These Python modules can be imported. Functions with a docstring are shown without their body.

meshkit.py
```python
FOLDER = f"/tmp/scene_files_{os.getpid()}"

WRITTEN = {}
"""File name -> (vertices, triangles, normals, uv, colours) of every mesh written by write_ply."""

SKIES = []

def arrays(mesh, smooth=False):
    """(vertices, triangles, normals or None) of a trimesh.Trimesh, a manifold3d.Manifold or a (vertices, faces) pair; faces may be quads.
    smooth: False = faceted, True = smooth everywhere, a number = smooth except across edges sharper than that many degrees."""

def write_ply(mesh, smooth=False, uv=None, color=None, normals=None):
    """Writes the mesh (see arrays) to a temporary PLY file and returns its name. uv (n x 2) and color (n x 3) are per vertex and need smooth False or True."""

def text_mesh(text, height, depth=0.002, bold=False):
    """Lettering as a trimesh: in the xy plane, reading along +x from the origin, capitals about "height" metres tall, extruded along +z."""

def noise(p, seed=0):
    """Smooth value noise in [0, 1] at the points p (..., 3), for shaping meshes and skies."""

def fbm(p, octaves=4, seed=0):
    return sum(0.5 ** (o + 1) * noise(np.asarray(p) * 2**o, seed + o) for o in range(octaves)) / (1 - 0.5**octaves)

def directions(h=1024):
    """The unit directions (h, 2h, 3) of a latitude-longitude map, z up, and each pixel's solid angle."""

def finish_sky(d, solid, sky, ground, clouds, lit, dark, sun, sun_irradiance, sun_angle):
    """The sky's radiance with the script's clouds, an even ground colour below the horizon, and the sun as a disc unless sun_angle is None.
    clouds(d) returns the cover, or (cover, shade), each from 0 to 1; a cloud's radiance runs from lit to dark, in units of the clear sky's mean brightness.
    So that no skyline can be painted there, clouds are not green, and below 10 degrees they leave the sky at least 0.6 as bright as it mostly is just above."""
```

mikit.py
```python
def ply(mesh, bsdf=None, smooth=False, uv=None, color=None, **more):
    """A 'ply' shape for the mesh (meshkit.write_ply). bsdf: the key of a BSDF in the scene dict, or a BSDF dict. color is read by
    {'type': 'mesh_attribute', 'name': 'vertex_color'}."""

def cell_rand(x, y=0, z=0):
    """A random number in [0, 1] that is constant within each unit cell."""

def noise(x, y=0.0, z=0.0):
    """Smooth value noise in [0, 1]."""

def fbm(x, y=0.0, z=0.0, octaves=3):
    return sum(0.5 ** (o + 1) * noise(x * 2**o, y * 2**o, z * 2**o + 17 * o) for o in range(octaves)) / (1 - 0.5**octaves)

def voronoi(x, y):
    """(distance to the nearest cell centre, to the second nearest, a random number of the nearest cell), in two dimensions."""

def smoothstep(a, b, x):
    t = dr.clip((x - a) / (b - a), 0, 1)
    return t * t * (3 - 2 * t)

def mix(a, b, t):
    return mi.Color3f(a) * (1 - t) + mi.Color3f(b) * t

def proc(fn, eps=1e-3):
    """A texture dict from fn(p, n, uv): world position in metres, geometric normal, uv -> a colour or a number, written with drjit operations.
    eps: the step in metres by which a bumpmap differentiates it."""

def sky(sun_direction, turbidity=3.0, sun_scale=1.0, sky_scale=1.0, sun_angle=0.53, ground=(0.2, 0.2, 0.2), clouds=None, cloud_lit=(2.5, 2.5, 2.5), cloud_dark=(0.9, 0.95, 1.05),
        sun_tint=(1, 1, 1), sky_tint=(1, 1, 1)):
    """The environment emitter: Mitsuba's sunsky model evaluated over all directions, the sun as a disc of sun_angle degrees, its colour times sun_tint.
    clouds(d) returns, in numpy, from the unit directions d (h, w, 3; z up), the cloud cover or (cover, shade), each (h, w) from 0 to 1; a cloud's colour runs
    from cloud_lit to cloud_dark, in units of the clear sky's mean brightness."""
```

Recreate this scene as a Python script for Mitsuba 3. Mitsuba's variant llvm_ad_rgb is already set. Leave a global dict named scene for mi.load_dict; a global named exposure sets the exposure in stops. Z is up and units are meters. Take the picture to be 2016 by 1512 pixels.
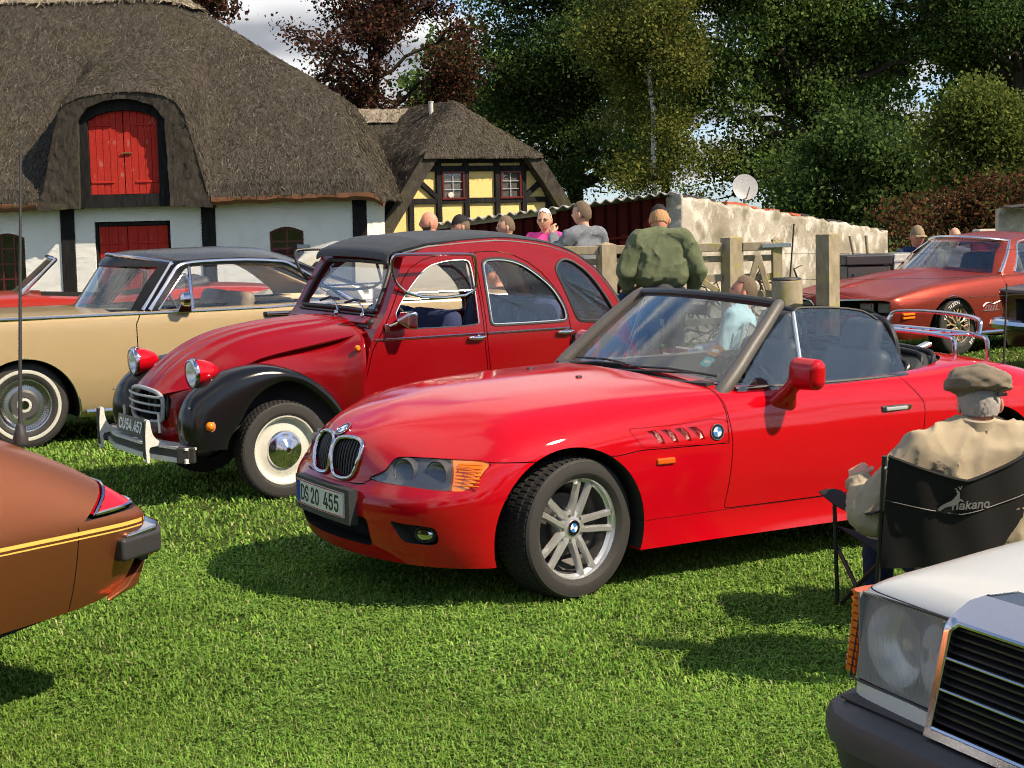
import math, random
import numpy as np, trimesh, manifold3d as m3, mitsuba as mi, mikit, meshkit
import drjit as dr
from scipy.interpolate import Akima1DInterpolator
from scipy.ndimage import gaussian_filter1d
from scipy.spatial import cKDTree
from shapely.geometry import Polygon
from mikit import proc, noise, fbm, voronoi, cell_rand, smoothstep, mix

# ------------------------------------------------------------------ camera, sky, exposure
T = mi.ScalarTransform4f
scene, labels = {}, {}
EYE = 1.70
PITCH, ROLL = math.atan((756 - 422) / 3500.0), 0.024
_f = np.array([0, math.cos(PITCH), -math.sin(PITCH)])
_u = np.array([0, math.sin(PITCH), math.cos(PITCH)])
_up = math.sin(ROLL) * np.array([1.0, 0, 0]) + math.cos(ROLL) * _u
scene['camera'] = {'type': 'perspective', 'fov': 2 * math.degrees(math.atan(1008 / 3500.0)), 'fov_axis': 'x', 'near_clip': 0.1, 'far_clip': 2000.0,
                   'to_world': T().look_at(origin=[0, 0, EYE], target=[0, float(_f[1]), EYE + float(_f[2])], up=[float(x) for x in _up])}
SUN_AZ, SUN_EL = math.radians(62), math.radians(45)     # azimuth from straight behind the camera towards its right
SUN = [math.sin(SUN_AZ) * math.cos(SUN_EL), -math.cos(SUN_AZ) * math.cos(SUN_EL), math.sin(SUN_EL)]


def cloud_cover(d):
    z = np.maximum(d[..., 2], 0.0)
    q = d / (z + 0.16)[..., None]
    big = meshkit.fbm(q * 1.9 + 3.7, 5, seed=4)
    c = np.clip((big - 0.47) / 0.10, 0, 1)
    c = np.clip(c + np.clip(0.30 - z, 0, 0.3) * 1.0, 0, 1)
    shade = np.clip((meshkit.fbm(q * 2.6 + 9.1, 4, seed=9) - 0.40) / 0.20, 0, 1) * 0.9
    return c * c * (3 - 2 * c), shade


scene['sky'] = mikit.sky(SUN, turbidity=3.0, clouds=cloud_cover, cloud_lit=(2.1, 2.1, 2.1), cloud_dark=(.70, .75, .85))
exposure = 2.4

# ------------------------------------------------------------------ helpers
def rgb(*c):
    return {'type': 'rgb', 'value': [float(x) for x in c]}


def mat(name, kind='principled', two=True, **k):
    d = {'type': kind, **{a: (rgb(*b) if isinstance(b, tuple) else b) for a, b in k.items()}}
    scene[name] = {'type': 'twosided', 'bsdf': d} if two else d
    return name


def eul(rx=0, ry=0, rz=0, t=(0, 0, 0), s=1.0):
    cx, sx, cy, sy, cz, sz = math.cos(rx), math.sin(rx), math.cos(ry), math.sin(ry), math.cos(rz), math.sin(rz)
    R = np.array([[cz, -sz, 0], [sz, cz, 0], [0, 0, 1]]) @ np.array([[cy, 0, sy], [0, 1, 0], [-sy, 0, cy]]) @ np.array([[1, 0, 0], [0, cx, -sx], [0, sx, cx]])
    M = np.eye(4)
    M[:3, :3] = R * s
    M[:3, 3] = t
    return M


def xf(mesh, M):
    v = np.asarray(mesh[0], float) @ M[:3, :3].T + M[:3, 3]
    f = np.asarray(mesh[1])
    return (v, f[:, ::-1] if np.linalg.det(M[:3, :3]) < 0 else f)


MIR = np.diag([1.0, -1, 1, 1])


def move(m, x=0, y=0, z=0):
    return (np.asarray(m[0]) + np.array([x, y, z]), m[1])


def tri(m):
    f = np.asarray(m[1], int)
    if f.shape[1] == 4:
        f = np.vstack([f[:, [0, 1, 2]], f[:, [0, 2, 3]]])
    return (np.asarray(m[0], float), f)


def join(ms):
    vs, fs, n = [], [], 0
    for m in ms:
        v, f = tri(m)
        vs.append(v)
        fs.append(f + n)
        n += len(v)
    return (np.vstack(vs), np.vstack(fs))


def sym(m):
    return join([m, xf(m, MIR)])


def key_for(name, parent=None):
    base = f'{parent}__{name}' if parent else name
    k, n = base, 0
    while k in scene or k in labels or k in _used:
        n += 1
        k = f'{base}_{n:03d}'
    _used.add(k)
    return k


_used = set()


def thing(name, label, cat, group=None, kind=None):
    k = key_for(name)
    labels[k] = {'label': label, 'category': cat}
    if group:
        labels[k]['group'] = group
    if kind:
        labels[k]['kind'] = kind
    return k


def put(name, mesh, m, parent=None, M=None, smooth=35, normals=None, color=None, label=None, kind=None, **more):
    """one entry of the scene"""
    k = key_for(name, parent)
    v, f = tri(mesh)
    if M is not None:
        v, f2 = xf((v, f), M)
        if normals is not None:
            normals = normals @ np.linalg.inv(M[:3, :3])
        f = f2
    if normals is not None:
        path = meshkit.write_ply((v, f), False, None, color, normals=normals)
        d = {'type': 'ply', 'filename': path, 'face_normals': False, 'bsdf': {'type': 'ref', 'id': m}, **more}
    else:
        tm = trimesh.Trimesh(v, f, process=False)
        if smooth not in (False, True):
            tm.merge_vertices(digits_vertex=5)
        d = mikit.ply(tm, m, smooth=smooth, color=color, **more)
    scene[k] = d
    if label or kind:
        labels[k] = {**({'label': label} if label else {}), **({'kind': kind} if kind else {})}
    return k


def solo(name, mesh, m, label, cat, group=None, kind=None, **k):
    o = put(name, mesh, m, **k)
    labels[o] = {'label': label, 'category': cat, **({'group': group} if group else {}), **({'kind': kind} if kind else {})}
    return o


def struct(name, mesh, m, **k):
    o = put(name, mesh, m, **k)
    labels[o] = {'kind': 'structure'}
    return o


# ---- solids
def man(m):
    v, f = tri(m)
    t = trimesh.Trimesh(v, f, process=False)
    t.merge_vertices(digits_vertex=6)
    return m3.Manifold(m3.Mesh(np.asarray(t.vertices, np.float32), np.asarray(t.faces, np.uint32)))


def arr(M):
    q = M.to_mesh()
    return (np.asarray(q.vert_properties[:, :3], float), np.asarray(q.tri_verts, int))


def hull(pts):
    return arr(m3.Manifold.hull_points(np.asarray(pts, np.float32)))


def box(x0, x1, y0, y1, z0, z1, b=0.0):
    if b <= 0:
        p = [[x, y, z] for x in (x0, x1) for y in (y0, y1) for z in (z0, z1)]
        return (np.array(p, float), np.array([[0, 1, 3], [0, 3, 2], [4, 6, 7], [4, 7, 5], [0, 4, 5], [0, 5, 1], [2, 3, 7], [2, 7, 6], [0, 2, 6], [0, 6, 4], [1, 5, 7], [1, 7, 3]]))
    p = []
    for sx, x in ((1, x0), (-1, x1)):
        for sy, y in ((1, y0), (-1, y1)):
            for sz, z in ((1, z0), (-1, z1)):
                p += [[x + sx * b, y + sy * b, z], [x + sx * b, y, z + sz * b], [x, y + sy * b, z + sz * b]]
    return hull(p)


def rbox(x0, x1, y0, y1, z0, z1, r, n=10):
    """a box with rounded edges"""
    s = trimesh.creation.uv_sphere(r, count=[n, n])
    v = np.asarray(s.vertices)
    return hull(np.vstack([v + [x, y, z] for x in (x0 + r, x1 - r) for y in (y0 + r, y1 - r) for z in (z0 + r, z1 - r)]))


def beam(a, b, w, h, up=(0, 0, 1), bev=0.0):
    """a bar of section w x h from a to b"""
    a, b = np.asarray(a, float), np.asarray(b, float)
    d = b - a
    L = np.linalg.norm(d)
    d /= L
    s = np.cross(d, up)
    s /= np.linalg.norm(s)
    u = np.cross(s, d)
    M = np.eye(4)
    M[:3, 0], M[:3, 1], M[:3, 2], M[:3, 3] = d, -s, u, a
    return xf(box(0, L, -w / 2, w / 2, -h / 2, h / 2, bev), M)


def prism(poly, axis, a, b):
    """the solid over a 2D outline: axis 'y' takes (x, z) outlines, 'z' takes (x, y), 'x' takes (y, z)"""
    p = np.asarray(poly, float)
    if Polygon(p).exterior.is_ccw is False:
        p = p[::-1]
    M = m3.Manifold.extrude(m3.CrossSection([p.tolist()]), b - a).translate((0, 0, a))
    v, f = arr(M)
    if axis == 'y':
        v = v[:, [0, 2, 1]]
        f = f[:, ::-1]
    elif axis == 'x':
        v = v[:, [2, 0, 1]]
    return (v, f)


def off(poly, d):
    q = Polygon(np.asarray(poly, float)).buffer(d, join_style=2)
    return np.array(q.exterior.coords)[:-1]


def smoothpoly(p, n=6, closed=True):
    """rounds a polygon by a closed spline"""
    p = np.asarray(p, float)
    if closed:
        q = np.vstack([p[-3:], p, p[:3]])
        t = np.concatenate([[0], np.cumsum(np.linalg.norm(np.diff(q, axis=0), axis=1) ** 0.6)])
        s = np.concatenate([np.linspace(t[i], t[i + 1], n, endpoint=False) for i in range(3, 3 + len(p))])
    else:
        q = p
        t = np.concatenate([[0], np.cumsum(np.linalg.norm(np.diff(q, axis=0), axis=1) ** 0.6)])
        s = np.linspace(0, t[-1], n)
    return Akima1DInterpolator(t, q)(s)


def tube(pts, r, n=8, cap=True, closed=False):
    p = np.asarray(pts, float)
    r = np.broadcast_to(np.asarray(r, float), (len(p),))
    t = np.gradient(p, axis=0) if not closed else np.roll(p, -1, 0) - np.roll(p, 1, 0)
    t /= np.linalg.norm(t, axis=1, keepdims=True) + 1e-12
    a = np.zeros_like(p)
    v0 = np.cross(t[0], [0, 0, 1.0])
    if np.linalg.norm(v0) < 0.1:
        v0 = np.cross(t[0], [1.0, 0, 0])
    for i in range(len(p)):
        v0 = v0 - t[i] * (v0 @ t[i])
        v0 /= np.linalg.norm(v0)
        a[i] = v0
    b = np.cross(t, a)
    g = np.arange(n) * 2 * np.pi / n
    V = (p[:, None] + r[:, None, None] * (np.cos(g)[None, :, None] * a[:, None] + np.sin(g)[None, :, None] * b[:, None])).reshape(-1, 3)
    F = []
    m = len(p)
    for i in range(m if closed else m - 1):
        j = (i + 1) % m
        for k in range(n):
            l = (k + 1) % n
            F += [[i * n + k, i * n + l, j * n + l], [i * n + k, j * n + l, j * n + k]]
    if cap and not closed:
        V = np.vstack([V, p[:1], p[-1:]])
        c = m * n
        for k in range(n):
            l = (k + 1) % n
            F += [[c, l, k], [c + 1, (m - 1) * n + k, (m - 1) * n + l]]
    return (V, np.array(F))


def lathe(prof, n=48, axis='y'):
    """a surface of revolution of (radius, height) points"""
    p = np.asarray(prof, float)
    g = np.arange(n) * 2 * np.pi / n
    V = np.stack([p[:, None, 0] * np.cos(g), p[:, None, 0] * np.sin(g), np.broadcast_to(p[:, None, 1], (len(p), n))], -1).reshape(-1, 3)
    F = []
    for i in range(len(p) - 1):
        for k in range(n):
            l = (k + 1) % n
            F += [[i * n + k, i * n + l, (i + 1) * n + l], [i * n + k, (i + 1) * n + l, (i + 1) * n + k]]
    F = np.array(F)
    if axis == 'y':
        V = V[:, [0, 2, 1]]
        F = F[:, ::-1]
    elif axis == 'x':
        V = V[:, [2, 0, 1]]
    keep = [i for i, q in enumerate(F) if len({tuple(np.round(V[k], 7)) for k in q}) == 3]
    return (V, F[keep])


def ball(r, c=(0, 0, 0), s=(1, 1, 1), n=3):
    m = trimesh.creation.icosphere(n, r)
    return (np.asarray(m.vertices) * s + c, np.asarray(m.faces))


def chain(nodes, bones, n=10):
    """hulls of spheres along bones, joined into one solid; nodes {name: (x, y, z, r)}"""
    out = []
    for a, b in bones:
        pts = []
        for q in (nodes[a], nodes[b]):
            s = trimesh.creation.uv_sphere(q[3], count=[n, n])
            pts.append(np.asarray(s.vertices) + np.array(q[:3]))
        out.append(m3.Manifold.hull_points(np.vstack(pts).astype(np.float32)))
    return m3.Manifold.batch_boolean(out, m3.OpType.Add)


def soft(M, edge=0.03, it=8):
    """refined and smoothed mesh of a solid"""
    v, f = arr(M.refine_to_length(edge))
    t = trimesh.Trimesh(v, f)
    t.merge_vertices()
    trimesh.smoothing.filter_taubin(t, lamb=0.5, nu=0.52, iterations=it)
    return (np.asarray(t.vertices), np.asarray(t.faces))


def sheet(grid):
    """a mesh over an (n, m, 3) grid of points"""
    n, m = grid.shape[:2]
    i, j = np.meshgrid(np.arange(n - 1), np.arange(m - 1), indexing='ij')
    a = (i * m + j).ravel()
    F = np.stack([a, a + m, a + m + 1, a + 1], 1)
    return (grid.reshape(-1, 3), np.vstack([F[:, [0, 1, 2]], F[:, [0, 2, 3]]]))


def solidify(m, th):
    """gives a sheet a thickness along its own normals (inwards)"""
    t = trimesh.Trimesh(*tri(m), process=False)
    t.merge_vertices()
    v, f, n = np.asarray(t.vertices), np.asarray(t.faces), np.asarray(t.vertex_normals)
    e = np.sort(t.edges, axis=1)
    u, c = np.unique(e, axis=0, return_counts=True)
    bnd = {tuple(x) for x in u[c == 1]}
    side = []
    k = len(v)
    for a, b in t.edges:
        if (min(a, b), max(a, b)) in bnd:
            side += [[a, a + k, b], [b, a + k, b + k]]
    return (np.vstack([v, v - n * th]), np.vstack([f, f[:, ::-1] + k, np.array(side).reshape(-1, 3)]))


class Loft:
    """A car body from a control lattice C[i, j]: i runs from the middle of the nose round the left side to the middle of the tail, j from the sill up to the centre line."""

    def __init__(s, C, ni=200, nj=70, sm=(2.0, 1.0), floor=True):
        C = np.asarray(C, float)
        g = np.array([1, -1, 1.0])
        C = np.concatenate([C[[3, 2, 1]] * g, C, C[[-2, -3, -4]] * g], 0)
        C = np.concatenate([C, C[:, [-2, -3, -4]] * g], 1)
        ti = np.concatenate([[0], np.cumsum(np.linalg.norm(np.diff(C, axis=0), axis=2).mean(1))])
        tj = np.concatenate([[0], np.cumsum(np.linalg.norm(np.diff(C, axis=1), axis=2).mean(0))])
        ti = (ti - ti[3]) / (ti[-4] - ti[3])
        tj = tj / tj[-4]
        ei = np.arange(-12, ni + 12) / (ni - 1)
        ej = np.arange(0, nj + 12) / (nj - 1)
        ei = ei[(ei >= ti[0]) & (ei <= ti[-1])]
        ej = ej[ej <= tj[-1]]
        P = Akima1DInterpolator(ti, C, axis=0, method='makima')(ei)
        P = Akima1DInterpolator(tj, P, axis=1, method='makima')(ej)
        P = gaussian_filter1d(P, sm[0], axis=0, mode='nearest')
        P = gaussian_filter1d(P, sm[1], axis=1, mode='nearest')
        i0 = int(np.searchsorted(ei, -1e-9))
        P = P[i0:i0 + ni, :nj]
        P[0, :, 1] = P[-1, :, 1] = P[:, -1, 1] = 0
        s.P = P
        if floor:
            b = P[:, :1].copy()
            b[..., 1] = 0
            b[..., 0] -= 1e-4 * np.arange(len(b))[:, None]
            P = np.concatenate([b, P], 1)
        h = sheet(P)
        h = (h[0], h[1][:, ::-1])
        m = join([h, xf(h, MIR)])
        t = trimesh.Trimesh(*m, process=False)
        t.merge_vertices(digits_vertex=6)
        t.update_faces(t.nondegenerate_faces())
        if t.volume < 0:
            t.invert()
        s.tm = t
        s.mesh = (np.asarray(t.vertices), np.asarray(t.faces))
        s.man = man(s.mesh)
        hv = sheet(s.P)
        t2 = trimesh.Trimesh(*join([(hv[0], hv[1][:, ::-1]), xf((hv[0], hv[1][:, ::-1]), MIR)]), process=False)
        t2.merge_vertices(digits_vertex=6)
        n = np.asarray(t2.vertex_normals)
        c = np.asarray(t2.vertices) - np.asarray(t2.vertices).mean(0)
        if (n * c).sum() < 0:
            n = -n
        s.tree, s.nr = cKDTree(np.asarray(t2.vertices)), n

    def shade(s, m, lim=0.75, reach=0.05):
        """(mesh, normals): the corners that lie on the body take the body's own smooth normals"""
        v, f = tri(m)
        p = v[f]
        fn = np.cross(p[:, 1] - p[:, 0], p[:, 2] - p[:, 0])
        fn /= np.linalg.norm(fn, axis=1, keepdims=True) + 1e-20
        q = p.reshape(-1, 3)
        fq = np.repeat(fn, 3, 0)
        d, i = s.tree.query(q, k=5)
        w = 1 / (d + 1e-4) ** 2
        n = (s.nr[i] * w[..., None]).sum(1)
        n /= np.linalg.norm(n, axis=1, keepdims=True) + 1e-20
        ok = ((n * fq).sum(1) > lim) & (d[:, 0] < reach)
        return (q, np.arange(len(q)).reshape(-1, 3)), np.where(ok[:, None], n, fq)


    def split(s, m, deep=0.012):
        """(outer triangles, triangles of cut pockets) of a piece of the body"""
        v, f = tri(m)
        c = v[f].mean(1)
        d, i = s.tree.query(c, k=3)
        h = np.abs(((c[:, None] - s.tree.data[i]) * s.nr[i]).sum(2)).min(1)
        low = c[:, 2] < s.P[:, 0, 2].min() + .004
        inn = (h > deep) & ~low
        return (v, f[~inn]), (v, f[inn])


def slab(poly, w, crown=None, edge=0.05):
    """a solid over a side view (x, z) outline whose half width is w(x, z); crown(x, z, t) lifts it, t running from -1 to 1 across"""
    M = man(prism(poly, 'y', -1, 1)).refine_to_length(edge)
    v, f = arr(M)
    t = v[:, 1].copy()
    x, z = v[:, 0].copy(), v[:, 2].copy()
    v[:, 1] = t * w(x, z)
    if crown is not None:
        v[:, 2] = z + crown(x, z, t)
    return man((v, f))


def cutters(poly, y0, y1):
    """the same opening through both sides"""
    a = man(prism(poly, 'y', y0, y1))
    return a + a.mirror((0, 1, 0))


def pane_on(poly, w, s=1, d=0.0):
    """a thin pane over an (x, z) outline lying on the side y = s * w(x, z)"""
    v, f = trimesh.creation.triangulate_polygon(Polygon(poly), engine='earcut')
    return (np.stack([v[:, 0], s * (w(v[:, 0], v[:, 1]) - d), v[:, 1]], 1), f if s < 0 else f[:, ::-1])


def line_on(poly, w, s=1, r=.008, d=0.0, closed=True, n=6):
    p = np.asarray(poly, float)
    return tube(np.stack([p[:, 0], s * (w(p[:, 0], p[:, 1]) - d), p[:, 1]], 1), r, n, closed=closed)


class Spot:
    """where a thing stands: its own x forward, y left, z up"""

    def __init__(s, x, y, yaw, z=0.0):
        s.M = eul(0, 0, yaw, (x, y, z))


def cyl(x, z, r, y0, y1, n=64):
    g = np.arange(n) * 2 * np.pi / n
    return prism(np.stack([x + r * np.cos(g), z + r * np.sin(g)], 1), 'y', y0, y1)


def circ(cx, cz, rx, rz=None, n=40, a0=0, a1=2 * np.pi):
    g = np.linspace(a0, a1, n, endpoint=abs(a1 - a0) < 6.28)
    return np.stack([cx + rx * np.cos(g), cz + (rz or rx) * np.sin(g)], 1)


def text_on(text, height, width, depth, M, bold=True):
    """lettering stretched to a width, centred, in the plane of M's x and y, rising along z"""
    t = meshkit.text_mesh(text, height, depth, bold)
    v = np.array(t.vertices)
    lo, hi = v.min(0), v.max(0)
    v[:, 0] = (v[:, 0] - (lo[0] + hi[0]) / 2) * (width / (hi[0] - lo[0]))
    v[:, 1] = (v[:, 1] - (lo[1] + hi[1]) / 2) * (height / (hi[1] - lo[1]))
    return xf((v, np.asarray(t.faces)), M)


def frame(o, x, z):
    """matrix with columns x, z cross x, z at o"""
    x, z = np.asarray(x, float), np.asarray(z, float)
    z = z / np.linalg.norm(z)
    x = x - z * (x @ z)
    x /= np.linalg.norm(x)
    M = np.eye(4)
    M[:3, 0], M[:3, 1], M[:3, 2], M[:3, 3] = x, np.cross(z, x), z, o
    return M

# ------------------------------------------------------------------ plain materials (shared)
mat('red_paint', 'roughplastic', diffuse_reflectance=(.66, .005, .020), alpha=0.012, nonlinear=True, int_ior=1.55)
mat('dark_red_paint', 'roughplastic', diffuse_reflectance=(.40, .008, .014), alpha=0.03, nonlinear=True, int_ior=1.5)
mat('gold_paint', 'roughplastic', diffuse_reflectance=(.60, .50, .32), alpha=0.04, nonlinear=True, int_ior=1.5)
mat('burgundy_paint', 'roughplastic', diffuse_reflectance=(.10, .012, .018), alpha=0.04, nonlinear=True)
mat('orange_red_paint', 'roughplastic', diffuse_reflectance=(.50, .045, .018), alpha=0.05, nonlinear=True)
mat('white_paint', 'roughplastic', diffuse_reflectance=(.74, .75, .74), alpha=0.06, nonlinear=True)
mat('cream_paint', 'roughplastic', diffuse_reflectance=(.70, .69, .62), alpha=0.08, nonlinear=True)
mat('black_gloss', 'roughplastic', diffuse_reflectance=(.008, .008, .009), alpha=0.05)
mat('black_satin', 'principled', base_color=(.018, .018, .019), roughness=0.38, specular=0.5)
mat('black_plastic', 'principled', base_color=(.022, .022, .023), roughness=0.55)
mat('grey_plastic', 'principled', base_color=(.045, .047, .052), roughness=0.5)
mat('rubber', 'principled', base_color=(.024, .0235, .023), roughness=0.75)
mat('tread_rubber', 'principled', base_color=(.015, .0148, .0145), roughness=0.85)
mat('cavity', 'diffuse', reflectance=(.035, .035, .035))  # dark tone for pockets and panel gaps, their shade put into the colour
mat('chrome', 'roughconductor', material='Cr', alpha=0.03, specular_reflectance=(.95, .95, .95))
mat('mirror_metal', 'roughconductor', alpha=0.01, specular_reflectance=(.92, .92, .92), material='none')
mat('brushed_metal', 'roughconductor', alpha=0.16, specular_reflectance=(.80, .81, .82), material='none')
mat('alloy', 'principled', base_color=(.62, .63, .64), metallic=0.75, roughness=0.30, clearcoat=0.6)
mat('grey_paint', 'roughplastic', diffuse_reflectance=(.34, .355, .36), alpha=0.10)
mat('pale_grey_paint', 'roughplastic', diffuse_reflectance=(.62, .625, .60), alpha=0.08)
mat('ivory_paint', 'roughplastic', diffuse_reflectance=(.54, .54, .49), alpha=0.06)
mat('disc_steel', 'principled', base_color=(.10, .10, .10), metallic=0.6, roughness=0.5)
mat('pane', 'thindielectric', two=False, int_ior=1.52)
mat('lens_clear', 'thindielectric', two=False, int_ior=1.5)
scene['tinted_pane'] = {'type': 'thindielectric', 'int_ior': 1.62, 'specular_transmittance': rgb(.50, .57, .57)}
scene['smoke_pane'] = {'type': 'thindielectric', 'int_ior': 1.6, 'specular_transmittance': rgb(.42, .45, .46)}
scene['lamp_glass'] = {'type': 'principledthin', 'base_color': rgb(.72, .73, .72), 'roughness': 0.16, 'spec_trans': 0.72, 'diff_trans': 0.5, 'eta': 1.5}
mat('amber_lens', 'roughplastic', diffuse_reflectance=(.75, .20, .01), alpha=0.05)
mat('dark_amber_lens', 'roughplastic', diffuse_reflectance=(.60, .10, .01), alpha=0.05)
mat('red_lens', 'roughplastic', diffuse_reflectance=(.48, .008, .02), alpha=0.04)
mat('plate_white', 'roughplastic', diffuse_reflectance=(.62, .66, .62), alpha=0.15)
mat('plate_black', 'roughplastic', diffuse_reflectance=(.012, .012, .012), alpha=0.12)
mat('plate_red', 'diffuse', reflectance=(.42, .02, .03))
mat('plate_blue', 'diffuse', reflectance=(.03, .10, .36))
mat('ink_black', 'principled', base_color=(.010, .010, .010), roughness=0.4)
mat('ink_white', 'principled', base_color=(.72, .72, .70), roughness=0.45)
mat('badge_blue', 'roughplastic', diffuse_reflectance=(.03, .17, .50), alpha=0.04)
mat('badge_white', 'roughplastic', diffuse_reflectance=(.72, .73, .74), alpha=0.04)
mat('sticker_cyan', 'diffuse', reflectance=(.12, .52, .58))
mat('sticker_orange', 'diffuse', reflectance=(.55, .23, .06))
mat('leather_black', 'principled', base_color=(.020, .020, .021), roughness=0.5)
mat('yellow_stripe', 'roughplastic', diffuse_reflectance=(.66, .44, .10), alpha=0.1)

# ------------------------------------------------------------------ natural surfaces
def thatch_col(p, n, uv):
    a = fbm(p.x * 26, p.y * 5, p.z * 5, 3)
    b = fbm(p.x * 1.1, p.y * 1.1, p.z * 1.1, 3)
    c = noise(p.x * 90, p.y * 22, p.z * 22)
    base = mix((.026, .023, .020), (.080, .071, .061), a)
    base = mix(base, (.068, .064, .034), smoothstep(.50, .75, b) * 0.45)
    return base * (0.72 + 0.56 * c)


def ridge_col(p, n, uv):
    a = fbm(p.x * 22, p.y * 9, p.z * 9, 3)
    return mix((.14, .115, .085), (.33, .29, .225), a) * (0.75 + 0.5 * noise(p.x * 70, p.y * 30, p.z * 30))


def plaster_col(p, n, uv):
    a = fbm(p.x * 2.2, p.y * 2.2, p.z * 2.2, 4)
    s = smoothstep(.58, .75, fbm(p.x * 6 + 5, p.y * 6, p.z * 3, 4))
    return mix(mix((.70, .70, .68), (.80, .80, .79), a), (.60, .585, .54), s * 0.35)


def plaster_h(p, n, uv):
    return 0.012 * fbm(p.x * 5, p.y * 5, p.z * 11, 3) + 0.003 * noise(p.x * 60, p.y * 60, p.z * 60)


def yellow_col(p, n, uv):
    a = fbm(p.x * 2.0, p.y * 2.0, p.z * 2.0, 4)
    return mix((.68, .50, .19), (.76, .58, .25), a)


def timber_col(p, n, uv):
    a = fbm(p.x * 30, p.y * 30, p.z * 4, 3)
    return mix((.010, .010, .011), (.034, .033, .034), a)


def red_wood_col(p, n, uv):
    a = fbm(p.x * 40, p.y * 40, p.z * 2.5, 3)
    w = smoothstep(.66, .80, fbm(p.x * 14 + 3, p.y * 14, p.z * 5, 4))
    return mix(mix((.36, .028, .022), (.47, .044, .034), a), (.42, .20, .15), w * 0.55)


def shed_col(p, n, uv):
    a = fbm(p.x * 6, p.y * 6, p.z * 2.0, 4)
    return mix((.040, .008, .007), (.070, .013, .010), a)


def concrete_col(p, n, uv):
    a = fbm(p.x * 1.6, p.y * 1.6, p.z * 2.2, 5)
    b = fbm(p.x * 7 + 2, p.y * 7, p.z * 5, 4)
    c = mix((.25, .225, .175), (.42, .39, .33), smoothstep(.30, .68, a))
    c = mix(c, (.58, .56, .51), smoothstep(.50, .66, b) * 0.7)
    m = smoothstep(.52, .72, fbm(p.x * 3 + 9, p.y * 3, p.z * 3, 5))
    c = mix(c, (.16, .14, .10), m * 0.75)
    return c * (0.85 + 0.3 * noise(p.x * 70, p.y * 70, p.z * 70))


def concrete_h(p, n, uv):
    return 0.008 * fbm(p.x * 9, p.y * 9, p.z * 9, 4)


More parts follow.
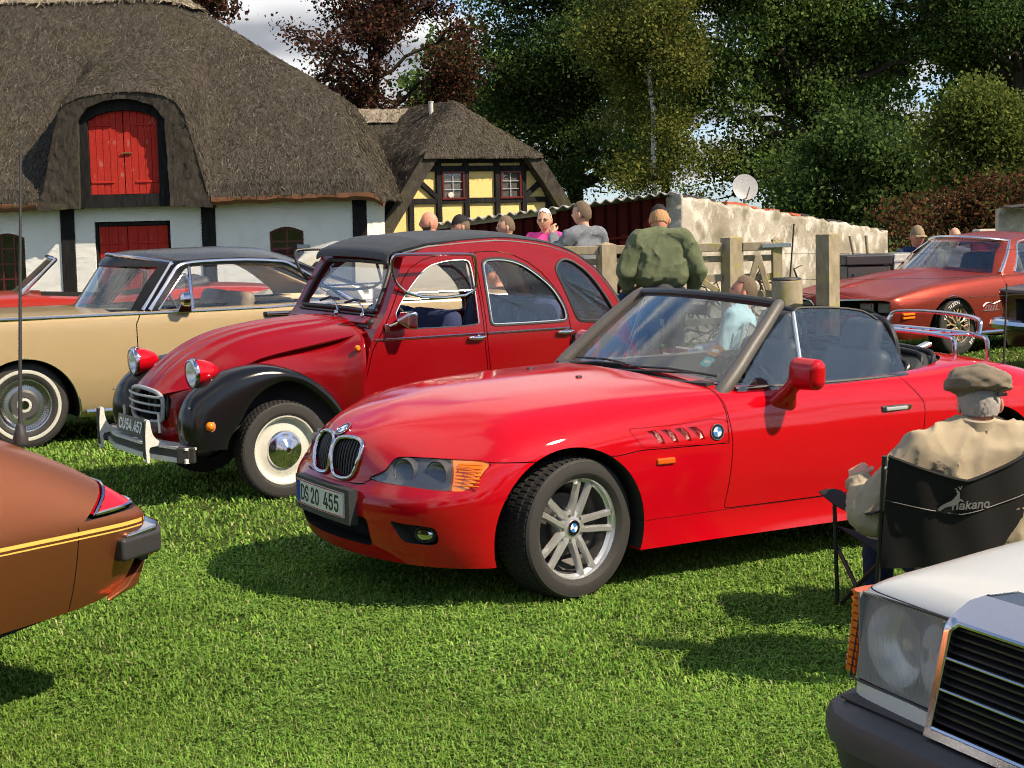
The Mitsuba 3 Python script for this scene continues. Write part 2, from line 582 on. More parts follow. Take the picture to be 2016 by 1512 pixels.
def old_wood_col(p, n, uv):
    a = fbm(p.x * 28, p.y * 28, p.z * 9, 3)
    l = smoothstep(.52, .70, fbm(p.x * 9, p.y * 9, p.z * 7, 4))
    return mix(mix((.20, .165, .11), (.40, .35, .26), a), (.33, .30, .08), l * 0.5)


def bark_col(p, n, uv):
    a = fbm(p.x * 10, p.y * 10, p.z * 3, 3)
    return mix((.016, .013, .010), (.06, .050, .040), a)


def birch_col(p, n, uv):
    a = smoothstep(.55, .62, fbm(p.x * 3, p.y * 3, p.z * 9, 3))
    return mix((.62, .60, .56), (.06, .05, .045), a)


for _n, _c in (('thatch', thatch_col), ('ridge_straw', ridge_col), ('yellow_wall', yellow_col), ('black_timber', timber_col), ('red_boards', red_wood_col), ('shed_red', shed_col), ('old_wood', old_wood_col), ('bark', bark_col), ('birch_bark', birch_col)):
    scene[_n] = {'type': 'twosided', 'bsdf': {'type': 'diffuse', 'reflectance': proc(_c)}}
scene['plaster'] = {'type': 'twosided', 'bsdf': {'type': 'bumpmap', 'arbitrary': proc(plaster_h, eps=4e-3), 'scale': 1.0, 'bsdf': {'type': 'diffuse', 'reflectance': proc(plaster_col)}}}
scene['concrete'] = {'type': 'twosided', 'bsdf': {'type': 'bumpmap', 'arbitrary': proc(concrete_h, eps=6e-3), 'scale': 1.0, 'bsdf': {'type': 'diffuse', 'reflectance': proc(concrete_col)}}}
scene['straw'] = {'type': 'twosided', 'bsdf': {'type': 'diffuse', 'reflectance': {'type': 'mesh_attribute', 'name': 'vertex_color'}}}
scene['leaf'] = {'type': 'principledthin', 'base_color': {'type': 'mesh_attribute', 'name': 'vertex_color'}, 'roughness': 0.55, 'diff_trans': 0.7, 'spec_trans': 0.0, 'eta': 1.4}
scene['blade'] = {'type': 'twosided', 'bsdf': {'type': 'diffuse', 'reflectance': {'type': 'mesh_attribute', 'name': 'vertex_color'}}}
mat('window_red', 'roughplastic', diffuse_reflectance=(.11, .014, .012), alpha=0.2)
mat('tile_red', 'diffuse', reflectance=(.40, .12, .07))
mat('tin', 'principled', base_color=(.45, .44, .42), metallic=0.5, roughness=0.5)
mat('backing_dark', 'diffuse', reflectance=(.09, .085, .08))  # dark tone of flat sheets, painted to stand for unlit interiors
mat('iron', 'principled', base_color=(.03, .028, .026), roughness=0.6)
mat('brass', 'principled', base_color=(.30, .20, .09), metallic=0.8, roughness=0.4)
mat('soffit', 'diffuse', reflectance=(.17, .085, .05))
# ------------------------------------------------------------------ ground
def lawn_color(p, n, uv):
    a = fbm(p.x * 9, p.y * 9, 0.0, 4)
    b = noise(p.x * 120, p.y * 120, 3.0)
    c = mix((.022, .040, .010), (.070, .095, .028), a)
    return mix(c, (.10, .115, .045), smoothstep(.62, .95, b) * 0.6)


scene['lawn_soil'] = {'type': 'twosided', 'bsdf': {'type': 'diffuse', 'reflectance': proc(lawn_color)}}


def ground_z(x, y):
    return -0.36 * np.clip((np.asarray(y, float) - 21) / 11, 0, 1)


g = np.stack(np.meshgrid(np.concatenate([[-400, -120], np.linspace(-30, 30, 61), [120, 400]]), np.concatenate([[-300, -60], np.linspace(-10, 60, 71), [150, 600]]), indexing='ij'), -1)
struct('ground', sheet(np.concatenate([g, ground_z(g[..., 0], g[..., 1])[..., None]], -1)), 'lawn_soil', smooth=True)

# ------------------------------------------------------------------ thatched barn
def smin(a, b, k):
    h = np.clip(.5 + .5 * (b - a) / k, 0, 1)
    return b + (a - b) * h - k * h * (1 - h)


def smax(a, b, k):
    return -smin(-a, -b, k)


def strands(P, N, D, rng, L, wd, cols, lift=.012):
    """thin flat straws lying at points P along directions D on a surface of normals N -> mesh and colours"""
    n = len(P)
    D = D + rng.normal(0, .45, (n, 3))
    D -= N * (D * N).sum(1, keepdims=True) * .75
    D /= np.linalg.norm(D, axis=1, keepdims=True)
    S = np.cross(D, N + rng.normal(0, .35, (n, 3)))
    S /= np.linalg.norm(S, axis=1, keepdims=True) + 1e-9
    l = (L * rng.uniform(.5, 1.4, (n, 1)))
    w_ = (wd * rng.uniform(.6, 1.4, (n, 1)))
    up = N * (lift * rng.uniform(.0, 1.6, (n, 1)))
    a, b = P + up * .6 - D * l * .5, P + up + D * l * .5
    V = np.stack([a - S * w_, a + S * w_, b + S * w_ * .6, b - S * w_ * .6], 1).reshape(-1, 3)
    i = np.arange(n)[:, None] * 4
    F = np.vstack([i + [0, 1, 2], i + [0, 2, 3]])
    c = cols[rng.integers(0, len(cols), n)] * rng.uniform(.6, 1.35, (n, 1))
    return (V, F), np.repeat(c, 4, 0)


THATCH_COLS = np.array([(.070, .061, .051), (.054, .046, .038), (.092, .081, .068), (.038, .032, .027), (.070, .065, .044), (.120, .107, .088)])
RIDGE_COLS = np.array([(.30, .26, .20), (.22, .19, .14), (.40, .36, .28), (.17, .15, .11)])


def roof_skin(name, parent, fn, x0, x1, y0, y1, step, m='thatch', straw=0, seed=1, keep=None, warp=None, cols=THATCH_COLS, M=None, L=.11, wd=.0065):
    """a thatch surface z = fn(x, y) with loose straw on it"""
    X, Y = np.meshgrid(np.arange(x0, x1 + step / 2, step), np.arange(y0, y1 + step / 2, step), indexing='ij')
    Z = fn(X, Y)
    q = np.stack([X, Y, Z], -1)
    d = (meshkit.fbm(q * [2.2, 2.2, 2.2], 4, 3) - .5) * .09 + (meshkit.fbm(q * [11, 7, 7], 2, 5) - .5) * .045
    gx, gy = np.gradient(Z, step)
    N = np.stack([-gx, -gy, np.ones_like(Z)], -1)
    N /= np.linalg.norm(N, axis=2, keepdims=True)
    q = q + N * d[..., None]
    if warp is not None:
        q = warp(q)
    V, F = sheet(q)
    if keep is not None:
        k = keep(V[:, 0], V[:, 1], V[:, 2])
        F = F[k[F].all(1)]
    o = put(name, (V, F), m, parent, M=M, smooth=True)
    if straw:
        rng = np.random.default_rng(seed)
        p = V[F]
        ar = np.linalg.norm(np.cross(p[:, 1] - p[:, 0], p[:, 2] - p[:, 0]), axis=1)
        i = rng.choice(len(F), straw, p=ar / ar.sum())
        u, v = rng.random((2, straw))
        s_ = np.sqrt(u)
        P = p[i, 0] * (1 - s_)[:, None] + p[i, 1] * (s_ * (1 - v))[:, None] + p[i, 2] * (s_ * v)[:, None]
        n = np.cross(p[i, 1] - p[i, 0], p[i, 2] - p[i, 0])
        n /= np.linalg.norm(n, axis=1, keepdims=True)
        n *= np.sign(n[:, 2:])
        D = np.stack([n[:, 0], n[:, 1], -(n[:, 0] ** 2 + n[:, 1] ** 2) / np.maximum(n[:, 2], .2)], 1)
        D /= np.linalg.norm(D, axis=1, keepdims=True) + 1e-9
        mm, cc = strands(P, n, D, rng, L, wd, cols)
        put('straw', mm, 'straw', o, M=M, smooth=False, color=cc, kind='stuff')
    return o


BX0, BX1 = -15.0, -2.30          # barn ends
DXC = -7.07                      # middle of the loft hatch


def barn_z(x, y):
    u = np.abs(x - DXC)
    front = 2.12 + (y - 33.0) * 1.0 + .25 * (1 - np.exp(-(y - 33.0) / .12))
    front = np.where(y < 33.12, 2.12 + np.sqrt(np.clip((y - 33.0) / .12, 0, 1)) * .33, front)
    brow = 4.22 - .16 * u ** 2 - 4.2 * np.logaddexp(0, (u - 1.16) * 13) / 13
    dorm = brow + .34 * (y - 33.0) - .10 * np.exp(-(y - 33) / .10)
    back = 2.12 + (41.6 - y) * 1.0
    ex = BX1 - x
    hip = np.where(ex < .92, 2.1 + ex * 2.1, 4.03 + (ex - .92) * .66)
    z = smax(front, dorm, .42)
    z = smin(smin(z, back, .5), hip, .55)
    return z - .03 * np.sin(x * .55)


def brow_warp(q):
    """the brow of the thatch leans out over the hatch"""
    u = np.abs(q[..., 0] - DXC)
    k = np.clip((q[..., 2] - 2.5) / 1.5, 0, 1) ** 1.3 * np.exp(-((q[..., 1] - 33.0) / .75) ** 2) * np.clip((1.75 - u) / .5, 0, 1)
    q = q.copy()
    q[..., 1] -= .05 * k
    return q


def build_barn():
    b = thing('thatched_barn', 'long white barn with a brown thatched roof and a red arched loft hatch', 'barn')
    Y = 33.45
    # thatch with the brow over the hatch; the front end of the brow is cut off upright
    rf = roof_skin('roof', b, barn_z, BX0, BX1 + .02, 33.0, 41.55, .07, straw=85000, seed=11, warp=brow_warp)
    # cut face of the brow round the opening
    us = np.linspace(-1.62, 1.62, 61)
    top = np.stack([DXC + us, barn_z(DXC + us, np.full(61, 33.0)) + .025], 1)
    top = top[top[:, 1] > 2.02]
    opening = [(DXC + .84, 2.0), (DXC + .80, 3.60), (DXC + .62, 3.83), (DXC + .3, 3.95), (DXC, 3.985), (DXC - .3, 3.95), (DXC - .62, 3.83), (DXC - .80, 3.60), (DXC - .84, 2.0)]
    face = np.vstack([top, [(top[-1, 0], 1.96)], opening, [(top[0, 0], 1.96)]])
    fm = man(prism(face, 'y', 33.02, 33.44))
    v, f = arr(fm.refine_to_length(.07))
    v = v + (meshkit.fbm(v * 9, 3, 8)[:, None] - .5) * [.03, .05, .03]
    v = brow_warp(v)
    fo = put('brow_edge', (v, f), 'thatch', rf, smooth=35)
    # eaves: cut edge and underside
    for x0, x1 in ((BX0, DXC - 1.60), (DXC + 1.60, BX1)):
        xs = np.linspace(x0, x1, int((x1 - x0) / .08))
        g = np.zeros((len(xs), 5, 3))
        for i, x in enumerate(xs):
            w_ = (meshkit.noise(np.array([x * 7, 1.0, 2.0])) - .5) * .04
            zt = float(barn_z(np.array(x), np.array(33.0)))
            g[i] = [[x, 33.0, zt + .02], [x, 33.0 + w_ * .4, zt - .05 + w_], [x, 33.06, zt - .12 + w_], [x, 33.25, zt - .10], [x, 33.5, zt - .05]]
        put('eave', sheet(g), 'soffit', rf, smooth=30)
    # straw ridge
    def cap(x, y):
        return barn_z(x, np.where(y > 37.3, 74.6 - y, y)) * 0 + smin(barn_z(x, y), np.full_like(x, 99.0), .01) + .10
    roof_skin('ridge', rf, cap, BX0, -6.15, 36.78, 37.82, .06, m='ridge_straw', straw=9000, seed=3, cols=RIDGE_COLS, L=.25)
    # walls between the timber posts, with real openings
    wall = man(box(BX0, -2.66, Y, Y + .30, -.5, 2.22))
    wall = wall - man(box(-7.75, -6.33, Y - 1, Y + 1, -.6, 1.74))
    def arch(x0, x1, z0, z1, r=.09):
        n = 14
        t = np.linspace(0, 1, n)
        return np.vstack([[x0, z0], [x1, z0], np.stack([x1 + (x0 - x1) * t, z1 - r + r * np.sin(np.pi * t)], 1)])
    for p in (arch(-4.48, -3.84, .75, 1.57), arch(-9.75, -9.07, .42, 1.57)):
        wall = wall - man(prism(p, 'y', Y - 1, Y + 1))
    wv = put('wall', arr(wall), 'plaster', b, smooth=False)
    put('end_wall', join([box(-2.96, -2.66, Y + .31, 41.2, -.5, 2.22), box(BX0, BX0 + .3, Y + .31, 41.2, -.5, 2.22), box(BX0, -2.66, 41.21, 41.5, -.5, 2.22)]), 'plaster', b, smooth=False)
    for x in (-11.3, -8.25, -5.61, -2.78):
        put('post', box(x - .13, x + .13, Y - .035, Y + .10, -.5, 2.06, .012), 'black_timber', b, smooth=False)
    put('beam', box(BX0, -2.6, Y - .06, Y + .12, 2.065, 2.20, .012), 'black_timber', b, smooth=False)
    for x in (-8.62, -2.72):
        put('beam_end', box(x - .09, x + .09, Y - .16, Y - .065, 1.97, 2.10, .01), 'black_timber', b, smooth=False)
    # loft hatch: black frame and two leaves of upright boards
    hx0, hx1, hz0, hz1 = DXC - .80, DXC + .77, 2.22, 3.72
    fr = np.array([(DXC - .84, 2.0), (DXC - .83, 3.62), (DXC - .6, 3.86), (DXC - .3, 3.96), (DXC, 3.99), (DXC + .3, 3.96), (DXC + .6, 3.86), (DXC + .83, 3.62), (DXC + .84, 2.0)])
    inn = np.array([(DXC - .66, 2.24), (DXC - .66, 3.60), (DXC - .5, 3.70), (DXC - .25, 3.765), (DXC, 3.785), (DXC + .25, 3.765), (DXC + .5, 3.70), (DXC + .63, 3.60), (DXC + .63, 2.24)])
    h = put('hatch', arr(man(prism(fr, 'y', 33.14, 33.32)) - man(prism(inn, 'y', 33, 34))), 'black_timber', b, smooth=False)
    put('back', box(DXC - .7, DXC + .7, 33.33, 33.36, 2.2, 3.8), 'backing_dark', h, smooth=False)  # flat sheet behind the boards, the loft's darkness put into its colour
    ip = Polygon(inn).buffer(-.006)
    def boards(parent, x0, x1, n, poly, y, name='plank'):
        wdt = (x1 - x0) / n
        for k in range(n):
            a, c = x0 + k * wdt + .004, x0 + (k + 1) * wdt - .004
            q = poly.intersection(Polygon([(a, -9), (c, -9), (c, 9), (a, 9)]))
            if q.is_empty:
                continue
            dy = .004 * ((k * 7) % 3)
            put(name, prism(np.array(q.exterior.coords)[:-1], 'y', y + dy, y + .03), 'red_boards', parent, smooth=False)
    for s, (a, c) in enumerate(((DXC - .655, DXC - .02), (DXC - .008, DXC + .625))):
        boards(h, a, c, 5, ip, 33.22)
        for z in (2.47, 3.52):
            xa, xb = (a + .02, a + .44) if s == 0 else (c - .44, c - .02)
            put('strap_hinge', box(xa, xb, 33.204, 33.218, z - .02, z + .02, .005), 'red_boards', h, smooth=False)
    put('bolt', box(DXC - .06, DXC + .14, 33.185, 33.205, 2.985, 3.015, .006), 'brass', h, smooth=False)
    # door below
    d = put('door', join([box(-7.78, -7.70, Y + .06, Y + .16, -.4, 1.74, .01), box(-6.38, -6.30, Y + .06, Y + .16, -.4, 1.74, .01), box(-7.69, -6.39, Y + .06, Y + .16, 1.66, 1.74, .01)]), 'black_timber', b, smooth=False)
    put('back', box(-7.7, -6.38, Y + .20, Y + .22, -.4, 1.7), 'backing_dark', d, smooth=False)  # flat dark sheet, painted as the shade inside the doorway
    pol = Polygon([(-7.69, -.38), (-6.39, -.38), (-6.39, 1.65), (-7.69, 1.65)])
    for s, (a, c) in enumerate(((-7.685, -7.16), (-7.15, -6.395))):
        boards(d, a, c, 3 + s, pol, Y + .10)
        for z in (.25, 1.34):
            xa, xb = (a + .02, a + .40) if s == 0 else (a + .06, c - .02)
            put('strap_hinge', box(xa, xb, Y + .080, Y + .096, z - .02, z + .02, .005), 'red_boards', d, smooth=False)
    # windows with red glazing bars
    def window(x0, x1, z0, z1, cols, rows):
        w_ = put('window', arr(man(prism(arch(x0 + .002, x1 - .002, z0, z1 - .003), 'y', Y + .09, Y + .14)) - man(prism(off(arch(x0, x1, z0, z1), -.04), 'y', Y, Y + 1))), 'window_red', b, smooth=False)
        v, f = trimesh.creation.triangulate_polygon(Polygon(arch(x0 + .02, x1 - .02, z0 + .02, z1 - .02)), engine='earcut')
        put('pane', (np.stack([v[:, 0], 0 * v[:, 0] + Y + .125, v[:, 1]], 1), f), 'pane', w_, smooth=False)
        for k in range(1, cols):
            x = x0 + (x1 - x0) * k / cols
            put('glazing_bar', box(x - .013, x + .013, Y + .10, Y + .135, z0 + .03, z1 - .03), 'window_red', w_, smooth=False)
        for k in range(1, rows):
            z = z0 + (z1 - z0) * k / rows
            put('glazing_bar', box(x0 + .03, x1 - .03, Y + .098, Y + .13, z - .013, z + .013), 'window_red', w_, smooth=False)
        put('dark_backing', box(x0 - .2, x1 + .2, Y + .9, Y + .92, z0 - .3, z1 + .2), 'backing_dark', w_, smooth=False)  # no room behind: a flat sheet painted dark for the unlit inside
    window(-4.48, -3.84, .75, 1.57, 2, 3)
    window(-9.75, -9.07, .42, 1.57, 3, 4)
    put('vent', box(-3.97, -3.72, Y - .01, Y + .02, 1.16, 1.23, .004), 'grey_paint', b, smooth=False)


build_barn()


# ------------------------------------------------------------------ yellow half-timbered house
def build_cottage():
    ph = math.radians(30)
    G = np.eye(4)
    G[:3, 0], G[:3, 1], G[:3, 3] = [math.cos(ph), math.sin(ph), 0], [-math.sin(ph), math.cos(ph), 0], [-.625 + .0, 40.0, 0]
    h = thing('yellow_cottage', 'yellow half-timbered house with black beams under a weathered thatched roof', 'house')

    def z_main(u, v):
        a = np.abs(u + .03)
        side = np.where(a < 1.45, 4.22 - .81 * a, 3.05 - 1.42 * (a - 1.45)) + .10
        hip = 3.05 + 1.05 * (v + .34)
        hip = np.where(v < -.22, 2.98 + np.sqrt(np.clip((v + .34) / .12, 0, 1)) * .2, hip)
        z = smin(side, hip, .35)
        return np.where((a > 1.50), smin(side, 9.0 + 0 * v, .01), z)

    def keep(u, v, z):
        return ~((np.abs(u) > 1.52) & (v < -.24)) & (z > 1.28)
    rf = roof_skin('roof', h, z_main, -2.85, 2.85, -.34, 7.0, .075, straw=36000, seed=21, keep=keep, M=G)
    # cut verge edges
    for s in (-1, 1):
        e = np.array([(1.42, 3.10), (1.8, 2.60), (2.2, 2.03), (2.6, 1.46), (2.72, 1.29)])
        q = np.vstack([e, e[::-1] - [.30, .12]])
        v, f = arr(man(prism(np.stack([q[:, 0] * s - .03, q[:, 1]], 1), 'y', -.27, .02)).refine_to_length(.07))
        v = v + (meshkit.fbm(v * 8, 3, 8)[:, None] - .5) * [.04, .05, .04]
        put('verge', (v, f), 'thatch', rf, M=G, smooth=35)
    v, f = arr(man(hull([[-1.55, -.34, 2.95], [1.5, -.34, 2.95], [-1.5, -.30, 3.06], [1.45, -.30, 3.06], [-1.55, .0, 2.95], [1.5, 0, 2.95], [-1.5, 0, 3.06], [1.45, 0, 3.06]])).refine_to_length(.08))
    v = v + (meshkit.fbm(v * 8, 3, 8)[:, None] - .5) * [.03, .04, .05]
    put('eave', (v, f), 'thatch', rf, M=G, smooth=35)
    put('gable_wall', prism([(-2.42, -.4), (2.42, -.4), (2.42, 1.75), (1.42, 2.98), (-1.42, 2.98), (-2.42, 1.60)], 'y', .04, .30), 'yellow_wall', h, M=G, smooth=False)
    put('side_wall', join([box(-2.42, -2.1, .31, 7, -.4, 1.5), box(2.1, 2.42, .31, 7, -.4, 1.6), box(-2.4, 2.4, 6.7, 7, -.4, 3)]), 'yellow_wall', h, M=G, smooth=False)
    def bm(a, b_, w=.115, y=0.0):
        put('beam', beam([a[0], y + .02, a[1]], [b_[0], y + .02, b_[1]], .11, w, up=np.cross([0, 1.0, 0], np.array([b_[0] - a[0], 0, b_[1] - a[1]])), bev=.008), 'black_timber', h, M=G, smooth=False)
    for k, (a, b_) in enumerate((((-1.42, 2.92), (1.42, 2.92)), ((-1.53, 2.74), (1.52, 2.74)), ((-2.05, 2.03), (2.15, 2.03)), ((-2.4, 1.05), (2.4, 1.05)))):
        bm(a, b_, .12, .002 * k)
    for x in (-1.03, -.335, .455, 1.145):
        bm((x, .9), (x, 2.95), .12, -.012)
    for x in (-1.73, 1.8):
        bm((x, .9), (x, 1.98), .12, -.012)
    bm((-1.55, 2.50), (-1.06, 2.09), .11, -.008)
    bm((1.17, 2.09), (1.67, 2.48), .11, -.008)
    bm((-2.42, 1.55), (-1.42, 2.96), .14, .008)
    bm((1.42, 2.96), (2.42, 1.62), .14, .008)
    for x0, x1 in ((-.955, -.385), (.53, 1.08)):
        z0, z1 = 2.10, 2.68
        w_ = put('window', join([box(x0, x0 + .05, -.045, .035, z0, z1, .006), box(x1 - .05, x1, -.045, .035, z0, z1, .006), box(x0 + .052, x1 - .052, -.043, .035, z1 - .05, z1, .006), box(x0 - .02, x1 + .02, -.065, .035, z0 - .045, z0 - .002, .006)]), 'window_red', h, M=G, smooth=False)
        put('pane', (np.array([[x0, .012, z0], [x1, .012, z0], [x1, .012, z1], [x0, .012, z1]]), np.array([[0, 1, 2], [0, 2, 3]])), 'pane', w_, M=G, smooth=False)
        put('dark_backing', box(x0, x1, .032, .038, z0, z1), 'backing_dark', w_, M=G, smooth=False)  # flat sheet close behind the pane, indoor shade painted into it
        put('glazing_bar', box((x0 + x1) / 2 - .010, (x0 + x1) / 2 + .010, -.012, .010, z0, z1 - .05), 'grey_paint', w_, M=G, smooth=False)
        for k in (1, 2):
            z = z0 + (z1 - .05 - z0) * k / 3
            put('glazing_bar', box(x0 + .05, x1 - .05, -.010, .008, z - .009, z + .009), 'grey_paint', w_, M=G, smooth=False)
    put('sill_light', ball(.06, (-.72, -.005, 2.16), (1.3, .08, 1), 2), 'ivory_paint', h, M=G)
    put('chimney_pipe', lathe([(0, 4.27), (.065, 4.27), (.065, 4.24), (.052, 4.24), (.052, 3.8)], 16, 'z'), 'ivory_paint', h, M=G @ eul(t=(-.35, 1.55, .05)))
    # lower wing running to the left behind the barn
    def z_wing(x, y):
        f_ = 2.85 + (y - 41.3) * .95
        f_ = np.where(y < 41.42, 2.62 + np.sqrt(np.clip((y - 41.3) / .12, 0, 1)) * .35, f_)
        return smin(f_, 2.85 + (44.3 - y) * .95, .35)
    wg = roof_skin('wing_roof', h, z_wing, -9.0, -2.0, 41.3, 44.3, .08, straw=12000, seed=5)
    roof_skin('ridge', wg, lambda x, y: z_wing(x, y) + .09, -9.0, -2.3, 42.35, 43.25, .07, m='ridge_straw', straw=3500, seed=6, cols=RIDGE_COLS * .8)
    put('wing_wall', box(-9, -2.6, 41.7, 44, -.4, 2.7), 'black_timber', h, smooth=False)
    wn = put('window', join([box(-3.46, -3.42, 41.62, 41.69, .9, 1.5), box(-2.95, -2.91, 41.62, 41.69, .9, 1.5), box(-3.41, -2.96, 41.62, 41.69, 1.46, 1.5)]), 'yellow_wall', h, smooth=False)


build_cottage()


# ------------------------------------------------------------------ red shed with a rough end wall
def build_shed():
    s = thing('red_shed', 'low dark red shed of ribbed sheets with a rough concrete end wall', 'shed')
    A, B_, C_ = np.array([-.98, 24.9]), np.array([2.12, 24.0]), np.array([6.4, 31.0])
    L = np.linalg.norm(A - B_)
    d = (A - B_) / L
    nrm = np.array([d[1], -d[0]])
    if nrm[1] > 0:
        nrm = -nrm
    def zt(t):
        return 1.90 - .105 * t
    # every rib of the sheet is a board of its own
    k, t = 0, .02
    while t < L - .1:
        a, c = B_ + d * t, B_ + d * (t + .13)
        M = np.eye(4)
        M[:2, 0], M[:2, 1], M[:2, 3] = d, -nrm, a
        put('rib', prism([(0, -.5), (.115, -.5), (.115, zt(t) - .03), (0, zt(t) - .03)], 'y', -.035 - .012 * (k % 2), .0), 'shed_red', s, M=M, smooth=False)
        t += .165
        k += 1
    M = np.eye(4)
    M[:2, 0], M[:2, 1], M[:2, 3] = d, -nrm, B_
    put('sheet', prism([(0, -.5), (L, -.5), (L, zt(L) - .02), (0, zt(0) - .02)], 'y', .004, .03), 'shed_red', s, M=M, smooth=False)
    put('rail', prism([(0, zt(0) - .50), (L, zt(L) - .50), (L, zt(L) - .47), (0, zt(0) - .47)], 'y', -.058, -.048), 'shed_red', s, M=M, smooth=False)
    put('fascia', prism([(1.5, zt(1.5) - .05), (L, zt(L) - .05), (L, zt(L) + .03), (1.5, zt(1.5) + .03)], 'y', -.10, -.06), 'old_wood', s, M=M, smooth=False)
    # corrugated roof edge
    xs = np.linspace(-.1, L + .2, 420)
    g = np.zeros((420, 2, 3))
    for j, (yy_, dz) in enumerate(((-.16, .0), (5.5, -.35))):
        g[:, j] = np.stack([xs, np.full(420, yy_), zt(xs) + .035 + .022 * np.sin(xs * 2 * np.pi / .075 * .5) + dz], 1)
    put('roof', solidify(sheet(g), .012), 'tin', s, M=M, smooth=40)
    # end wall
    e = C_ - B_
    Le = np.linalg.norm(e)
    e /= Le
    n2 = np.array([e[1], -e[0]])
    M2 = np.eye(4)
    M2[:2, 0], M2[:2, 1], M2[:2, 3] = e, -n2, B_
    xs = np.linspace(0, Le, 90)
    zs = np.linspace(-.5, 1, 40)
    def ze(x):
        return 1.90 - .078 * x - .012 * np.sin(x * 5) - .01 * np.sin(x * 13)
    g = np.zeros((90, 40, 3))
    for i, x in enumerate(xs):
        z = -.5 + (ze(x) + .5) * (zs + .5) / 1.5
        q = np.stack([np.full(40, x), np.zeros(40), z], 1)
        q[:, 1] = -(meshkit.fbm(q * 2.5, 4, 3) - .5) * .03
        g[i] = q
    w_ = put('end_wall', solidify((sheet(g)[0], sheet(g)[1]), -.22), 'concrete', s, M=M2, smooth=True, label='rough weathered concrete end wall')
    rng = np.random.default_rng(3)
    x = -.05
    while x < Le - .1:
        l = rng.uniform(.32, .45)
        tile = x > 1.7 and x < 4.2
        put('edge_tile', xf(box(0, l - .012, -.08 - rng.uniform(0, .03), .24, -.02, .022 if tile else .012, .005), eul(ry=.066 + rng.normal(0, .012), t=(x, 0, float(ze(x + l / 2)) + .03 + rng.uniform(0, .012)))), 'tile_red' if tile else 'iron', s, M=M2, smooth=False)
        x += l


build_shed()

# ------------------------------------------------------------------ trees
def limb(a, b, r0, r1, rng, n=7, wob=.08):
    p = np.linspace(a, b, n)
    L = np.linalg.norm(np.subtract(b, a))
    p[1:-1] += rng.normal(0, wob * L / 3, (n - 2, 3))
    return tube(p, np.linspace(r0, r1, n), 6, cap=False)


def leaf_cloud(P, rng, size, cols, droop=.3, dirs=None):
    n = len(P)
    D = rng.normal(0, 1, (n, 3)) - [0, 0, droop]
    D /= np.linalg.norm(D, axis=1, keepdims=True)
    S = np.cross(D, rng.normal(0, 1, (n, 3)))
    S /= np.linalg.norm(S, axis=1, keepdims=True)
    l = size * rng.uniform(.6, 1.3, (n, 1))
    w_ = l * rng.uniform(.28, .42, (n, 1))
    V = np.stack([P - D * l * .5, P + S * w_, P + D * l * .5, P - S * w_], 1).reshape(-1, 3)
    i = np.arange(n)[:, None] * 4
    F = np.vstack([i + [0, 1, 2], i + [0, 2, 3]])
    c = cols[rng.integers(0, len(cols), n)] * rng.uniform(.7, 1.3, (n, 1))
    return (V, F), np.repeat(c, 4, 0)


GREEN_DARK = np.array([(.056, .094, .026), (.044, .078, .022), (.075, .116, .034), (.036, .062, .022)])
GREEN_MID = np.array([(.072, .118, .030), (.056, .098, .026), (.095, .140, .036)])
BIRCH_LEAF = np.array([(.110, .125, .028), (.088, .108, .026), (.145, .140, .034), (.065, .088, .024)])
COPPER_LEAF = np.array([(.050, .022, .018), (.070, .030, .022), (.034, .017, .015), (.090, .042, .026), (.040, .034, .016)])
SHRUB_LEAF = np.array([(.10, .125, .028), (.075, .105, .024), (.13, .15, .036), (.055, .085, .020)])
RUST_LEAF = np.array([(.085, .035, .020), (.060, .028, .018), (.050, .060, .020), (.11, .060, .028)])


def tree(name, label, cat, base, H, lobes, nleaf, size, cols, seed, trunk_r=.22, bark='bark', limbs=True, spread=.36, group=None, clump=26, bare=0.0):
    """lobes: (x, y, z, radius) of the crown relative to the foot"""
    rng = np.random.default_rng(seed)
    o = thing(name, label, cat, group)
    b = np.array(base, float)
    lob = np.array(lobes, float)
    top = np.array([lob[:, 0].mean() * .6, lob[:, 1].mean() * .6, H * .86])
    parts = [limb(b, b + top * [.35, .35, .45], trunk_r, trunk_r * .72, rng, wob=.03), limb(b + top * [.35, .35, .45], b + top, trunk_r * .72, trunk_r * .2, rng, wob=.05)]
    ctr, wts = [], []
    for x, y, z, r in lob:
        c = np.array([x, y, z])
        if limbs:
            h = max(.25, min(.8, (z - r * .7) / H))
            st = b + top * [h * .8, h * .8, h]
            parts.append(limb(st, b + c, trunk_r * .42, trunk_r * .10, rng, wob=.16))
            for _ in range(3):
                q = b + c + rng.normal(0, 1, 3) * r * .62
                parts.append(limb(b + c * .75 + (st - b) * .25, q, trunk_r * .18, trunk_r * .04, rng, wob=.2))
    put('trunk', join(parts), bark, o, smooth=True)
    n_cl = max(1, nleaf // clump)
    vol = lob[:, 3] ** 2.4
    i = rng.choice(len(lob), n_cl, p=vol / vol.sum())
    d = rng.normal(0, 1, (n_cl, 3))
    d /= np.linalg.norm(d, axis=1, keepdims=True)
    rad = rng.random(n_cl) ** .42
    C = b + lob[i, :3] + d * (rad * lob[i, 3])[:, None] * [1, 1, .85]
    j = rng.integers(0, n_cl, nleaf)
    P = C[j] + rng.normal(0, spread, (nleaf, 3)) * [1, 1, .55]
    m, c = leaf_cloud(P, rng, size, cols)
    tone = rng.uniform(.78, 1.22, n_cl)[j]
    c = np.clip(c * np.repeat(tone, 4)[:, None] * 1.25, 0, .4)
    put('crown', m, 'leaf', o, smooth=False, color=c, kind='stuff')
    return o


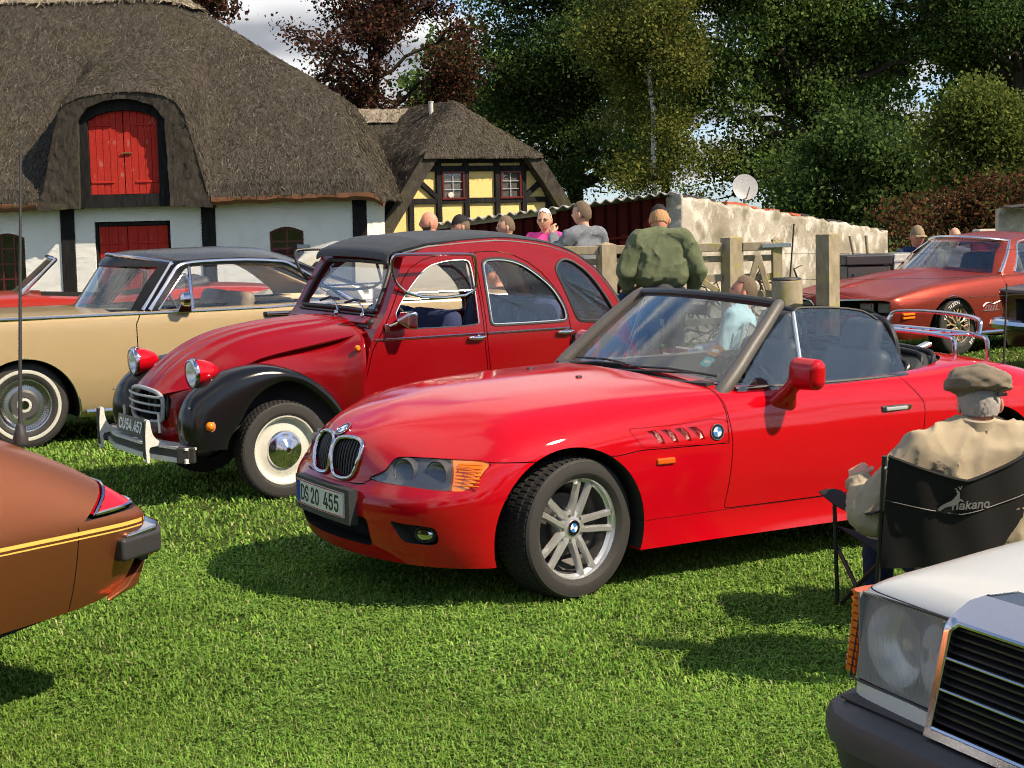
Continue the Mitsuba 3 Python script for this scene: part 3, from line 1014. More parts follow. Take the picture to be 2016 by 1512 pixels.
def lobes(n, cx, cz, rx, rz, r, seed, ry=None, top=None):
    """n lobes filling an ellipse (cx, cz, rx, rz) of the crown"""
    rng = np.random.default_rng(seed)
    out = []
    while len(out) < n:
        p = rng.uniform(-1, 1, 3)
        if (p ** 2).sum() > 1:
            continue
        out.append((cx + p[0] * rx, p[1] * (ry or rx), cz + p[2] * rz, r * rng.uniform(.7, 1.25)))
    return out


G0 = -.36
tree('copper_beech', 'copper beech with purple brown leaves rising between the barn and the green trees', 'tree', (-4.3, 58, G0), 11.5, lobes(26, .5, 7.3, 2.5, 3.0, .85, 1, 1.8) + [(-1.9, 0, 7.6, .6), (-2.5, 0, 8.1, .4), (2.6, 0, 6.3, .8), (2.9, 0, 8.0, .6), (1.2, 0, 10.3, .5), (-.9, 0, 10.0, .5), (0, 0, 4.2, 1.2), (1.5, 0, 4.4, 1.2), (2.6, 0, 4.6, 1.1), (-1.2, 0, 4.6, 1.1)], 34000, .125, COPPER_LEAF, 31, .2, spread=.26)
tree('copper_beech', 'purple leaved treetop peeping over the barn ridge at the top edge of the view', 'tree', (-10.3, 58, G0), 12.0, lobes(10, .0, 9.6, 1.3, 1.6, .8, 2), 9000, .15, COPPER_LEAF, 32, .18)
tree('oak_tree', 'tall dark green broadleaf tree behind the yellow cottage', 'tree', (2.3, 60, G0), 14, lobes(44, -.3, 8.0, 3.1, 4.2, 1.15, 3, 2.6) + lobes(16, .8, 3.6, 2.7, 1.5, .8, 4), 88000, .118, GREEN_DARK, 33, .34, spread=.34)
tree('birch_tree', 'yellowish green birch with a white trunk', 'tree', (4.3, 52, G0), 13, lobes(34, -.2, 7.2, 1.35, 4.6, .75, 5, 1.3) + lobes(14, .4, 3.2, 1.9, 1.5, .55, 6), 46000, .095, BIRCH_LEAF, 34, .11, 'birch_bark', spread=.26, limbs=False)
tree('ash_tree', 'broad green tree whose dark trunk and boughs show through its crown', 'tree', (9.4, 54, G0), 14, lobes(60, -.4, 7.6, 4.4, 4.2, .95, 7, 2.2) + lobes(12, -.6, 3.4, 3.2, 1.2, .7, 8), 84000, .118, GREEN_MID, 35, .36, spread=.36)
tree('lime_tree', 'dark tree filling the top right corner of the view', 'tree', (15.2, 53, G0), 14, lobes(34, .2, 8.6, 3.4, 3.6, 1.1, 9, 2.4), 56000, .12, GREEN_DARK, 36, .3, spread=.36)
tree('hazel_bush', 'dense dark green bush standing behind the concrete shed wall', 'bush', (7.6, 40, G0), 4.2, lobes(26, .1, 2.7, 1.7, 1.5, .6, 10, 1.2), 24000, .11, GREEN_DARK, 37, .07, spread=.22)
tree('elder_shrub', 'tall sunlit light green shrub rising above the ivy bank', 'bush', (9.4, 36, G0), 5.0, lobes(26, .1, 3.1, 1.0, 1.25, .42, 11, .9) + [(-.9, 0, 3.3, .35), (.2, 0, 4.35, .35), (1.2, 0, 3.4, .4)], 22000, .085, SHRUB_LEAF, 38, .06, spread=.20)
tree('elder_shrub', 'lower light green shrub at the right edge above the rubble', 'bush', (12.0, 37, G0), 4.0, lobes(16, .0, 2.2, 1.3, .9, .45, 12, .9), 14000, .085, SHRUB_LEAF, 39, .06, spread=.22)
tree('rusty_bush', 'reddish brown and green tangle of creeper on the bank beside the wall', 'bush', (8.6, 33.2, G0), 2.6, lobes(34, .4, 1.45, 2.1, .9, .42, 13, .9), 24000, .085, RUST_LEAF, 40, .05, spread=.2)
tree('rusty_bush', 'reddish brown tangle of creeper at the right edge above the red car', 'bush', (12.4, 33.5, G0), 2.4, lobes(30, .2, 1.5, 2.2, .9, .42, 14, .9), 22000, .085, RUST_LEAF, 41, .05, spread=.2)
for k, (x, y, h, sd) in enumerate(((-1.5, 70, 10, 51), (6.4, 72, 11, 52), (12.5, 70, 11, 53), (18.5, 66, 12, 54))):
    tree('background_tree', ('far tree seen through the gaps beside the copper beech', 'far tree seen through the gaps behind the birch', 'far tree seen through the gaps behind the broad green tree', 'far tree at the right edge of the tree row')[k], 'tree', (x, y, G0), h, lobes(26, 0, h * .62, 3.0, h * .33, 1.1, sd), 9000, .28, GREEN_DARK, sd, .25, spread=.4)
# trees behind the photographer, mirrored in windows and paint
for k, (x, y, h) in enumerate(((-14, -26, 9), (-4, -30, 10), (7, -28, 9), (17, -24, 10), (27, -16, 9))):
    tree('meadow_tree', ('round tree at the left end of the row behind the viewer', 'second round tree from the left behind the viewer', 'middle round tree of the row behind the viewer', 'fourth round tree of the row behind the viewer', 'round tree at the right end of the row behind the viewer')[k], 'tree', (x, y, 0), h, lobes(14, 0, h * .6, 3.2, h * .32, 1.5, 70 + k), 5000, .42, GREEN_MID, 80 + k, .3, limbs=False, spread=.6, group='trees behind the viewer')

# ------------------------------------------------------------------ mown grass
def build_grass():
    rng = np.random.default_rng(77)
    out, cols = [], []
    base = np.array([(.108, .200, .030), (.084, .172, .026), (.140, .230, .044), (.060, .128, .022), (.180, .245, .066), (.25, .25, .125)])
    pr = np.array([.26, .25, .20, .17, .09, .03])

    def band(y0, y1, n, hgt, wd):
        y = np.sqrt(rng.uniform(y0 ** 2, y1 ** 2, n))
        x = rng.uniform(-.312, .312, n) * y
        q = np.stack([x, y, 0 * x], 1)
        clump = meshkit.fbm(q * 5.5, 3, 2)
        patch = meshkit.fbm(q * 1.3 + 7, 3, 5)
        keep = rng.random(n) < .42 + .9 * clump
        q, clump, patch = q[keep], clump[keep], patch[keep]
        n = len(q)
        h = hgt * rng.uniform(.45, 1.25, n) * (.6 + .8 * clump)
        a = rng.uniform(0, 2 * np.pi, n)
        lean = rng.uniform(.4, 1.9, n)
        d = np.stack([np.cos(a), np.sin(a), 0 * a], 1)
        sd = np.stack([-np.sin(a), np.cos(a), 0 * a], 1) * (wd * rng.uniform(.6, 1.3, n))[:, None]
        q[:, 2] = ground_z(q[:, 0], q[:, 1])
        up = np.array([0, 0, 1.0])
        m_ = q + up * (h * .62)[:, None] + d * (h * lean * .28)[:, None]
        t = q + up * (h * (1.05 - .28 * lean))[:, None] + d * (h * lean * .85)[:, None]
        V = np.stack([q - sd, q + sd, m_ + sd * .85, m_ - sd * .85, t], 1).reshape(-1, 3)
        i = np.arange(n)[:, None] * 5
        F = np.vstack([i + [0, 1, 2], i + [0, 2, 3], i + [3, 2, 4]])
        c = base[rng.choice(len(base), n, p=pr)] * rng.uniform(.98, 1.55, (n, 1)) * (.66 + .76 * patch)[:, None]
        return (V, F), np.repeat(c, 5, 0)

    def clover(y0, y1, n):
        y = np.sqrt(rng.uniform(y0 ** 2, y1 ** 2, n * 3))
        x = rng.uniform(-.312, .312, n * 3) * y
        q = np.stack([x, y, 0 * x], 1)
        k = meshkit.fbm(q * 2.6 + 3, 4, 8) + rng.normal(0, .10, len(q)) > .60
        q = q[k]
        n = len(q)
        q[:, 2] = ground_z(q[:, 0], q[:, 1]) + rng.uniform(.008, .024, n)
        Vs, Fs, Cs = [], [], []
        a0 = rng.uniform(0, 6.28, n)
        r = rng.uniform(.0045, .0085, n)
        V = []
        for j in range(3):
            a = a0 + j * 2.094
            d = np.stack([np.cos(a), np.sin(a), rng.normal(.1, .25, n)], 1) * r[:, None]
            s = np.stack([-np.sin(a), np.cos(a), rng.normal(0, .2, n)], 1) * r[:, None]
            V += [q, q + d * .9 + s * .62, q + d * 1.75, q + d * .9 - s * .62]
        V = np.stack(V, 1).reshape(-1, 3)
        i = np.arange(n)[:, None] * 12
        F = np.vstack([i + [4 * j + a for a in t] for j in range(3) for t in ((0, 1, 2), (0, 2, 3))])
        c = np.array([.105, .20, .040]) * rng.uniform(.7, 1.5, (n, 1))
        return (V, F), np.repeat(c, 12, 0)
    for args in ((4.0, 6.2, 130000, .025, .0022), (6.2, 9.0, 120000, .027, .0030), (9.0, 14.0, 60000, .032, .0052), (14, 24, 22000, .04, .011)):
        m, c = band(*args)
        out.append(m)
        cols.append(c)
    m, c = clover(4.0, 9.0, 20000)
    out.append(m)
    cols.append(c)
    o = put('grass', join(out), 'blade', smooth=False, color=np.vstack(cols))
    labels[o] = {'label': 'short mown grass with clover between the parked cars', 'category': 'grass', 'kind': 'stuff'}


build_grass()

# ------------------------------------------------------------------ the red roadster
Z3 = Spot(-0.1256, 8.406, 3.67689)
Z3.M = Z3.M @ eul(t=(0, .8, 0)) @ eul(rx=math.radians(-1.5)) @ eul(t=(0, -.8, 0))
Z3C = [
 [(0.8,0,0.185),(0.85,0,0.29),(0.862,0,0.46),(0.825,0,0.535),(0.822,0,0.6),(0.805,0,0.663),(0.777,0,0.711),(0.73,0,0.746)],
 [(0.775,0.26,0.185),(0.825,0.27,0.29),(0.842,0.27,0.46),(0.8,0.26,0.54),(0.794,0.24,0.602),(0.775,0.21,0.671),(0.74,0.15,0.73),(0.645,0,0.785)],
 [(0.7,0.52,0.185),(0.745,0.53,0.29),(0.765,0.53,0.465),(0.715,0.52,0.555),(0.69,0.48,0.624),(0.65,0.42,0.7),(0.605,0.27,0.779),(0.515,0,0.832)],
 [(0.57,0.7,0.185),(0.59,0.715,0.29),(0.6,0.72,0.47),(0.555,0.705,0.575),(0.51,0.655,0.654),(0.47,0.55,0.75),(0.44,0.3,0.824),(0.36,0,0.86)],
 [(0.42,0.785,0.185),(0.41,0.8,0.29),(0.4,0.81,0.48),(0.36,0.8,0.62),(0.33,0.745,0.72),(0.31,0.585,0.808),(0.28,0.31,0.86),(0.2,0,0.883)],
 [(0.05,0.8,0.18),(0.05,0.815,0.29),(0.05,0.83,0.48),(0.05,0.825,0.635),(0.03,0.775,0.755),(0,0.61,0.846),(-0.02,0.32,0.89),(-0.04,0,0.903)],
 [(-0.38,0.8,0.178),(-0.38,0.805,0.29),(-0.38,0.82,0.48),(-0.38,0.82,0.64),(-0.38,0.785,0.775),(-0.38,0.64,0.864),(-0.38,0.33,0.904),(-0.38,0,0.918)],
 [(-0.8,0.8,0.18),(-0.8,0.792,0.3),(-0.8,0.812,0.48),(-0.8,0.818,0.64),(-0.8,0.795,0.785),(-0.8,0.7,0.868),(-0.8,0.36,0.908),(-0.8,0,0.92)],
 [(-1.4,0.8,0.18),(-1.4,0.788,0.3),(-1.4,0.81,0.48),(-1.4,0.815,0.64),(-1.4,0.8,0.76),(-1.4,0.745,0.857),(-1.4,0.4,0.875),(-1.4,0,0.88)],
 [(-2,0.8,0.18),(-2,0.793,0.3),(-2,0.82,0.48),(-2,0.83,0.64),(-2,0.812,0.775),(-2,0.73,0.868),(-2,0.4,0.885),(-2,0,0.89)],
 [(-2.446,0.8,0.19),(-2.446,0.82,0.32),(-2.446,0.845,0.5),(-2.446,0.845,0.65),(-2.446,0.815,0.79),(-2.446,0.69,0.892),(-2.446,0.38,0.91),(-2.446,0,0.915)],
 [(-2.85,0.78,0.24),(-2.85,0.8,0.36),(-2.85,0.82,0.52),(-2.85,0.815,0.66),(-2.85,0.775,0.77),(-2.85,0.64,0.835),(-2.85,0.36,0.85),(-2.85,0,0.855)],
 [(-3.08,0.66,0.27),(-3.12,0.68,0.38),(-3.15,0.68,0.53),(-3.12,0.66,0.66),(-3.1,0.6,0.74),(-3.08,0.45,0.775),(-3.05,0.25,0.785),(-3.02,0,0.79)],
 [(-3.2,0,0.28),(-3.24,0,0.38),(-3.26,0,0.53),(-3.24,0,0.65),(-3.22,0,0.71),(-3.2,0,0.735),(-3.18,0,0.75),(-3.15,0,0.765)]]
z3 = Loft(Z3C, 220, 80, (2.5, 1.5))

def roundel(parent, M, r, ring='black_gloss'):
    """a round enamel badge: black ring, white and blue quarters, bright edge"""
    b = put('badge', lathe([(0, 0), (r * .99, 0), (r, .002), (r * .96, .004), (0, .004)], 40, 'z'), ring, parent, M=M)
    put('rim', lathe([(r * .95, .002), (r * 1.0, .002), (r * 1.0, .0055), (r * .95, .0055), (r * .95, .002)], 40, 'z'), 'chrome', b, M=M)
    put('rim', lathe([(r * .60, .003), (r * .65, .003), (r * .65, .0055), (r * .60, .0055), (r * .60, .003)], 40, 'z'), 'chrome', b, M=M)
    for k in range(4):
        g = np.linspace(k * np.pi / 2, (k + 1) * np.pi / 2, 10)
        p = np.vstack([[0, 0], np.stack([np.cos(g), np.sin(g)], 1) * r * .60])
        put('white_quarter' if k % 2 else 'blue_quarter', prism(p, 'z', .003, .005), 'badge_white' if k % 2 else 'badge_blue', b, M=M, smooth=False)
    return b


def tyre(parent, M, R, rim, w, m='rubber', blocks=64, label=None, bev=0):
    """tyre with a block tread; axis along y, outside towards +y"""
    h, sh = w / 2, (R - rim)
    prof = [(rim - .008, h * .80), (rim + .004, h * .90), (rim + sh * .18, h * .97), (rim + sh * .22, h * .985), (rim + sh * .5, h * 1.0), (rim + sh * .74, h * .95), (rim + sh * .78, h * .955), (rim + sh * .9, h * .86), (R - .012, h * .76), (R - .006, h * .55),
            (R - .004, 0), (R - .006, -h * .55), (R - .012, -h * .76), (rim + sh * .9, -h * .86), (rim + sh * .5, -h), (rim - .008, -h * .80)]
    t = put('tyre', lathe(prof, 72), m, parent, M=M, smooth=40, label=label)
    bl = []
    for k in range(blocks):
        a = (k + .5) * 2 * np.pi / blocks
        ca = 2 * np.pi / blocks * R
        for c, (y0, y1) in enumerate(((-h * .80, -h * .46), (-h * .40, -h * .05), (h * .02, h * .38), (h * .44, h * .80))):
            b = box(-ca * .36, ca * .36, y0, y1, R - .014, R + (-.004 if c in (0, 3) else 0), bev)
            b = xf(b, eul(ry=a + (c % 2) * np.pi / blocks))
            bl.append(b)
        b = xf(box(-ca * .34, ca * .34, h * .80, h * .90, R - .036, R - .012, bev), eul(ry=a))
        bl.append(b)
    put('tread', join(bl), 'tread_rubber', t, M=M, smooth=False, kind='stuff')
    return t


def z3_wheel(car, M):
    w = put('wheel', lathe([(.2165, .060), (.219, .074), (.229, .088), (.2325, .092), (.2325, .086), (.226, .078), (.213, .066), (.206, .056), (.2165, .060)], 72), 'alloy', car, M=M, label='silver alloy wheel with five pairs of spokes')
    put('barrel', lathe([(.150, -.09), (.212, -.085), (.2165, .060), (.206, .056), (.203, -.02), (.150, -.085)], 56), 'disc_steel', w, M=M)
    tyre(w, M, .317, .232, .225, bev=.0015)
    put('brake_disc', lathe([(0, -.05), (.145, -.05), (.145, -.03), (.085, -.03), (.085, .0), (0, .0)], 48), 'disc_steel', w, M=M)
    sp = []
    for k in range(5):
        a = math.pi / 2 * 3 + k * 2 * math.pi / 5
        for s in (-1, 1):
            pts = []
            for r, o, hw, y, th in ((.030, .014, .020, .050, .03), (.075, .022, .0175, .060, .028), (.13, .0275, .0165, .068, .024), (.19, .034, .0165, .074, .020), (.222, .040, .021, .076, .018)):
                pts.append([[r, o * s - hw, y - th], [r, o * s + hw, y - th], [r, o * s + hw * .55, y], [r, o * s - hw * .55, y]])
            pts = np.array(pts)
            segs = [hull(np.vstack([pts[i], pts[i + 1]])) for i in range(4)]
            v = join(segs)
            q = v[0]
            # (radius, offset, depth) -> x, y(depth), z turned by a
            x, z = q[:, 0] * math.cos(a) - q[:, 1] * math.sin(a), q[:, 0] * math.sin(a) + q[:, 1] * math.cos(a)
            sp.append((np.stack([x, q[:, 2], z], 1), v[1][:, ::-1]))
    for k in range(5):
        put('spoke', join(sp[2 * k:2 * k + 2]), 'alloy', w, M=M, smooth=25)
    put('hub', lathe([(0, .058), (.034, .058), (.040, .056), (.070, .050), (.078, .03), (.078, -.02), (0, -.02)], 40), 'alloy', w, M=M)
    for k in range(5):
        a = math.pi / 2 * 3 + (k + .5) * 2 * math.pi / 5
        put('bolt', move(lathe([(0, .050), (.008, .050), (.010, .048), (.010, .03), (0, .03)], 12), .056 * math.cos(a), .004, .056 * math.sin(a)), 'disc_steel', w, M=M)
    roundel(w, M @ eul(rx=-math.pi / 2, t=(0, .057, 0)), .034)
    return w


def build_roadster():
    car = thing('roadster', 'glossy red two seat roadster with its top down and silver spoked wheels', 'car')
    M = Z3.M
    B = z3.man
    C_ = lambda *a: man(cyl(*a))
    for x, r in ((.05, .385), (-2.446, .385)):
        for s in (1, -1):
            B = B - C_(x, .300, r, *sorted((s * .50, s * 1.1)))
    # the open cockpit and the well behind the seats
    pit = smoothpoly([(-.88, 0), (-.90, .50), (-1.0, .68), (-1.5, .705), (-1.95, .69), (-2.2, .64), (-2.42, .50), (-2.48, .25), (-2.48, -.25), (-2.42, -.50), (-2.2, -.64), (-1.95, -.69), (-1.5, -.705), (-1.0, -.68), (-.90, -.50)], 5)
    deep = [(-.95, -.62), (-.95, .62), (-2.02, .62), (-2.02, -.62)]
    B = B - man(prism(pit, 'z', .70, 1.4)) - man(prism(deep, 'z', .25, .9))
    # headlamps: pockets closed by clear covers
    hl = smoothpoly([(.782, .549), (.745, .592), (.718, .628), (.687, .649), (.613, .652), (.52, .650), (.434, .644), (.455, .614), (.495, .57), (.530, .541), (.56, .533), (.64, .534), (.70, .540)], 4)
    # outline stands in (x, z); its prism runs along y, the lamp wraps the corner
    cut = man(prism(off(hl, .004), 'y', .26, .9))
    inner = z3.man.scale((.955, .955, .955)).translate((.012, 0, .022))
    pocket = cut - inner
    pocket = pocket + pocket.mirror((0, 1, 0))
    lens = man(prism(hl, 'y', .26, .9)) ^ z3.man
    # panels
    seam = [(1.0, .508), (.83, .510), (.80, .525), (.76, .575), (.70, .62), (.60, .645), (.45, .645), (.33, .642), (.20, .636), (-.19, .628), (-.31, .641), (-.55, .636), (-.803, .632)]
    hoodp = seam + [(-.80, .76), (-.785, .86), (-.79, 1.2), (1.0, 1.2)]
    hood = B ^ man(prism(off(hoodp, -.0022), 'y', -1.2, 1.2))
    rest = B - man(prism(off(hoodp, .0022), 'y', -1.2, 1.2))
    cb = man(prism([(-.79, -.66), (-.86, -.64), (-.84, 0), (-.86, .64), (-.79, .66), (-.70, .45), (-.655, 0), (-.70, -.45)], 'z', .80, 1.2))
    hood = hood - cb
    door = smoothpoly([(-.787, .90), (-.809, .757), (-.824, .632), (-.814, .474), (-.795, .345), (-.82, .324), (-1.43, .322), (-1.80, .326), (-1.90, .37), (-1.97, .48), (-1.996, .58), (-2.006, .685), (-1.994, .747), (-1.93, .82), (-1.87, .90)], 4)
    doors = []
    for s in (1, -1):
        y = sorted((s * .64, s * 1.1))
        doors.append(rest ^ man(prism(off(door, -.0022), 'y', *y)))
        rest = rest - man(prism(off(door, .0022), 'y', *sorted((s * .62, s * 1.1))))
    sillp = [(-.30, .0), (-.30, .317), (-2.10, .317), (-2.10, 0)]
    sill = rest ^ man(prism(sillp, 'y', -1, 1)) ^ man(prism([(-.2, .55), (-2.2, .55), (-2.2, 1), (-.2, 1)], 'z', 0, .5))
    groove = man(prism([(-.2, .3155), (-.2, .3195), (-2.2, .3195), (-2.2, .3155)], 'y', .60, 1.1))
    rest = rest - groove
    gill = [(-.253, .736), (-.795, .737), (-.803, .640), (-.325, .648)]
    gillp = smoothpoly([(-.262, .733), (-.30, .7365), (-.55, .738), (-.786, .738), (-.797, .69), (-.797, .645), (-.55, .645), (-.34, .650), (-.318, .660), (-.285, .700)], 3)
    gp = man(prism(gillp, 'y', .70, 1.1))
    gpart = hood ^ gp
    hood = hood - man(prism(off(gillp, .002), 'y', .74, 1.1))
    for k in range(4):
        x = -.335 - .075 * k
        wedge = hull([[x, .86, .722], [x - .075, .86, .66], [x - .018, .86, .722], [x - .093, .86, .66], [x - .062, .78, .722], [x - .137, .845, .66], [x - .062, .86, .722], [x - .137, .86, .66], [x - .02, .785, .722], [x - .09, .79, .66]])
        gpart = gpart - man(wedge).translate((0, .006, 0))
    # nose openings
    rest = rest - man(rbox(.70, 1.0, -.355, .355, .255, .385, .03))
    fog = smoothpoly([(.49, .385), (.56, .382), (.655, .374), (.672, .345), (.66, .300), (.60, .296), (.54, .304), (.515, .34)], 4)
    fogs = man(prism(fog, 'x', .50, 1.0))
    fogcut = fogs - z3.man.scale((.93, .93, 1)).translate((.01, 0, .0))
    rest = rest - fogcut - fogcut.mirror((0, 1, 0))
    kid = [smoothpoly([(.010, .672), (.045, .700), (.12, .706), (.195, .697), (.226, .66), (.222, .605), (.200, .555), (.15, .531), (.08, .529), (.030, .545), (.010, .60)], 4)]
    kidh = man(prism(kid[0], 'x', .60, 1.1))
    kidcut = kidh - z3.man.scale((.94, .94, 1)).translate((.0, 0, 0))
    hood = hood - kidcut - kidcut.mirror((0, 1, 0)) - pocket
    rest = rest - kidcut - kidcut.mirror((0, 1, 0)) - pocket
    # rear lid line, number plate recess is out of sight
    def paint(name, S, m='red_paint', parent=car, lined=True, **k):
        a, b = z3.split(arr(S), .012 if lined else 9)
        q, n = z3.shade(a)
        o = put(name, q, m, parent, M=M, normals=n, **k)
        if lined and len(b[1]):
            put('dark_pocket', b, 'cavity', o if '__' not in o[len(car) + 2:] else parent, M=M, smooth=False)  # faces of cut pockets and gaps, darkened in colour as if shaded
        return o
    paint('body', rest)
    hd = paint('bonnet', hood)
    paint('side_gill', gpart, parent=hd, lined=False)
    gm = gpart.mirror((0, 1, 0))
    paint('side_gill', gm, parent=hd, lined=False)
    dk = [paint('door', d) for d in doors]
    paint('side_skirt', sill)
    # headlamps
    for s in (1, -1):
        S = np.diag([1.0, s, 1, 1])
        q, n = z3.shade(xf(arr(lens), S))
        v = q[0].reshape(-1, 3, 3)
        d = z3.tree.query(v.mean(1))[0]
        fn = np.cross(v[:, 1] - v[:, 0], v[:, 2] - v[:, 0])
        fn /= np.linalg.norm(fn, axis=1, keepdims=True) + 1e-12
        ok = (d < .03) & ((fn * n.reshape(-1, 3, 3).mean(1)).sum(1) > .8) & (np.linalg.norm(n.reshape(-1, 3, 3).mean(1) - fn, axis=1) < .35)
        skin = v[ok]
        h = put('headlight', (skin.reshape(-1, 3), np.arange(len(skin) * 3).reshape(-1, 3)), 'lens_clear', car, M=M, normals=n.reshape(-1, 3, 3)[ok].reshape(-1, 3))
        for (x, y, z, r) in ((.690, .470, .594, .050), (.600, .600, .594, .048)):
            Q = frame((x, s * y, z), (0, 1, 0), (.90, .44 * s, .05))
            put('reflector', xf(lathe([(r * 1.08, .012), (r, .010), (r * .9, -.012), (r * .62, -.032), (r * .25, -.042), (0, -.044)], 32, 'z'), Q), 'mirror_metal', h, M=M)
            put('bezel', xf(lathe([(r * 1.0, .012), (r * 1.12, .015), (r * 1.16, .0), (r * 1.16, -.03)], 32, 'z'), Q), 'grey_plastic', h, M=M)
        amb = (cut ^ z3.man.scale((.988, .988, .995)).translate((.003, 0, .003)))
        reg = man(prism([(.533, .66), (.585, .53), (.30, .50), (.30, .70)], 'y', .2, 1.0))
        q2, n2 = z3.shade(xf(arr(amb ^ reg), S), reach=.06)
        put('indicator', q2, 'amber_lens', h, M=M, normals=n2)
        put('ribs', join([xf(tube(np.array([[.53 + (.645 - z) * .44 - .012 - t * .085, .648 + t * .098 + (.645 - z) * .35, z] for t in np.linspace(0, .85, 6)]) + [.012, .012, 0], .0032, 5), S) for z in np.linspace(.552, .636, 7)]), 'amber_lens', h, M=M)
        hou = (cut ^ z3.man.scale((.966, .966, .99)).translate((.008, 0, .006))) - reg
        q3, n3 = z3.shade(xf(arr(hou), S), reach=.08)
        put('housing', q3, 'lamp_dark', h, M=M, normals=n3)
    # fog lamps
    for s in (1, -1):
        Q = frame((.665, s * .607, .338), (0, 1, 0), (.86, .5 * s, 0))
        fl = put('fog_light', xf(lathe([(0, .028), (.03, .024), (.043, .012), (.045, 0), (.0, 0)], 28, 'z'), Q @ np.diag([1.0, .72, 1, 1])), 'chrome', car, M=M)
        put('bezel', xf(lathe([(.044, .010), (.050, .016), (.056, .0)], 28, 'z'), Q @ np.diag([1.0, .72, 1, 1])), 'black_plastic', fl, M=M)
    # kidney grilles: bright frames and upright slats
    for s in (1, -1):
        o = kid[0]
        out = []
        for y, z in o:
            x = z3_front(y, z)
            out.append([x + .006, s * y, z])
        g = put('grille', tube(smoothpoly(out, 3), .0105, 10, closed=True), 'chrome', car, M=M)
        ring = Polygon(o)
        for k in range(9):
            y = .026 + k * .0225
            zz = [z for z in np.linspace(.53, .705, 60) if ring.buffer(-.008).contains(__import__('shapely').geometry.Point(y, z))]
            if len(zz) < 6:
                continue
            zs = np.linspace(zz[0], zz[-1], 7)
            put('slat', tube([[z3_front(y, z) - .012, s * y, z] for z in zs], .0042, 6), 'black_satin', g, M=M)
    roundel(car, M @ frame((z3_front(.0, .728) + .003, 0, .728), (0, 1, 0), (.55, 0, .83)), .041)
    roundel(car, M @ frame((-.735, .8145, .689), (-1, 0, 0), (0, .99, .1)), .037)
    # plate with its holder
    def arc(y):
        return .884 - .12 * y * y
    def strip(y0, y1, z0, z1, t0, t1):
        y = np.linspace(y0, y1, 13)
        P = []
        for a in y:
            P.append([[arc(a) + t0, a, z0], [arc(a) + t1, a, z0], [arc(a) + t1, a, z1], [arc(a) + t0, a, z1]])
        P = np.array(P)
        V = P.reshape(-1, 3)
        F = []
        for i in range(len(y) - 1):
            for k in range(4):
                l = (k + 1) % 4
                F += [[i * 4 + k, i * 4 + l, (i + 1) * 4 + l], [i * 4 + k, (i + 1) * 4 + l, (i + 1) * 4 + k]]
        F += [[0, 2, 1], [0, 3, 2], [(len(y) - 1) * 4, (len(y) - 1) * 4 + 1, (len(y) - 1) * 4 + 2], [(len(y) - 1) * 4, (len(y) - 1) * 4 + 2, (len(y) - 1) * 4 + 3]]
        return (V, np.array(F))
    put('plate_holder', strip(-.275, .290, .345, .500, -.04, .004), 'black_plastic', car, M=M, smooth=30)
    pl = put('number_plate', strip(-.252, .252, .372, .484, .004, .0085), 'plate_white', car, M=M, smooth=30)
    for z0, z1 in ((.374, .378), (.478, .482)):
        put('edge_line', strip(-.247, .247, z0, z1, .007, .0092), 'plate_red', pl, M=M, smooth=30)
    for y0 in (-.249, .245):
        put('edge_line', strip(y0, y0 + .004, .374, .482, .007, .0092), 'plate_red', pl, M=M, smooth=30)
    put('country_strip', strip(-.243, -.205, .380, .476, .007, .0094), 'plate_blue', pl, M=M, smooth=30)
    def lettering(txt, w, h, y, z, m, nm='lettering', d=.0018):
        v, f = text_on(txt, h, w, d, np.eye(4))
        t = trimesh.Trimesh(v, f)
        v = np.asarray(t.vertices)
        v2 = np.stack([arc(y + v[:, 0]) + .0082 + v[:, 2], y + v[:, 0], z + v[:, 1]], 1)
        put(nm, (v2, np.asarray(t.faces)), m, pl, M=M, smooth=False)
    lettering('DS', .088, .076, -.150, .428, 'ink_black')
    lettering('20', .088, .076, -.035, .428, 'ink_black')
    lettering('455', .150, .076, .130, .428, 'ink_black')
    # chrome handle, marker lamp, mirror
    hnd = put('handle', rbox(-1.925, -1.73, .800, .822, .697, .732, .010), 'black_satin', dk[0], M=M)
    put('grip', rbox(-1.895, -1.755, .815, .829, .705, .724, .006), 'grey_paint', dk[0], M=M)
    put('lock', move(lathe([(0, .01), (.010, .01), (.011, 0), (0, 0)], 16), -1.905, .820, .716), 'chrome', dk[0], M=M)
    put('side_marker', rbox(-.492, -.392, .800, .832, .567, .596, .008), 'dark_amber_lens', car, M=M)
    for s in (1, -1):
        S = np.diag([1.0, s, 1, 1])
        mm = chain({'a': (-1.10, .775, .792, .030), 'b': (-1.17, .80, .785, .026), 'c': (-1.135, .845, .845, .032), 'd': (-1.150, .875, .880, .034), 'e': (-1.155, .885, .938, .040), 'f': (-1.155, .905, .888, .036), 'g': (-1.165, 1.02, .938, .038), 'h': (-1.165, 1.02, .895, .036)},
                   [('a', 'b'), ('a', 'c'), ('b', 'c'), ('c', 'd'), ('d', 'e'), ('d', 'f'), ('e', 'g'), ('f', 'h'), ('g', 'h'), ('e', 'f'), ('e', 'h'), ('f', 'g')])
        mm = soft(mm + man(hull(np.vstack([ball(.040, c, n=2)[0] for c in ((-1.155, .89, .935), (-1.155, .905, .888), (-1.165, 1.015, .935), (-1.165, 1.015, .893))]))), .012, 10)
        mm2 = ((mm[0] - [-1.10, .775, .792]) * [1.18, .86, 1.18] + [-1.10, .775, .792], mm[1])
        o = put('mirror', xf(mm2, S), 'red_paint', dk[0] if s > 0 else dk[1], M=M, smooth=60)
        put('glass', xf(rbox(-1.222, -1.214, .87, .985, .895, .98, .004), S), 'mirror_metal', o, M=M)
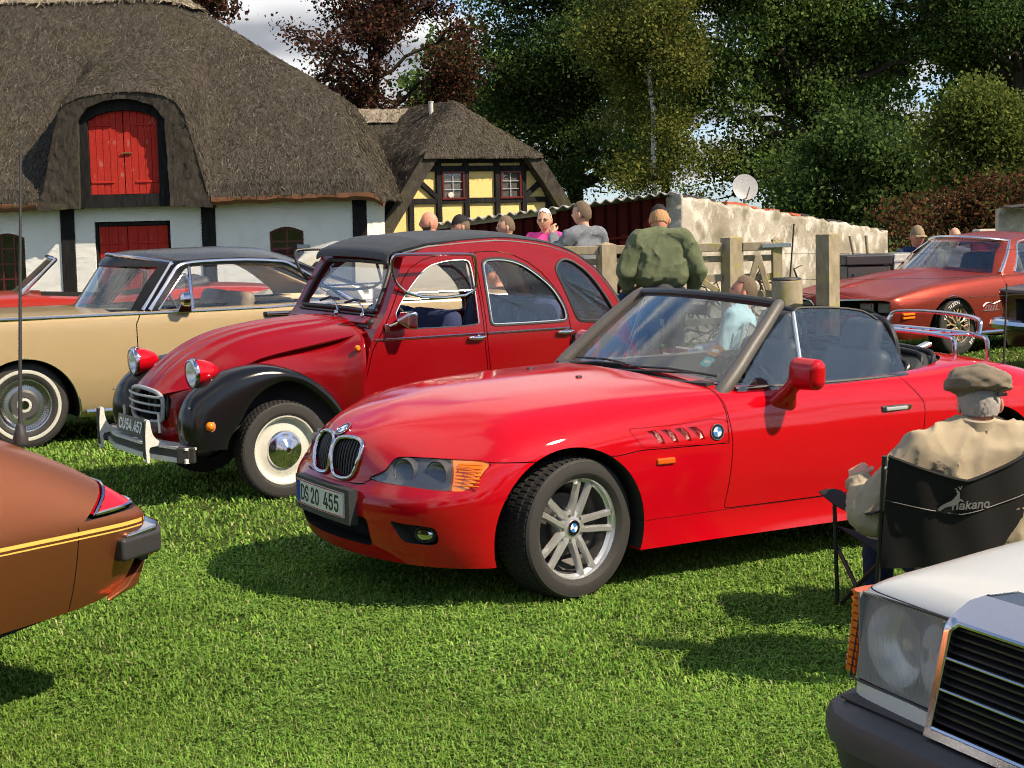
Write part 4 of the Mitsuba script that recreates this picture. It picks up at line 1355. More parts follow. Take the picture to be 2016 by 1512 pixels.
    # windscreen: frame, pane, stickers, wipers, inside mirror
    base = lambda y: np.array([-.795 - .10 * (y / .66) ** 2, y, .918 - .035 * (y / .66) ** 2])
    top = lambda y: np.array([-1.205 - .075 * (y / .56) ** 2, y, 1.247 - .022 * (y / .56) ** 2])
    g = np.zeros((15, 9, 3))
    for i, a in enumerate(np.linspace(-1, 1, 15)):
        p, q = base(a * .655), top(a * .555)
        for j, t in enumerate(np.linspace(0, 1, 9)):
            g[i, j] = p + (q - p) * t + np.array([.012, 0, .012]) * 4 * t * (1 - t) * .5
    ws = put('windscreen', sheet(g), 'tinted_pane', car, M=M, smooth=True, label='tinted curved windscreen with two small stickers')
    fr = [base(.668), *[g[-1, j] + [0, .012, 0] for j in range(1, 9)]]
    top_r = [top(y) + [0, 0, .006] for y in np.linspace(.56, -.56, 15)]
    put('header_rail', tube(smoothpoly(np.array([top(y) + [-.012, 0, .008] for y in np.linspace(.565, -.565, 13)]), 40, closed=False), .024, 10), 'black_satin', ws, M=M)
    for s in (1, -1):
        P = np.array([[-.815, .70, .815], [-.875, .70, .880], [-.96, .682, .955], [-1.06, .653, 1.045], [-1.16, .623, 1.130], [-1.25, .59, 1.205], [-1.30, .567, 1.236]]) * [1, s, 1]
        v, f = tube(smoothpoly(P, 24, closed=False), np.linspace(.037, .029, 24), 12)
        put('pillar', (v, f), 'pillar_paint', ws, M=M, smooth=True)
    put('inside_mirror', rbox(-1.24, -1.215, -.10, .10, 1.150, 1.205, .012), 'black_plastic', ws, M=M)
    def glass_pt(a, t):
        p, q = base(a * .655), top(a * .555)
        return p + (q - p) * t
    nrm = np.cross(top(0) - base(0), [0, -1.0, 0])
    for a, t, r, m1, m2 in ((.745, .215, .030, 'sticker_cyan', 'ink_white'), (.742, .36, .034, 'sticker_orange', 'badge_white')):
        p = glass_pt(a, t)
        Q = frame(p + np.array([-.004, 0, -.004]), (0, 1, 0), np.array([.62, .15, .75]))
        sq = smoothpoly([(r, r * .8), (0, r), (-r, r * .8), (-r * 1.05, 0), (-r, -r * .8), (0, -r), (r, -r * .8), (r * 1.05, 0)], 3)
        st = put('sticker', xf(prism(sq, 'z', 0, .001), Q), m1, ws, M=M, smooth=False)
        put('print', xf(prism(sq * [.62, .30], 'z', .001, .002), Q), m2, st, M=M, smooth=False)
    for (y0, y1, x0, x1) in ((-.47, .10, -.755, -.80), (.06, .62, -.76, -.86)):
        a_, b_ = np.array([x0 + .02, y0 * .8, .925]), np.array([x1, y1, .905])
        w_ = put('wiper', tube([[-.70, y0 * .75, .905], [-.735, (y0 + y1) / 2, .925], [x1 - .005, y1 - .08, .925]], [.009, .007, .004], 6), 'black_plastic', car, M=M)
        put('blade', tube([[-.78 - .05 * abs(y0), y0, .922], [-.80, (y0 + y1) / 2, .935], [x1 - .02, y1, .918]], .006, 6), 'black_plastic', w_, M=M)
    put('scuttle', prism([(-.795, -.655), (-.855, -.635), (-.835, 0), (-.855, .635), (-.795, .655), (-.705, .445), (-.66, 0), (-.705, -.445)], 'z', .84, .893), 'black_plastic', car, M=M, smooth=False)
    for s in (1, -1):
        put('washer_jet', rbox(-.385, -.355, s * .22 - .010, s * .22 + .010, .895, .918, .005), 'black_plastic', hd, M=M)
    # side windows
    gy = lambda z: .752 - (z - .85) * .42
    win = smoothpoly([(-1.30, .83), (-1.335, 1.02), (-1.352, 1.190), (-1.40, 1.208), (-1.60, 1.200), (-1.76, 1.180), (-1.86, 1.130), (-1.92, 1.045), (-1.945, .95), (-1.960, .83)], 4)
    vent = [(-1.285, .83), (-1.327, 1.185), (-1.30, 1.185), (-1.16, 1.09), (-.98, .93), (-.90, .855)]
    for s in (1, -1):
        for nm, pl_, m_ in (('side_window', win, 'tinted_pane'), ('quarter_window', np.array(vent), 'tinted_pane')):
            v, f = trimesh.creation.triangulate_polygon(Polygon(pl_), engine='earcut')
            put(nm, (np.stack([v[:, 0], s * gy(v[:, 1]), v[:, 1]], 1), f), m_, dk[0] if s > 0 else dk[1], M=M, smooth=False)
        put('window_post', tube([[-1.292, s * (gy(.84) + .004), .84], [-1.342, s * (gy(1.19) + .004), 1.195]], .011, 8), 'brushed_metal', dk[0] if s > 0 else dk[1], M=M)
        edge = [(-1.352, 1.190), (-1.40, 1.208), (-1.60, 1.200), (-1.76, 1.180), (-1.86, 1.130)]
        put('window_seal', tube(smoothpoly(np.array([[x, s * gy(z), z + .004] for x, z in edge]), 24, closed=False), .006, 6), 'black_plastic', dk[0] if s > 0 else dk[1], M=M)
        put('belt_seal', tube([[-.90, s * .735, .868], [-1.3, s * .742, .862], [-1.7, s * .742, .860], [-1.97, s * .735, .866]], .009, 6), 'black_plastic', dk[0] if s > 0 else dk[1], M=M)
    # inside
    put('dashboard', soft(man(hull(np.vstack([ball(.06, c, n=2)[0] for c in ((-.93, .58, .82), (-.93, -.58, .82), (-1.10, .56, .80), (-1.10, -.56, .80), (-1.15, .56, .70), (-1.15, -.56, .70))]))), .05, 2), 'leather_black', car, M=M)
    for y in (.35, -.35):
        st = put('seat', soft(man(rbox(-1.85, -1.28, y - .25, y + .25, .32, .47, .06)), .05, 6), 'leather_black', car, M=M)
        bk = man(hull(np.vstack([ball(.07, c, n=2)[0] for c in ((-1.78, y + .18, .45), (-1.78, y - .18, .45), (-1.99, y + .15, .90), (-1.99, y - .15, .90))])))
        put('backrest', soft(bk, .05, 4), 'leather_black', st, M=M)
        hr = man(hull(np.vstack([ball(.045, c, n=2)[0] for c in ((-2.0, y + .09, .97), (-2.0, y - .09, .97), (-2.035, y + .08, 1.07), (-2.035, y - .08, 1.07))])))
        put('headrest', soft(hr, .04, 4), 'leather_black', st, M=M)
        put('hoop', tube(smoothpoly(np.array([[-2.10, y + .17, .80], [-2.10, y + .16, 1.00], [-2.10, y + .08, 1.10], [-2.10, y - .08, 1.10], [-2.10, y - .16, 1.00], [-2.10, y - .17, .80]]), 30, closed=False), .017, 8), 'black_satin', st, M=M)
    a = np.linspace(0, 2 * np.pi, 40, endpoint=False)
    Q = eul(ry=math.radians(-66), t=(-1.30, .35, .80))
    sw = put('steering_wheel', xf(tube(np.stack([.185 * np.cos(a), .185 * np.sin(a), 0 * a], 1), .014, 8, closed=True), Q), 'leather_black', car, M=M)
    put('hub', xf(join([rbox(-.07, .07, -.07, .07, -.05, .01, .02), rbox(-.18, .18, -.02, .02, -.02, .0, .008)]), Q), 'black_plastic', sw, M=M)
    # folded roof, luggage rack, aerial
    fold = man(hull(np.vstack([ball(.035, c, n=2)[0] for c in ((-2.14, .60, .83), (-2.14, -.60, .83), (-2.40, .48, .86), (-2.40, -.48, .86), (-2.28, .50, .90), (-2.28, -.50, .90))])))
    fr_ = put('folded_roof', soft(fold, .05, 6), 'black_plastic', car, M=M)
    for k, (x, z) in enumerate(((-2.16, .90), (-2.25, .935), (-2.33, .94))):
        put('roof_bow', tube(smoothpoly(np.array([[x + .05, .56, .83], [x, .50, z], [x, 0, z + .015], [x, -.50, z], [x + .05, -.56, .83]]), 30, closed=False), .014, 8), 'black_satin', fr_, M=M)
    put('roof_strut', beam([-2.16, .40, .885], [-2.44, .40, .965], .05, .022, bev=.006), 'brushed_metal', fr_, M=M)
    put('wind_stop', prism([(.50, .86), (.46, 1.10), (.30, 1.15), (-.30, 1.15), (-.46, 1.10), (-.50, .86)], 'x', -2.12, -2.116), 'smoke_pane', car, M=M, smooth=False)
    rack = put('luggage_rack', join([tube(smoothpoly(np.array([[x, .42, z0], [x, .42, z1 - .03], [x, .395, z1], [x, .2, z1 + .012], [x, -.2, z1 + .012], [x, -.395, z1], [x, -.42, z1 - .03], [x, -.42, z0]]), 60, closed=False), .0125, 8) for x, z0, z1 in ((-2.60, .85, .985), (-2.84, .83, .975))]
                                     + [tube([[-2.60, y, .995], [-2.84, y, .986]], .008, 6) for y in (-.32, -.16, 0, .16, .32)]), 'chrome', car, M=M)
    put('back_rail', tube(smoothpoly(np.array([[-2.84, .36, .98], [-2.86, .35, 1.04], [-2.87, .32, 1.065], [-2.87, -.32, 1.065], [-2.86, -.35, 1.04], [-2.84, -.36, .98]]), 40, closed=False), .0115, 8), 'chrome', rack, M=M)
    put('aerial', join([tube([[-2.83, .55, .80], [-2.835, .55, 1.02], [-2.84, .55, 1.27]], [.009, .006, .0035], 6)]), 'black_plastic', car, M=M)
    # rear lamps and undertray (seen from elsewhere)
    for s in (1, -1):
        put('rear_light', rbox(-3.19, -3.08, *sorted((s * .42, s * .66)), .55, .68, .03), 'red_lens', car, M=M)
    # wheels; the front pair is turned a little to the left
    for x, y, s, st in ((.02, .70, 1, 9), (.02, -.70, -1, 9), (-2.446, .712, 1, 0), (-2.446, -.712, -1, 0)):
        Q = eul(0, 0, math.radians(st) + (0 if s > 0 else math.pi), (x, y, .317))
        z3_wheel(car, M @ Q @ eul(ry=.35 * (x > -1)))


def z3_front(y, z):
    """x of the nose at (y, z)"""
    P = z3.P[:70].reshape(-1, 3)
    P = np.vstack([P, P * [1, -1, 1]])
    global _zt
    try:
        _zt
    except NameError:
        _zt = cKDTree(P[:, 1:]), P[:, 0]
    d, i = _zt[0].query([y, z], k=4)
    w = 1 / (d + 1e-4)
    return float((w * _zt[1][i]).sum() / w.sum())


mat('lamp_dark', 'principled', base_color=(.10, .105, .11), metallic=0.6, roughness=0.35)
mat('pillar_paint', 'principled', base_color=(.085, .080, .075), roughness=0.5, specular=0.5)
build_roadster()

# ------------------------------------------------------------------ the old red economy saloon with a fabric roof
CV = Spot(-1.758, 11.360, math.pi + math.radians(32))
CV.M = CV.M @ eul(t=(0, .7, 0)) @ eul(rx=math.radians(-1.0)) @ eul(t=(0, -.7, 0))
mat('roof_cloth', 'principled', base_color=(.030, .034, .040), roughness=0.55, specular=0.35)
mat('blue_velour', 'principled', base_color=(.018, .028, .085), roughness=0.9, sheen=1.0)


def polar_interp(a, pts, c):
    q = np.array([[math.degrees(math.atan2(z - c[1], x - c[0])), math.hypot(x - c[0], z - c[1])] for x, z in pts])
    q = q[np.argsort(q[:, 0])]
    return Akima1DInterpolator(q[:, 0], q[:, 1])(a)


def disc_wheel(car, M, R, rim, w, hub, rim_mat, hub_mat, cap_prof, label, white=None):
    """pressed steel wheel with a hub cap; white = (r0, r1) of a whitewall ring"""
    h = w / 2
    o = put('wheel', lathe([(rim + .004, h * .80), (rim, h * .86), (rim - .010, h * .84), (rim - .014, h * .60), (rim - .030, h * .36), (rim - .045, h * .30), (hub * 1.35, h * .40), (hub * 1.1, h * .50), (0, h * .50)], 64), rim_mat, car, M=M, label=label, smooth=50)
    t = tyre(o, M, R, rim, w)
    put('hub_cap', lathe([(r, h * .50 + y) for r, y in cap_prof], 48), hub_mat, o, M=M, smooth=30)
    if white:
        r0, r1 = white
        put('white_ring', lathe([(r0, h * .995), (r0 + .003, h + .004), (r1 - .003, h + .004), (r1, h * .99)], 72), 'ivory_paint', t, M=M, smooth=50)
    return o


def build_economy_saloon():
    car = thing('saloon_car', 'old dark red saloon with black front wings, bug-eye headlights and a grey cloth roof', 'car')
    M = CV.M
    red = 'dark_red_paint'
    wz = np.array([[.25, .645], [.45, .672], [.70, .690], [.93, .688], [1.05, .675], [1.2, .643], [1.35, .603], [1.45, .572], [1.60, .525]])
    wf = Akima1DInterpolator(wz[:, 0], wz[:, 1])

    def w(x, z):
        x, z = np.asarray(x, float), np.asarray(z, float)
        return wf(np.clip(z, .25, 1.6)) * (1 - .10 * np.clip((-x - 1.9) / .9, 0, 1) ** 2) * (1 - .03 * np.clip((x + 1.1) / .5, 0, 1) ** 2)
    top = [(-.905, 1.440), (-1.0, 1.472), (-1.08, 1.497), (-1.20, 1.518), (-1.35, 1.535), (-1.61, 1.544), (-1.75, 1.536), (-1.89, 1.519), (-2.0, 1.500), (-2.10, 1.472), (-2.23, 1.420), (-2.37, 1.320), (-2.46, 1.22), (-2.53, 1.12), (-2.60, 1.0), (-2.67, .85), (-2.72, .70), (-2.74, .50), (-2.72, .36)]
    outl = [(-.56, .28), (-.56, .55), (-.565, .70), (-.60, .88), (-.655, 1.0), (-.72, 1.085)] + top + [(-2.55, .30), (-2.3, .28)]
    crown = lambda x, z, t: .022 * (1 - t ** 2) * np.clip((z - 1.1) / .35, 0, 1)
    outer = slab(outl, w, crown)
    inner = slab(off(outl, -.032), lambda x, z: w(x, z) - .036, crown)
    shell = outer - inner
    win_f = smoothpoly([(-.80, 1.095), (-.90, 1.228), (-1.0, 1.325), (-1.08, 1.378), (-1.19, 1.405), (-1.34, 1.412), (-1.385, 1.39), (-1.393, 1.30), (-1.395, 1.05), (-1.385, .998), (-1.2, .99), (-.95, .992), (-.86, 1.01)], 4)
    win_r = smoothpoly([(-1.478, 1.25), (-1.48, 1.375), (-1.52, 1.408), (-1.62, 1.410), (-1.70, 1.398), (-1.80, 1.360), (-1.90, 1.292), (-1.995, 1.205), (-2.06, 1.10), (-2.083, 1.02), (-2.05, .985), (-1.80, .982), (-1.53, .984), (-1.485, 1.02)], 4)
    win_q = smoothpoly([(-2.05, 1.31), (-2.085, 1.372), (-2.14, 1.385), (-2.20, 1.365), (-2.28, 1.31), (-2.355, 1.23), (-2.42, 1.14), (-2.475, 1.05), (-2.475, .995), (-2.42, .972), (-2.25, .975), (-2.18, .99), (-2.145, 1.06), (-2.10, 1.18)], 4)
    for p in (win_f, win_r, win_q):
        shell = shell - cutters(p, .30, 1.2)
    ws_poly = smoothpoly([(-.53, 1.125), (-.50, 1.29), (-.455, 1.385), (-.40, 1.402), (0, 1.408), (.40, 1.402), (.455, 1.385), (.50, 1.29), (.53, 1.125), (.49, 1.102), (0, 1.108), (-.49, 1.102)], 3)
    shell = shell - man(prism(ws_poly, 'x', -1.0, -.4))
    shell = shell - man(prism(smoothpoly([(-.36, 1.02), (-.34, 1.30), (0, 1.34), (.34, 1.30), (.36, 1.02), (0, 1.0)], 4), 'x', -2.9, -2.2))
    sun = prism([(-1.08, -.42), (-1.08, .42), (-1.95, .42), (-1.95, -.42)], 'z', 1.3, 1.8)
    door_f = [(-.563, .30), (-.563, .56), (-.567, .674), (-.622, .871), (-.688, .978), (-.76, 1.10), (-.822, 1.216), (-.875, 1.30), (-.935, 1.367), (-1.033, 1.420), (-1.12, 1.440), (-1.203, 1.450), (-1.412, 1.455), (-1.42, 1.19), (-1.437, .845), (-1.457, .659), (-1.462, .30)]
    door_r = [(-1.432, 1.455), (-1.53, 1.462), (-1.63, 1.455), (-1.73, 1.430), (-1.83, 1.382), (-1.92, 1.315), (-1.99, 1.235), (-2.05, 1.15), (-2.088, 1.066), (-2.112, .923), (-2.095, .78), (-2.02, .55), (-1.95, .30), (-1.482, .30), (-1.477, .659), (-1.457, .845), (-1.440, 1.19)]
    doors = []
    for p in (door_f, door_r):
        for s in (1, -1):
            doors.append((shell ^ man(prism(off(p, -.003), 'y', *sorted((s * .3, s * 1.2)))), s))
            shell = shell - man(prism(off(p, .003), 'y', *sorted((s * .3, s * 1.2))))
    body = put('body', arr(shell), red, car, M=M, smooth=40)
    put('floor', box(-2.7, -.58, -.62, .62, .285, .315), 'cavity', car, M=M, smooth=False)
    dk = []
    for d, s in doors:
        dk.append(put('door', arr(d), red, car, M=M, smooth=40))
    trim = {'f': (win_f, dk[0], dk[1]), 'r': (win_r, dk[2], dk[3]), 'q': (win_q, body, body)}
    for k, (p, a, b) in trim.items():
        for s, par in ((1, a), (-1, b)):
            if k == 'f':
                up = np.array([q for q in p if q[1] > 1.213])
                up = up[np.argsort(-up[:, 0])]
                up = np.array(Polygon(p).intersection(Polygon([(-2, 1.215), (-2, 2), (0, 2), (0, 1.215)])).exterior.coords)[:-1]
                put('window', pane_on(up, w, s, .012), 'pane', par, M=M, smooth=False)
                put('window_bar', line_on(np.array([(-.895, 1.215), (-1.2, 1.215), (-1.393, 1.215)]), w, s, .008, .004, closed=False), 'brushed_metal', par, M=M)
                put('seal', line_on(p, w, s, .0045, .002), 'brushed_metal', par, M=M)
            else:
                put('window', pane_on(p, w, s, .012), 'pane', par, M=M, smooth=False)
                put('seal', line_on(off(p, .002), w, s, .012 if k == 'q' else .010, .003), 'black_plastic', par, M=M)
                if k == 'r':
                    put('bright_edge', line_on(off(p, -.008), w, s, .005, -.003), 'brushed_metal', par, M=M)
    # tilted up lower halves of the front windows
    for s, par in ((1, dk[0]), (-1, dk[1])):
        fl = np.array([(-.885, 1.222), (-.80, 1.30), (-.775, 1.37), (-.778, 1.44), (-.80, 1.462), (-.86, 1.466), (-1.33, 1.452), (-1.375, 1.435), (-1.388, 1.38), (-1.392, 1.222)])
        fy = lambda z: .648 + (z - 1.222) * .28
        P = np.stack([fl[:, 0] + (fl[:, 1] - 1.222) * .10, s * fy(fl[:, 1]), fl[:, 1]], 1)
        f_ = put('flap_window', tube(smoothpoly(P, 4), .0105, 8, closed=True), 'chrome' if s > 0 else 'black_satin', par, M=M)
        v, f = trimesh.creation.triangulate_polygon(Polygon(fl), engine='earcut')
        put('pane', (np.stack([v[:, 0] + (v[:, 1] - 1.222) * .10, s * fy(v[:, 1]), v[:, 1]], 1), f), 'pane', f_, M=M, smooth=False)
    # door furniture
    for s in (1, -1):
        q = (dk[0], dk[2]) if s > 0 else (dk[1], dk[3])
        for (x0, x1), par in (((-.64, -1.435), q[0]), ((-1.452, -2.105), q[1])):
            g = np.linspace(x0, x1, 12)
            put('chrome_strip', join([beam([a, s * (w(a, .935) + .003), .935], [b, s * (w(b, .935) + .003), .935], .012, .014, bev=.004) for a, b in zip(g[:-1], g[1:])]), 'chrome', par, M=M, smooth=False)
        for x, par in ((-1.36, q[0]), (-2.05, q[1])):
            y = s * float(w(x, .905))
            h_ = put('handle', soft(chain({'a': (x - .03, y + s * .014, .908, .017), 'b': (x + .05, y + s * .022, .912, .012), 'c': (x - .065, y + s * .020, .916, .008), 'd': (x - .03, y - s * .01, .908, .022)}, [('a', 'b'), ('a', 'c'), ('a', 'd')]), .008, 4), 'chrome', par, M=M)
    # chrome door mirror
    Q = M @ eul(t=(-.80, .765, 1.055))
    mi_ = put('mirror', xf(soft(man(hull(np.vstack([ball(.012, c, n=1)[0] for c in ((-.055, -.05, .045), (-.055, .05, .045), (-.055, -.05, -.045), (-.055, .05, -.045), (-.01, -.045, .04), (-.01, .045, .04), (-.01, -.045, -.04), (-.01, .045, -.04), (.04, 0, 0))]))), .012, 3), Q), 'chrome', dk[0])
    put('arm', tube([[-.73, .68, 1.02], [-.745, .71, 1.025], [-.77, .75, 1.045]], .009, 8), 'chrome', mi_, M=M)
    put('hinge', rbox(-.735, -.705, .665, .695, .985, 1.035, .008), 'chrome', dk[0], M=M)
    # windscreen and scuttle
    g = np.array([[[-.715 - (z - 1.09) * .545 - .012, y, z] for z in np.linspace(1.095, 1.42, 5)] for y in np.linspace(-.54, .54, 5)])
    ws = put('windscreen', sheet(g), 'pane', car, M=M, smooth=False)
    put('seal', tube(np.stack([-.715 - (ws_poly[:, 1] - 1.09) * .545 + .004, ws_poly[:, 0], ws_poly[:, 1]], 1), .014, 8, closed=True), 'black_plastic', ws, M=M)
    fl_ = put('scuttle_flap', xf(rbox(-.52, .52, -.004, .012, -.032, .032, .006), frame((-.672, 0, 1.045), (0, 1, 0), (.55, 0, .84)) @ eul(rx=math.radians(90))), red, car, M=M)
    put('seal', tube(np.array([[-.650, .555, 1.012], [-.650, -.555, 1.012]]), .008, 6), 'black_plastic', fl_, M=M)
    put('seal', tube(np.array([[-.705, .545, 1.080], [-.705, -.545, 1.080]]), .008, 6), 'black_plastic', fl_, M=M)
    for y in (.05, .42):
        wp = put('wiper', tube([[-.70, y, 1.08], [-.715, y - .06, 1.13], [-.74, y - .19, 1.155]], .006, 6), 'brushed_metal', car, M=M)
        put('blade', tube([[-.735, y - .06, 1.16], [-.735, y - .20, 1.165], [-.725, y - .32, 1.14]], .009, 6), 'black_plastic', wp, M=M)
        put('pivot', ball(.020, (-.688, y, 1.075), n=2), 'chrome', wp, M=M)
    # cloth roof, rolled over the whole top
    prof = np.array([(-.835, 1.420), (-.838, 1.452), (-.86, 1.472), (-.93, 1.492), (-1.05, 1.520), (-1.09, 1.527)] + [(x, z + .008) for x, z in top[4:17]])
    prof = smoothpoly(prof, 70, closed=False)
    ty = np.linspace(-1, 1, 31)
    G = np.zeros((len(prof), 31, 3))
    for i, (x, z) in enumerate(prof):
        hw = float(w(x, min(z, 1.55))) * (.985 if x < -1.0 else .985 - .10 * np.clip((x + 1.0) / .15, 0, 1)) + .004
        bow = .026 * (1 - np.abs(ty) ** 2.4) * (1 if x < -.9 else .75)
        rib = .004 * np.cos(2 * np.pi * (x + 1.05) / .36)
        G[i] = np.stack([np.full(31, x), ty * hw, z + bow + rib * (1 - ty ** 2) - .014 * np.abs(ty) ** 12], 1)
    rf = solidify((sheet(G)[0], sheet(G)[1]), .014)
    put('cloth_roof', rf, 'roof_cloth', car, M=M, smooth=50)
    for s in (1, -1):
        e = G[6:, 30 if s > 0 else 0].copy()
        e[:, 1] += s * .004
        e[:, 2] -= .012
        put('roof_gutter', tube(e[::3], .010, 6), 'grey_plastic', car, M=M)
    # front body under the bonnet
    C = [[(.585, 0, .33), (.60, 0, .45), (.615, 0, .56), (.61, 0, .64), (.575, 0, .685)],
         [(.575, .20, .33), (.59, .20, .45), (.605, .20, .56), (.59, .20, .64), (.51, 0, .755)],
         [(.50, .29, .33), (.53, .29, .45), (.535, .29, .56), (.51, .29, .655), (.42, 0, .84)],
         [(.30, .39, .33), (.30, .39, .45), (.30, .40, .58), (.30, .395, .715), (.24, 0, .93)],
         [(.0, .45, .33), (.0, .45, .5), (.0, .47, .66), (.0, .445, .825), (.0, 0, .985)],
         [(-.25, .47, .33), (-.25, .49, .5), (-.25, .515, .70), (-.25, .452, .88), (-.25, 0, 1.02)],
         [(-.44, .56, .33), (-.44, .585, .52), (-.44, .59, .74), (-.44, .475, .915), (-.44, 0, 1.03)],
         [(-.57, .645, .33), (-.57, .665, .52), (-.575, .672, .76), (-.59, .60, .950), (-.60, 0, 1.045)],
         [(-.61, .40, .33), (-.61, .42, .52), (-.61, .42, .76), (-.63, .40, .965), (-.63, 0, 1.05)],
         [(-.61, 0, .33), (-.61, 0, .52), (-.61, 0, .76), (-.63, 0, .97), (-.64, 0, 1.05)]]
    fb = Loft(C, 100, 38, (1.0, .7))
    gr = smoothpoly([(.0, .672), (.16, .662), (.235, .640), (.262, .60), (.255, .53), (.235, .487), (.12, .468), (0, .462), (-.12, .468), (-.235, .487), (-.255, .53), (-.262, .60), (-.235, .640), (-.16, .662)], 3)
    hole = man(prism(gr, 'x', .30, 1.0))
    fa, fi = fb.split(arr(fb.man - hole), .012)
    q, n = fb.shade(fa)
    fp = put('front_panel', q, red, car, M=M, normals=n)
    put('dark_pocket', fi, 'cavity', fp, M=M, smooth=False)  # inner faces of the grille opening, shade put into their colour
    # bonnet with pressed ribs
    xs = np.linspace(0, 1, 46)
    cz = Akima1DInterpolator([-.66, -.5, -.25, 0, .2, .35, .47, .56, .62, .655], [1.062, 1.052, 1.040, 1.012, .966, .905, .832, .760, .705, .665])
    ez = Akima1DInterpolator([-.66, -.42, -.09, .12, .29, .42, .52, .58, .62], [.980, .938, .878, .822, .745, .690, .668, .655, .645])
    ey = Akima1DInterpolator([-.66, -.42, -.09, .12, .29, .42, .52, .58, .62], [.56, .515, .475, .450, .405, .345, .295, .262, .235])
    yy = np.linspace(-1, 1, 81)
    H = np.zeros((46, 81, 3))
    for i, t in enumerate(xs):
        xe = -.645 + t * (.615 + .645)
        xc = -.655 + t * (.652 + .655)
        e = float(ey(xe))
        zc, ze = float(cz(xc)), float(ez(xe))
        a = np.abs(yy)
        x = xc + (xe - xc) * a ** 2
        z = zc + (ze - zc) * (a ** 2.3)
        yr = a * e
        f = np.clip((1 - t) * 9, 0, 1) * np.clip(t * 14, 0, 1)
        for y0, wd, hgt in ((.075, .026, .010), (.205, .030, .013), (.33, .028, .012)):
            z = z + f * hgt * np.exp(-((yr - y0 * min(1, .55 + .6 * e)) / wd) ** 2)
        H[i] = np.stack([x, yy * e, z], 1)
    hm = sheet(H)
    put('bonnet', solidify((hm[0], hm[1]), .012), red, car, M=M, smooth=50)
    # grille
    def gx(y):
        return .655 - .42 * y * y
    fr = put('grille', tube(np.array([[gx(y) - .012, y, z] for y, z in gr]), .014, 8, closed=True), 'grey_paint', car, M=M)
    for k, (z, hw) in enumerate(((.628, .265), (.580, .27), (.532, .262))):
        yb = np.linspace(-hw, hw, 13)
        put('bar', tube([[gx(y) + .012 - .10 * max(0, abs(y) - .2), y, z] for y in yb], .0085, 8), 'grey_paint', fr, M=M)
    put('radiator', box(.30, .50, -.25, .25, .47, .67), 'cavity', fr, M=M, smooth=False)
    put('ducting', join([tube(smoothpoly(np.array([[.53, y0, .48], [.56, y0 + .05, .55], [.54, y0 + .02, .62], [.51, y0 - .03, .65]]), 14, closed=False), .010, 6) for y0 in (-.16, -.05, .06, .15)]), 'grey_plastic', fr, M=M)
    # front wings
    c = (.0, .32)
    a = np.linspace(3, 166, 60)
    rin = polar_interp(a, [(.375, .275), (.388, .341), (.275, .536), (.155, .672), (.028, .728), (-.097, .716), (-.22, .640), (-.330, .53), (-.405, .40)], c)
    rout = polar_interp(a, [(.585, .25), (.600, .36), (.618, .44), (.610, .56), (.530, .685), (.40, .765), (.27, .803), (.13, .818), (.0, .80), (-.14, .752), (-.297, .640), (-.40, .50), (-.43, .40)], c)
    for s in (1, -1):
        G = np.zeros((60, 12, 3))
        for i in range(60):
            A = math.radians(a[i])
            th = rout[i] - rin[i]
            sec = [(.685, rin[i]), (.700, rin[i] + min(.018, th * .2)), (.702, rin[i] + th * .35), (.695, rin[i] + th * .62), (.678, rin[i] + th * .82), (.648, rin[i] + th * .94), (.605, rout[i] - .001), (.56, rout[i] + .002), (.51, rout[i] - .006), (.46, rout[i] - .03), (.43, rout[i] - .06), (.42, rout[i] - .10)]
            for j, (y, r) in enumerate(sec):
                G[i, j] = [c[0] + r * math.cos(A), s * y, c[1] + r * math.sin(A)]
        m_ = sheet(G)
        if s < 0:
            m_ = (m_[0], m_[1][:, ::-1])
        wing = put('front_wing', solidify((m_[0], m_[1][:, ::-1]), .010), 'black_gloss', car, M=M, smooth=60, label='black front wing with a round amber indicator')
        lin = np.array([[[c[0] + (rin[i] + dr_) * math.cos(math.radians(a[i])), s * y, c[1] + (rin[i] + dr_) * math.sin(math.radians(a[i]))] for y, dr_ in ((.683, .012), (.64, .02), (yi + .02, .02), (yi, .0), (yi, -.12), (yi, -.30))] for i in range(60) for yi in (.478 + .15 * np.clip((a[i] - 85) / 70, 0, 1),)])
        put('wheel_housing', sheet(lin), 'cavity', wing, M=M, smooth=False)
        ip = (.49, s * .692, .486)
        Q = frame(ip, (0, 0, 1), (.45, .88 * s, .1))
        put('indicator', xf(lathe([(0, .034), (.014, .032), (.026, .022), (.031, .008), (.031, 0)], 24, 'z'), Q), 'amber_lens', wing, M=M)
        put('bezel', xf(lathe([(.030, .010), (.036, .010), (.039, .0), (.039, -.02)], 24, 'z'), Q), 'chrome', wing, M=M)
        put('rivet', ball(.007, (.60, s * .655, .60), n=1), 'chrome', wing, M=M)
    # headlamps on their brackets
    for s in (1, -1):
        Q = frame((.505, s * .50, .788), (0, 1, 0), (1, .03 * s, -.05))
        hb = put('headlight', xf(lathe([(.084, .0), (.083, -.03), (.076, -.07), (.060, -.11), (.038, -.142), (.016, -.158), (0, -.162)], 40, 'z'), Q), 'red_paint', car, M=M)
        put('rim', xf(lathe([(.080, .022), (.086, .020), (.091, .010), (.090, -.004), (.084, -.006)], 40, 'z'), Q), 'chrome', hb, M=M)
        put('glass', xf(lathe([(0, .040), (.03, .036), (.06, .028), (.080, .016)], 40, 'z'), Q), 'lens_clear', hb, M=M)
        put('reflector', xf(lathe([(.082, .012), (.070, -.012), (.045, -.035), (.02, -.046), (0, -.048)], 32, 'z'), Q), 'brushed_metal', hb, M=M)
        put('peak', move(xf(box(-.03, .03, -.008, .03, .088, .093, .002), eul(rz=math.pi / 2)), .505, s * .50, .788), 'chrome', hb, M=M)
